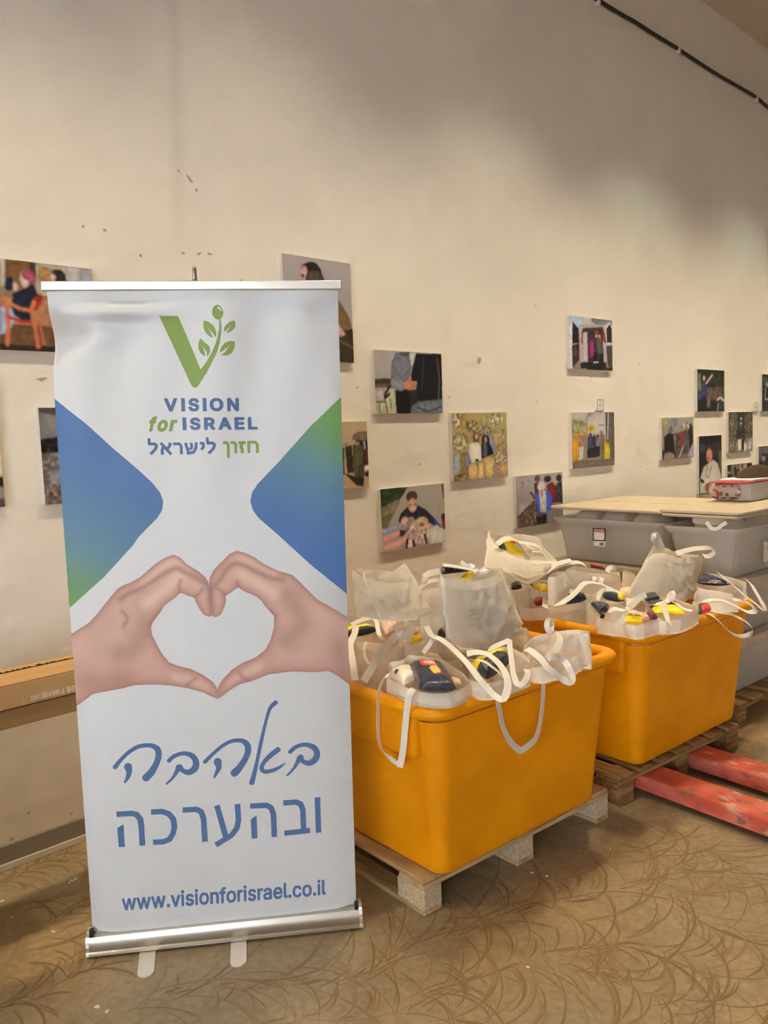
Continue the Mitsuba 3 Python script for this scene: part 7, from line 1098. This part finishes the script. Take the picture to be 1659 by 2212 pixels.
pic('dark green canvas print of a person pointing over a seated crowd', *rect([(6.7438, 3.234, 2.0911), (7.2661, 3.234, 2.0894), (7.2654, 3.234, 1.73), (6.7474, 3.234, 1.731)]), ((28, 34, 26), (30, 28, 25)), [('p', [(6.7435, 3.234, 2.0558), (6.8169, 3.234, 2.0516), (6.8223, 3.234, 1.8797), (6.742, 3.234, 1.8791)], (95, 110, 60), 0.9), ('p', [(6.7423, 3.234, 1.9096), (6.8225, 3.234, 1.9043), (6.8219, 3.234, 1.8305), (6.7482, 3.234, 1.8302)], (55, 70, 85)), ('p', [(6.9325, 3.234, 2.0606), (7.2661, 3.234, 2.0754), (7.2658, 3.234, 1.9281), (6.9732, 3.234, 1.9433)], (35, 48, 30), 1.2),
    ('p', [(6.8164, 3.234, 1.9841), (6.9046, 3.234, 1.9919), (6.9244, 3.234, 1.8681), (6.8288, 3.234, 1.849)], (62, 52, 95)), ('e', [(6.8707, 3.234, 2.0159), (6.8981, 3.234, 2.0381)], (185, 150, 130)), ('l', [(6.9114, 3.234, 1.9734), (6.9736, 3.234, 2.0119), (7.0268, 3.234, 2.0442)], 0.022, (195, 155, 130)), ('p', [(6.918, 3.234, 1.9426), (7.2658, 3.234, 1.9409), (7.2656, 3.234, 1.8189), (6.9311, 3.234, 1.8308)], (95, 75, 62), 1.2), ('p', [(6.8221, 3.234, 1.8489), (6.9175, 3.234, 1.8556), (6.903, 3.234, 1.7343), (6.8212, 3.234, 1.7348)], (30, 28, 30)), ('p', [(6.9175, 3.234, 1.8556), (7.0006, 3.234, 1.8561), (6.9862, 3.234, 1.7683), (6.9238, 3.234, 1.7685)], (105, 90, 88), 0.7), ('p', [(7.1278, 3.234, 1.8187), (7.2656, 3.234, 1.8253), (7.2654, 3.234, 1.732), (7.1275, 3.234, 1.736)], (40, 52, 55), 0.9), ('l', [(7.1207, 3.234, 1.8313), (7.1854, 3.234, 1.8507), (7.2582, 3.234, 1.8253)], 0.02, (205, 175, 155)), ('l', [(7.142, 3.234, 1.7932), (7.1275, 3.234, 1.736)], 0.014, (190, 160, 140))], R5, 12)
pic('canvas print of shoppers at a rack of clothes', *rect([(6.1273, 3.234, 1.6845), (6.6677, 3.234, 1.6871), (6.6738, 3.234, 1.3471), (6.1278, 3.234, 1.3442)]), ((165, 150, 130), (110, 95, 85)), [('p', [(6.1272, 3.234, 1.6787), (6.2463, 3.234, 1.6772), (6.209, 3.234, 1.5961), (6.1375, 3.234, 1.5861)], (165, 155, 100), 0.8), ('p', [(6.2459, 3.234, 1.6538), (6.307, 3.234, 1.6823), (6.3931, 3.234, 1.6753), (6.4048, 3.234, 1.6158), (6.2572, 3.234, 1.601)], (135, 130, 130), 0.8), ('p', [(6.4174, 3.234, 1.6274), (6.5827, 3.234, 1.6487), (6.634, 3.234, 1.5871), (6.4294, 3.234, 1.5915)], (170, 155, 140), 1.2), ('e', [(6.2691, 3.234, 1.5831), (6.3121, 3.234, 1.6087)], (120, 95, 82)),
    ('p', [(6.1603, 3.234, 1.5275), (6.2325, 3.234, 1.5605), (6.3174, 3.234, 1.5525), (6.3402, 3.234, 1.4156), (6.3765, 3.234, 1.3545), (6.1698, 3.234, 1.3756)], (25, 24, 28), 0.4), ('p', [(6.3174, 3.234, 1.5525), (6.5691, 3.234, 1.5824), (6.5799, 3.234, 1.3818), (6.3644, 3.234, 1.3789)], (85, 75, 72), 1.2), ('p', [(6.4292, 3.234, 1.5676), (6.505, 3.234, 1.5718), (6.4908, 3.234, 1.4398), (6.4398, 3.234, 1.4116)], (135, 50, 45), 0.7), ('l', [(6.3356, 3.234, 1.5343), (6.3409, 3.234, 1.469)], 0.02, (165, 110, 110)), ('p', [(6.5691, 3.234, 1.5824), (6.6539, 3.234, 1.6111), (6.6656, 3.234, 1.4641), (6.5932, 3.234, 1.4117)], (42, 34, 32), 0.5), ('e', [(6.6212, 3.234, 1.6056), (6.6449, 3.234, 1.6326)], (45, 35, 32)), ('l', [(6.4844, 3.234, 1.44), (6.4523, 3.234, 1.3991), (6.414, 3.234, 1.3588)], 0.024, (185, 140, 120)), ('p', [(6.5538, 3.234, 1.3525), (6.6591, 3.234, 1.4704), (6.6711, 3.234, 1.3472)], (165, 155, 165)), ('e', [(6.2418, 3.234, 1.3665), (6.34, 3.234, 1.4037)], (150, 120, 108)), ('p', [(6.1292, 3.234, 1.4297), (6.1706, 3.234, 1.4223), (6.1515, 3.234, 1.3472), (6.1279, 3.234, 1.3483)], (40, 36, 38))], R5, 13)
pic('tall canvas print of an old person in white with a dark cap and necklace', *rect([(6.7724, 3.234, 1.5205), (7.2092, 3.234, 1.5169), (7.2079, 3.234, 1.0123), (6.7725, 3.234, 1.0183)]), ((18, 18, 26), (30, 26, 26)), [('p', [(6.7921, 3.234, 1.4537), (6.8874, 3.234, 1.4567), (6.8869, 3.234, 1.3752), (6.7915, 3.234, 1.3729)], (55, 52, 62), 0.6), ('p', [(7.0408, 3.234, 1.4579), (7.2091, 3.234, 1.4589), (7.2087, 3.234, 1.3036), (7.0544, 3.234, 1.3236)], (45, 40, 40), 0.8), ('p', [(7.1478, 3.234, 1.3773), (7.2089, 3.234, 1.3813), (7.2083, 3.234, 1.1738), (7.169, 3.234, 1.215)], (95, 85, 45)), ('e', [(6.9773, 3.234, 1.4094), (7.0621, 3.234, 1.4477)], (62, 28, 52)), ('p', [(6.9844, 3.234, 1.4345), (7.0407, 3.234, 1.4261), (7.0615, 3.234, 1.3233), (7.0261, 3.234, 1.3249)], (62, 28, 52)),
    ('e', [(6.9671, 3.234, 1.3466), (7.0265, 3.234, 1.4076)], (195, 125, 100), 0.5), ('e', [(6.9489, 3.234, 1.3221), (6.9699, 3.234, 1.3306)], (110, 55, 50)), ('p', [(6.8104, 3.234, 1.1848), (6.8586, 3.234, 1.251), (6.9416, 3.234, 1.2782), (7.0401, 3.234, 1.3051), (7.1258, 3.234, 1.2754), (7.1981, 3.234, 1.1614), (7.2051, 3.234, 1.0568), (7.0388, 3.234, 1.0235), (6.7888, 3.234, 1.0233), (6.783, 3.234, 1.1489)], (205, 192, 172), 0.2), ('l', [(6.9346, 3.234, 1.2659), (6.8994, 3.234, 1.1794), (6.9409, 3.234, 1.1515), (7.0116, 3.234, 1.2492)], 0.009, (45, 35, 32)), ('e', [(6.9474, 3.234, 1.0685), (7.0179, 3.234, 1.1083)], (150, 88, 68)), ('p', [(6.7898, 3.234, 1.161), (6.8715, 3.234, 1.1307), (6.8576, 3.234, 1.1064), (6.7895, 3.234, 1.1235)], (35, 28, 32)), ('p', [(7.1249, 3.234, 1.043), (7.208, 3.234, 1.0566), (7.2079, 3.234, 1.011), (7.1248, 3.234, 1.0107)], (28, 26, 28)), ('l', [(7.1253, 3.234, 1.1271), (7.1107, 3.234, 1.0893), (7.039, 3.234, 1.0556)], 0.008, (150, 138, 122))], R5, 14)
pic('canvas print of a crowded brown warehouse aisle with lamps', *rect([(7.3544, 3.234, 1.7216), (7.8767, 3.234, 1.7206), (7.8738, 3.234, 1.3483), (7.3541, 3.234, 1.3527)]), ((85, 78, 62), (110, 98, 82)), [('p', [(7.3544, 3.234, 1.7184), (7.5447, 3.234, 1.7189), (7.5295, 3.234, 1.5018), (7.3542, 3.234, 1.4738)], (105, 90, 68), 1.2), ('p', [(7.6859, 3.234, 1.7192), (7.8767, 3.234, 1.7178), (7.8732, 3.234, 1.4581), (7.7026, 3.234, 1.497)], (98, 85, 62), 1.2), ('p', [(7.5447, 3.234, 1.717), (7.6859, 3.234, 1.7179), (7.6864, 3.234, 1.5648), (7.5449, 3.234, 1.5678)], (48, 48, 46), 0.5), ('e', [(7.6197, 3.234, 1.6597), (7.6354, 3.234, 1.6675)], (240, 240, 240)), ('e', [(7.6151, 3.234, 1.6164), (7.634, 3.234, 1.6228)], (220, 222, 225)), ('e', [(7.6105, 3.234, 1.5945), (7.623, 3.234, 1.5996)], (180, 180, 185)), ('p', [(7.514, 3.234, 1.5618), (7.7024, 3.234, 1.5645), (7.7189, 3.234, 1.429), (7.5141, 3.234, 1.4358)], (50, 45, 42), 1.1),
    ('p', [(7.3542, 3.234, 1.4738), (7.8731, 3.234, 1.4718), (7.8738, 3.234, 1.3483), (7.3541, 3.234, 1.3527)], (120, 105, 88), 1.2), ('p', [(7.5451, 3.234, 1.4681), (7.6233, 3.234, 1.469), (7.6236, 3.234, 1.365), (7.5453, 3.234, 1.3614)], (215, 200, 180), 0.5), ('p', [(7.6789, 3.234, 1.4236), (7.743, 3.234, 1.4248), (7.7352, 3.234, 1.3538), (7.6791, 3.234, 1.356)], (215, 205, 190)), ('p', [(7.7509, 3.234, 1.4618), (7.8649, 3.234, 1.4721), (7.8655, 3.234, 1.3623), (7.7513, 3.234, 1.36)], (180, 165, 150), 1.1), ('p', [(7.6312, 3.234, 1.4655), (7.6868, 3.234, 1.4638), (7.6791, 3.234, 1.3628), (7.6315, 3.234, 1.3647)], (35, 32, 32))], R5, 15)
pic('canvas print of children under trees, half hidden by the wrapped parcel', *rect([(7.3264, 3.234, 1.2495), (7.8613, 3.234, 1.2371), (7.8669, 3.234, 0.9085), (7.333, 3.234, 0.9323)]), ((120, 110, 85), (45, 42, 36)), [('p', [(7.3264, 3.234, 1.2501), (7.4067, 3.234, 1.246), (7.4138, 3.234, 1.129), (7.3332, 3.234, 1.134)], (35, 34, 40)), ('e', [(7.3681, 3.234, 1.1716), (7.4102, 3.234, 1.1814)], (150, 115, 85)), ('p', [(7.4633, 3.234, 1.2123), (7.499, 3.234, 1.2258), (7.5278, 3.234, 1.1902), (7.5207, 3.234, 1.1286), (7.4848, 3.234, 1.1308)], (40, 32, 22)), ('e', [(7.5567, 3.234, 1.1638), (7.6039, 3.234, 1.1954)], (45, 34, 26)), ('e', [(7.5567, 3.234, 1.1575), (7.5821, 3.234, 1.1716)], (120, 92, 80)), ('p', [(7.6001, 3.234, 1.2423), (7.7479, 3.234, 1.238), (7.771, 3.234, 1.0879), (7.7187, 3.234, 1.0469), (7.6152, 3.234, 1.0539), (7.5858, 3.234, 1.1496)], (165, 150, 130), 0.5), ('e', [(7.6665, 3.234, 1.1323), (7.7109, 3.234, 1.1627)], (42, 30, 24)), ('e', [(7.6665, 3.234, 1.126), (7.6886, 3.234, 1.1435)], (105, 78, 66)),
    ('p', [(7.622, 3.234, 1.2412), (7.6735, 3.234, 1.2417), (7.6589, 3.234, 1.1892), (7.6295, 3.234, 1.1877)], (62, 55, 36)), ('p', [(7.7479, 3.234, 1.238), (7.8613, 3.234, 1.2371), (7.8662, 3.234, 1.037), (7.7637, 3.234, 1.0502)], (28, 22, 22), 0.4), ('p', [(7.3332, 3.234, 1.1523), (7.4208, 3.234, 1.1471), (7.5135, 3.234, 1.1105), (7.5571, 3.234, 0.933), (7.3365, 3.234, 0.9351)], (40, 44, 34), 0.7), ('e', [(7.4634, 3.234, 1.1013), (7.4991, 3.234, 1.1145)], (70, 92, 62)), ('p', [(7.5135, 3.234, 1.1043), (7.6151, 3.234, 1.079), (7.7939, 3.234, 1.0482), (7.8669, 3.234, 0.9085), (7.5209, 3.234, 0.9265)], (40, 34, 32), 0.8)], R5, 16)
a = [(8.095, 3.234, 2.0795), (8.0979, 3.234, 1.7253)]
pic('dark canvas print at the far edge of the picture wall, upper', a[0][0], a[0][0] + 0.56, a[1][2], a[0][2], ((32, 34, 26), (32, 34, 30)), [('p', [(8.1122, 3.234, 2.0557), (8.3032, 3.234, 2.0529), (8.3042, 3.234, 1.9616), (8.1301, 3.234, 1.9731)], (48, 70, 42), 0.9), ('l', [(8.1733, 3.234, 1.9459), (8.1622, 3.234, 1.8414), (8.3056, 3.234, 1.8348)], 0.012, (170, 160, 140)), ('e', [(8.2163, 3.234, 1.9813), (8.2597, 3.234, 2.0065)], (150, 120, 95)), ('p', [(8.1733, 3.234, 1.9459), (8.3043, 3.234, 1.9546), (8.3055, 3.234, 1.8419), (8.1829, 3.234, 1.8484)], (30, 32, 40))], R5, 17)
a = [(8.0195, 3.234, 1.3083), (8.0213, 3.234, 1.0719)]
pic('dark bluish canvas print of a man at the far edge of the picture wall, lower', a[0][0], a[0][0] + 0.55, a[0][2] - 0.40, [(8.0325, 3.234, 1.3858)][0][2], ((95, 85, 85), (38, 34, 42)), [('p', [(8.02, 3.234, 1.2534), (8.103, 3.234, 1.2559), (8.128, 3.234, 1.1306), (8.021, 3.234, 1.1174)], (62, 56, 66), 0.5), ('p', [(8.0242, 3.234, 1.2112), (8.0871, 3.234, 1.2502), (8.2075, 3.234, 1.251), (8.2405, 3.234, 1.1241), (8.1845, 3.234, 1.1142), (8.0328, 3.234, 1.1167)], (38, 36, 55), 0.4), ('e', [(8.1348, 3.234, 1.2675), (8.1707, 3.234, 1.2986)], (150, 125, 120)), ('p', [(8.1025, 3.234, 1.3145), (8.1746, 3.234, 1.3115), (8.1748, 3.234, 1.2886), (8.1147, 3.234, 1.2847)], (32, 25, 28)), ('p', [(8.1826, 3.234, 1.3111), (8.2803, 3.234, 1.307), (8.2823, 3.234, 1.1217), (8.2087, 3.234, 1.126)], (40, 36, 40), 0.5), ('e', [(8.2245, 3.234, 1.1712), (8.2399, 3.234, 1.1803)], (150, 165, 160))], R5, 18)
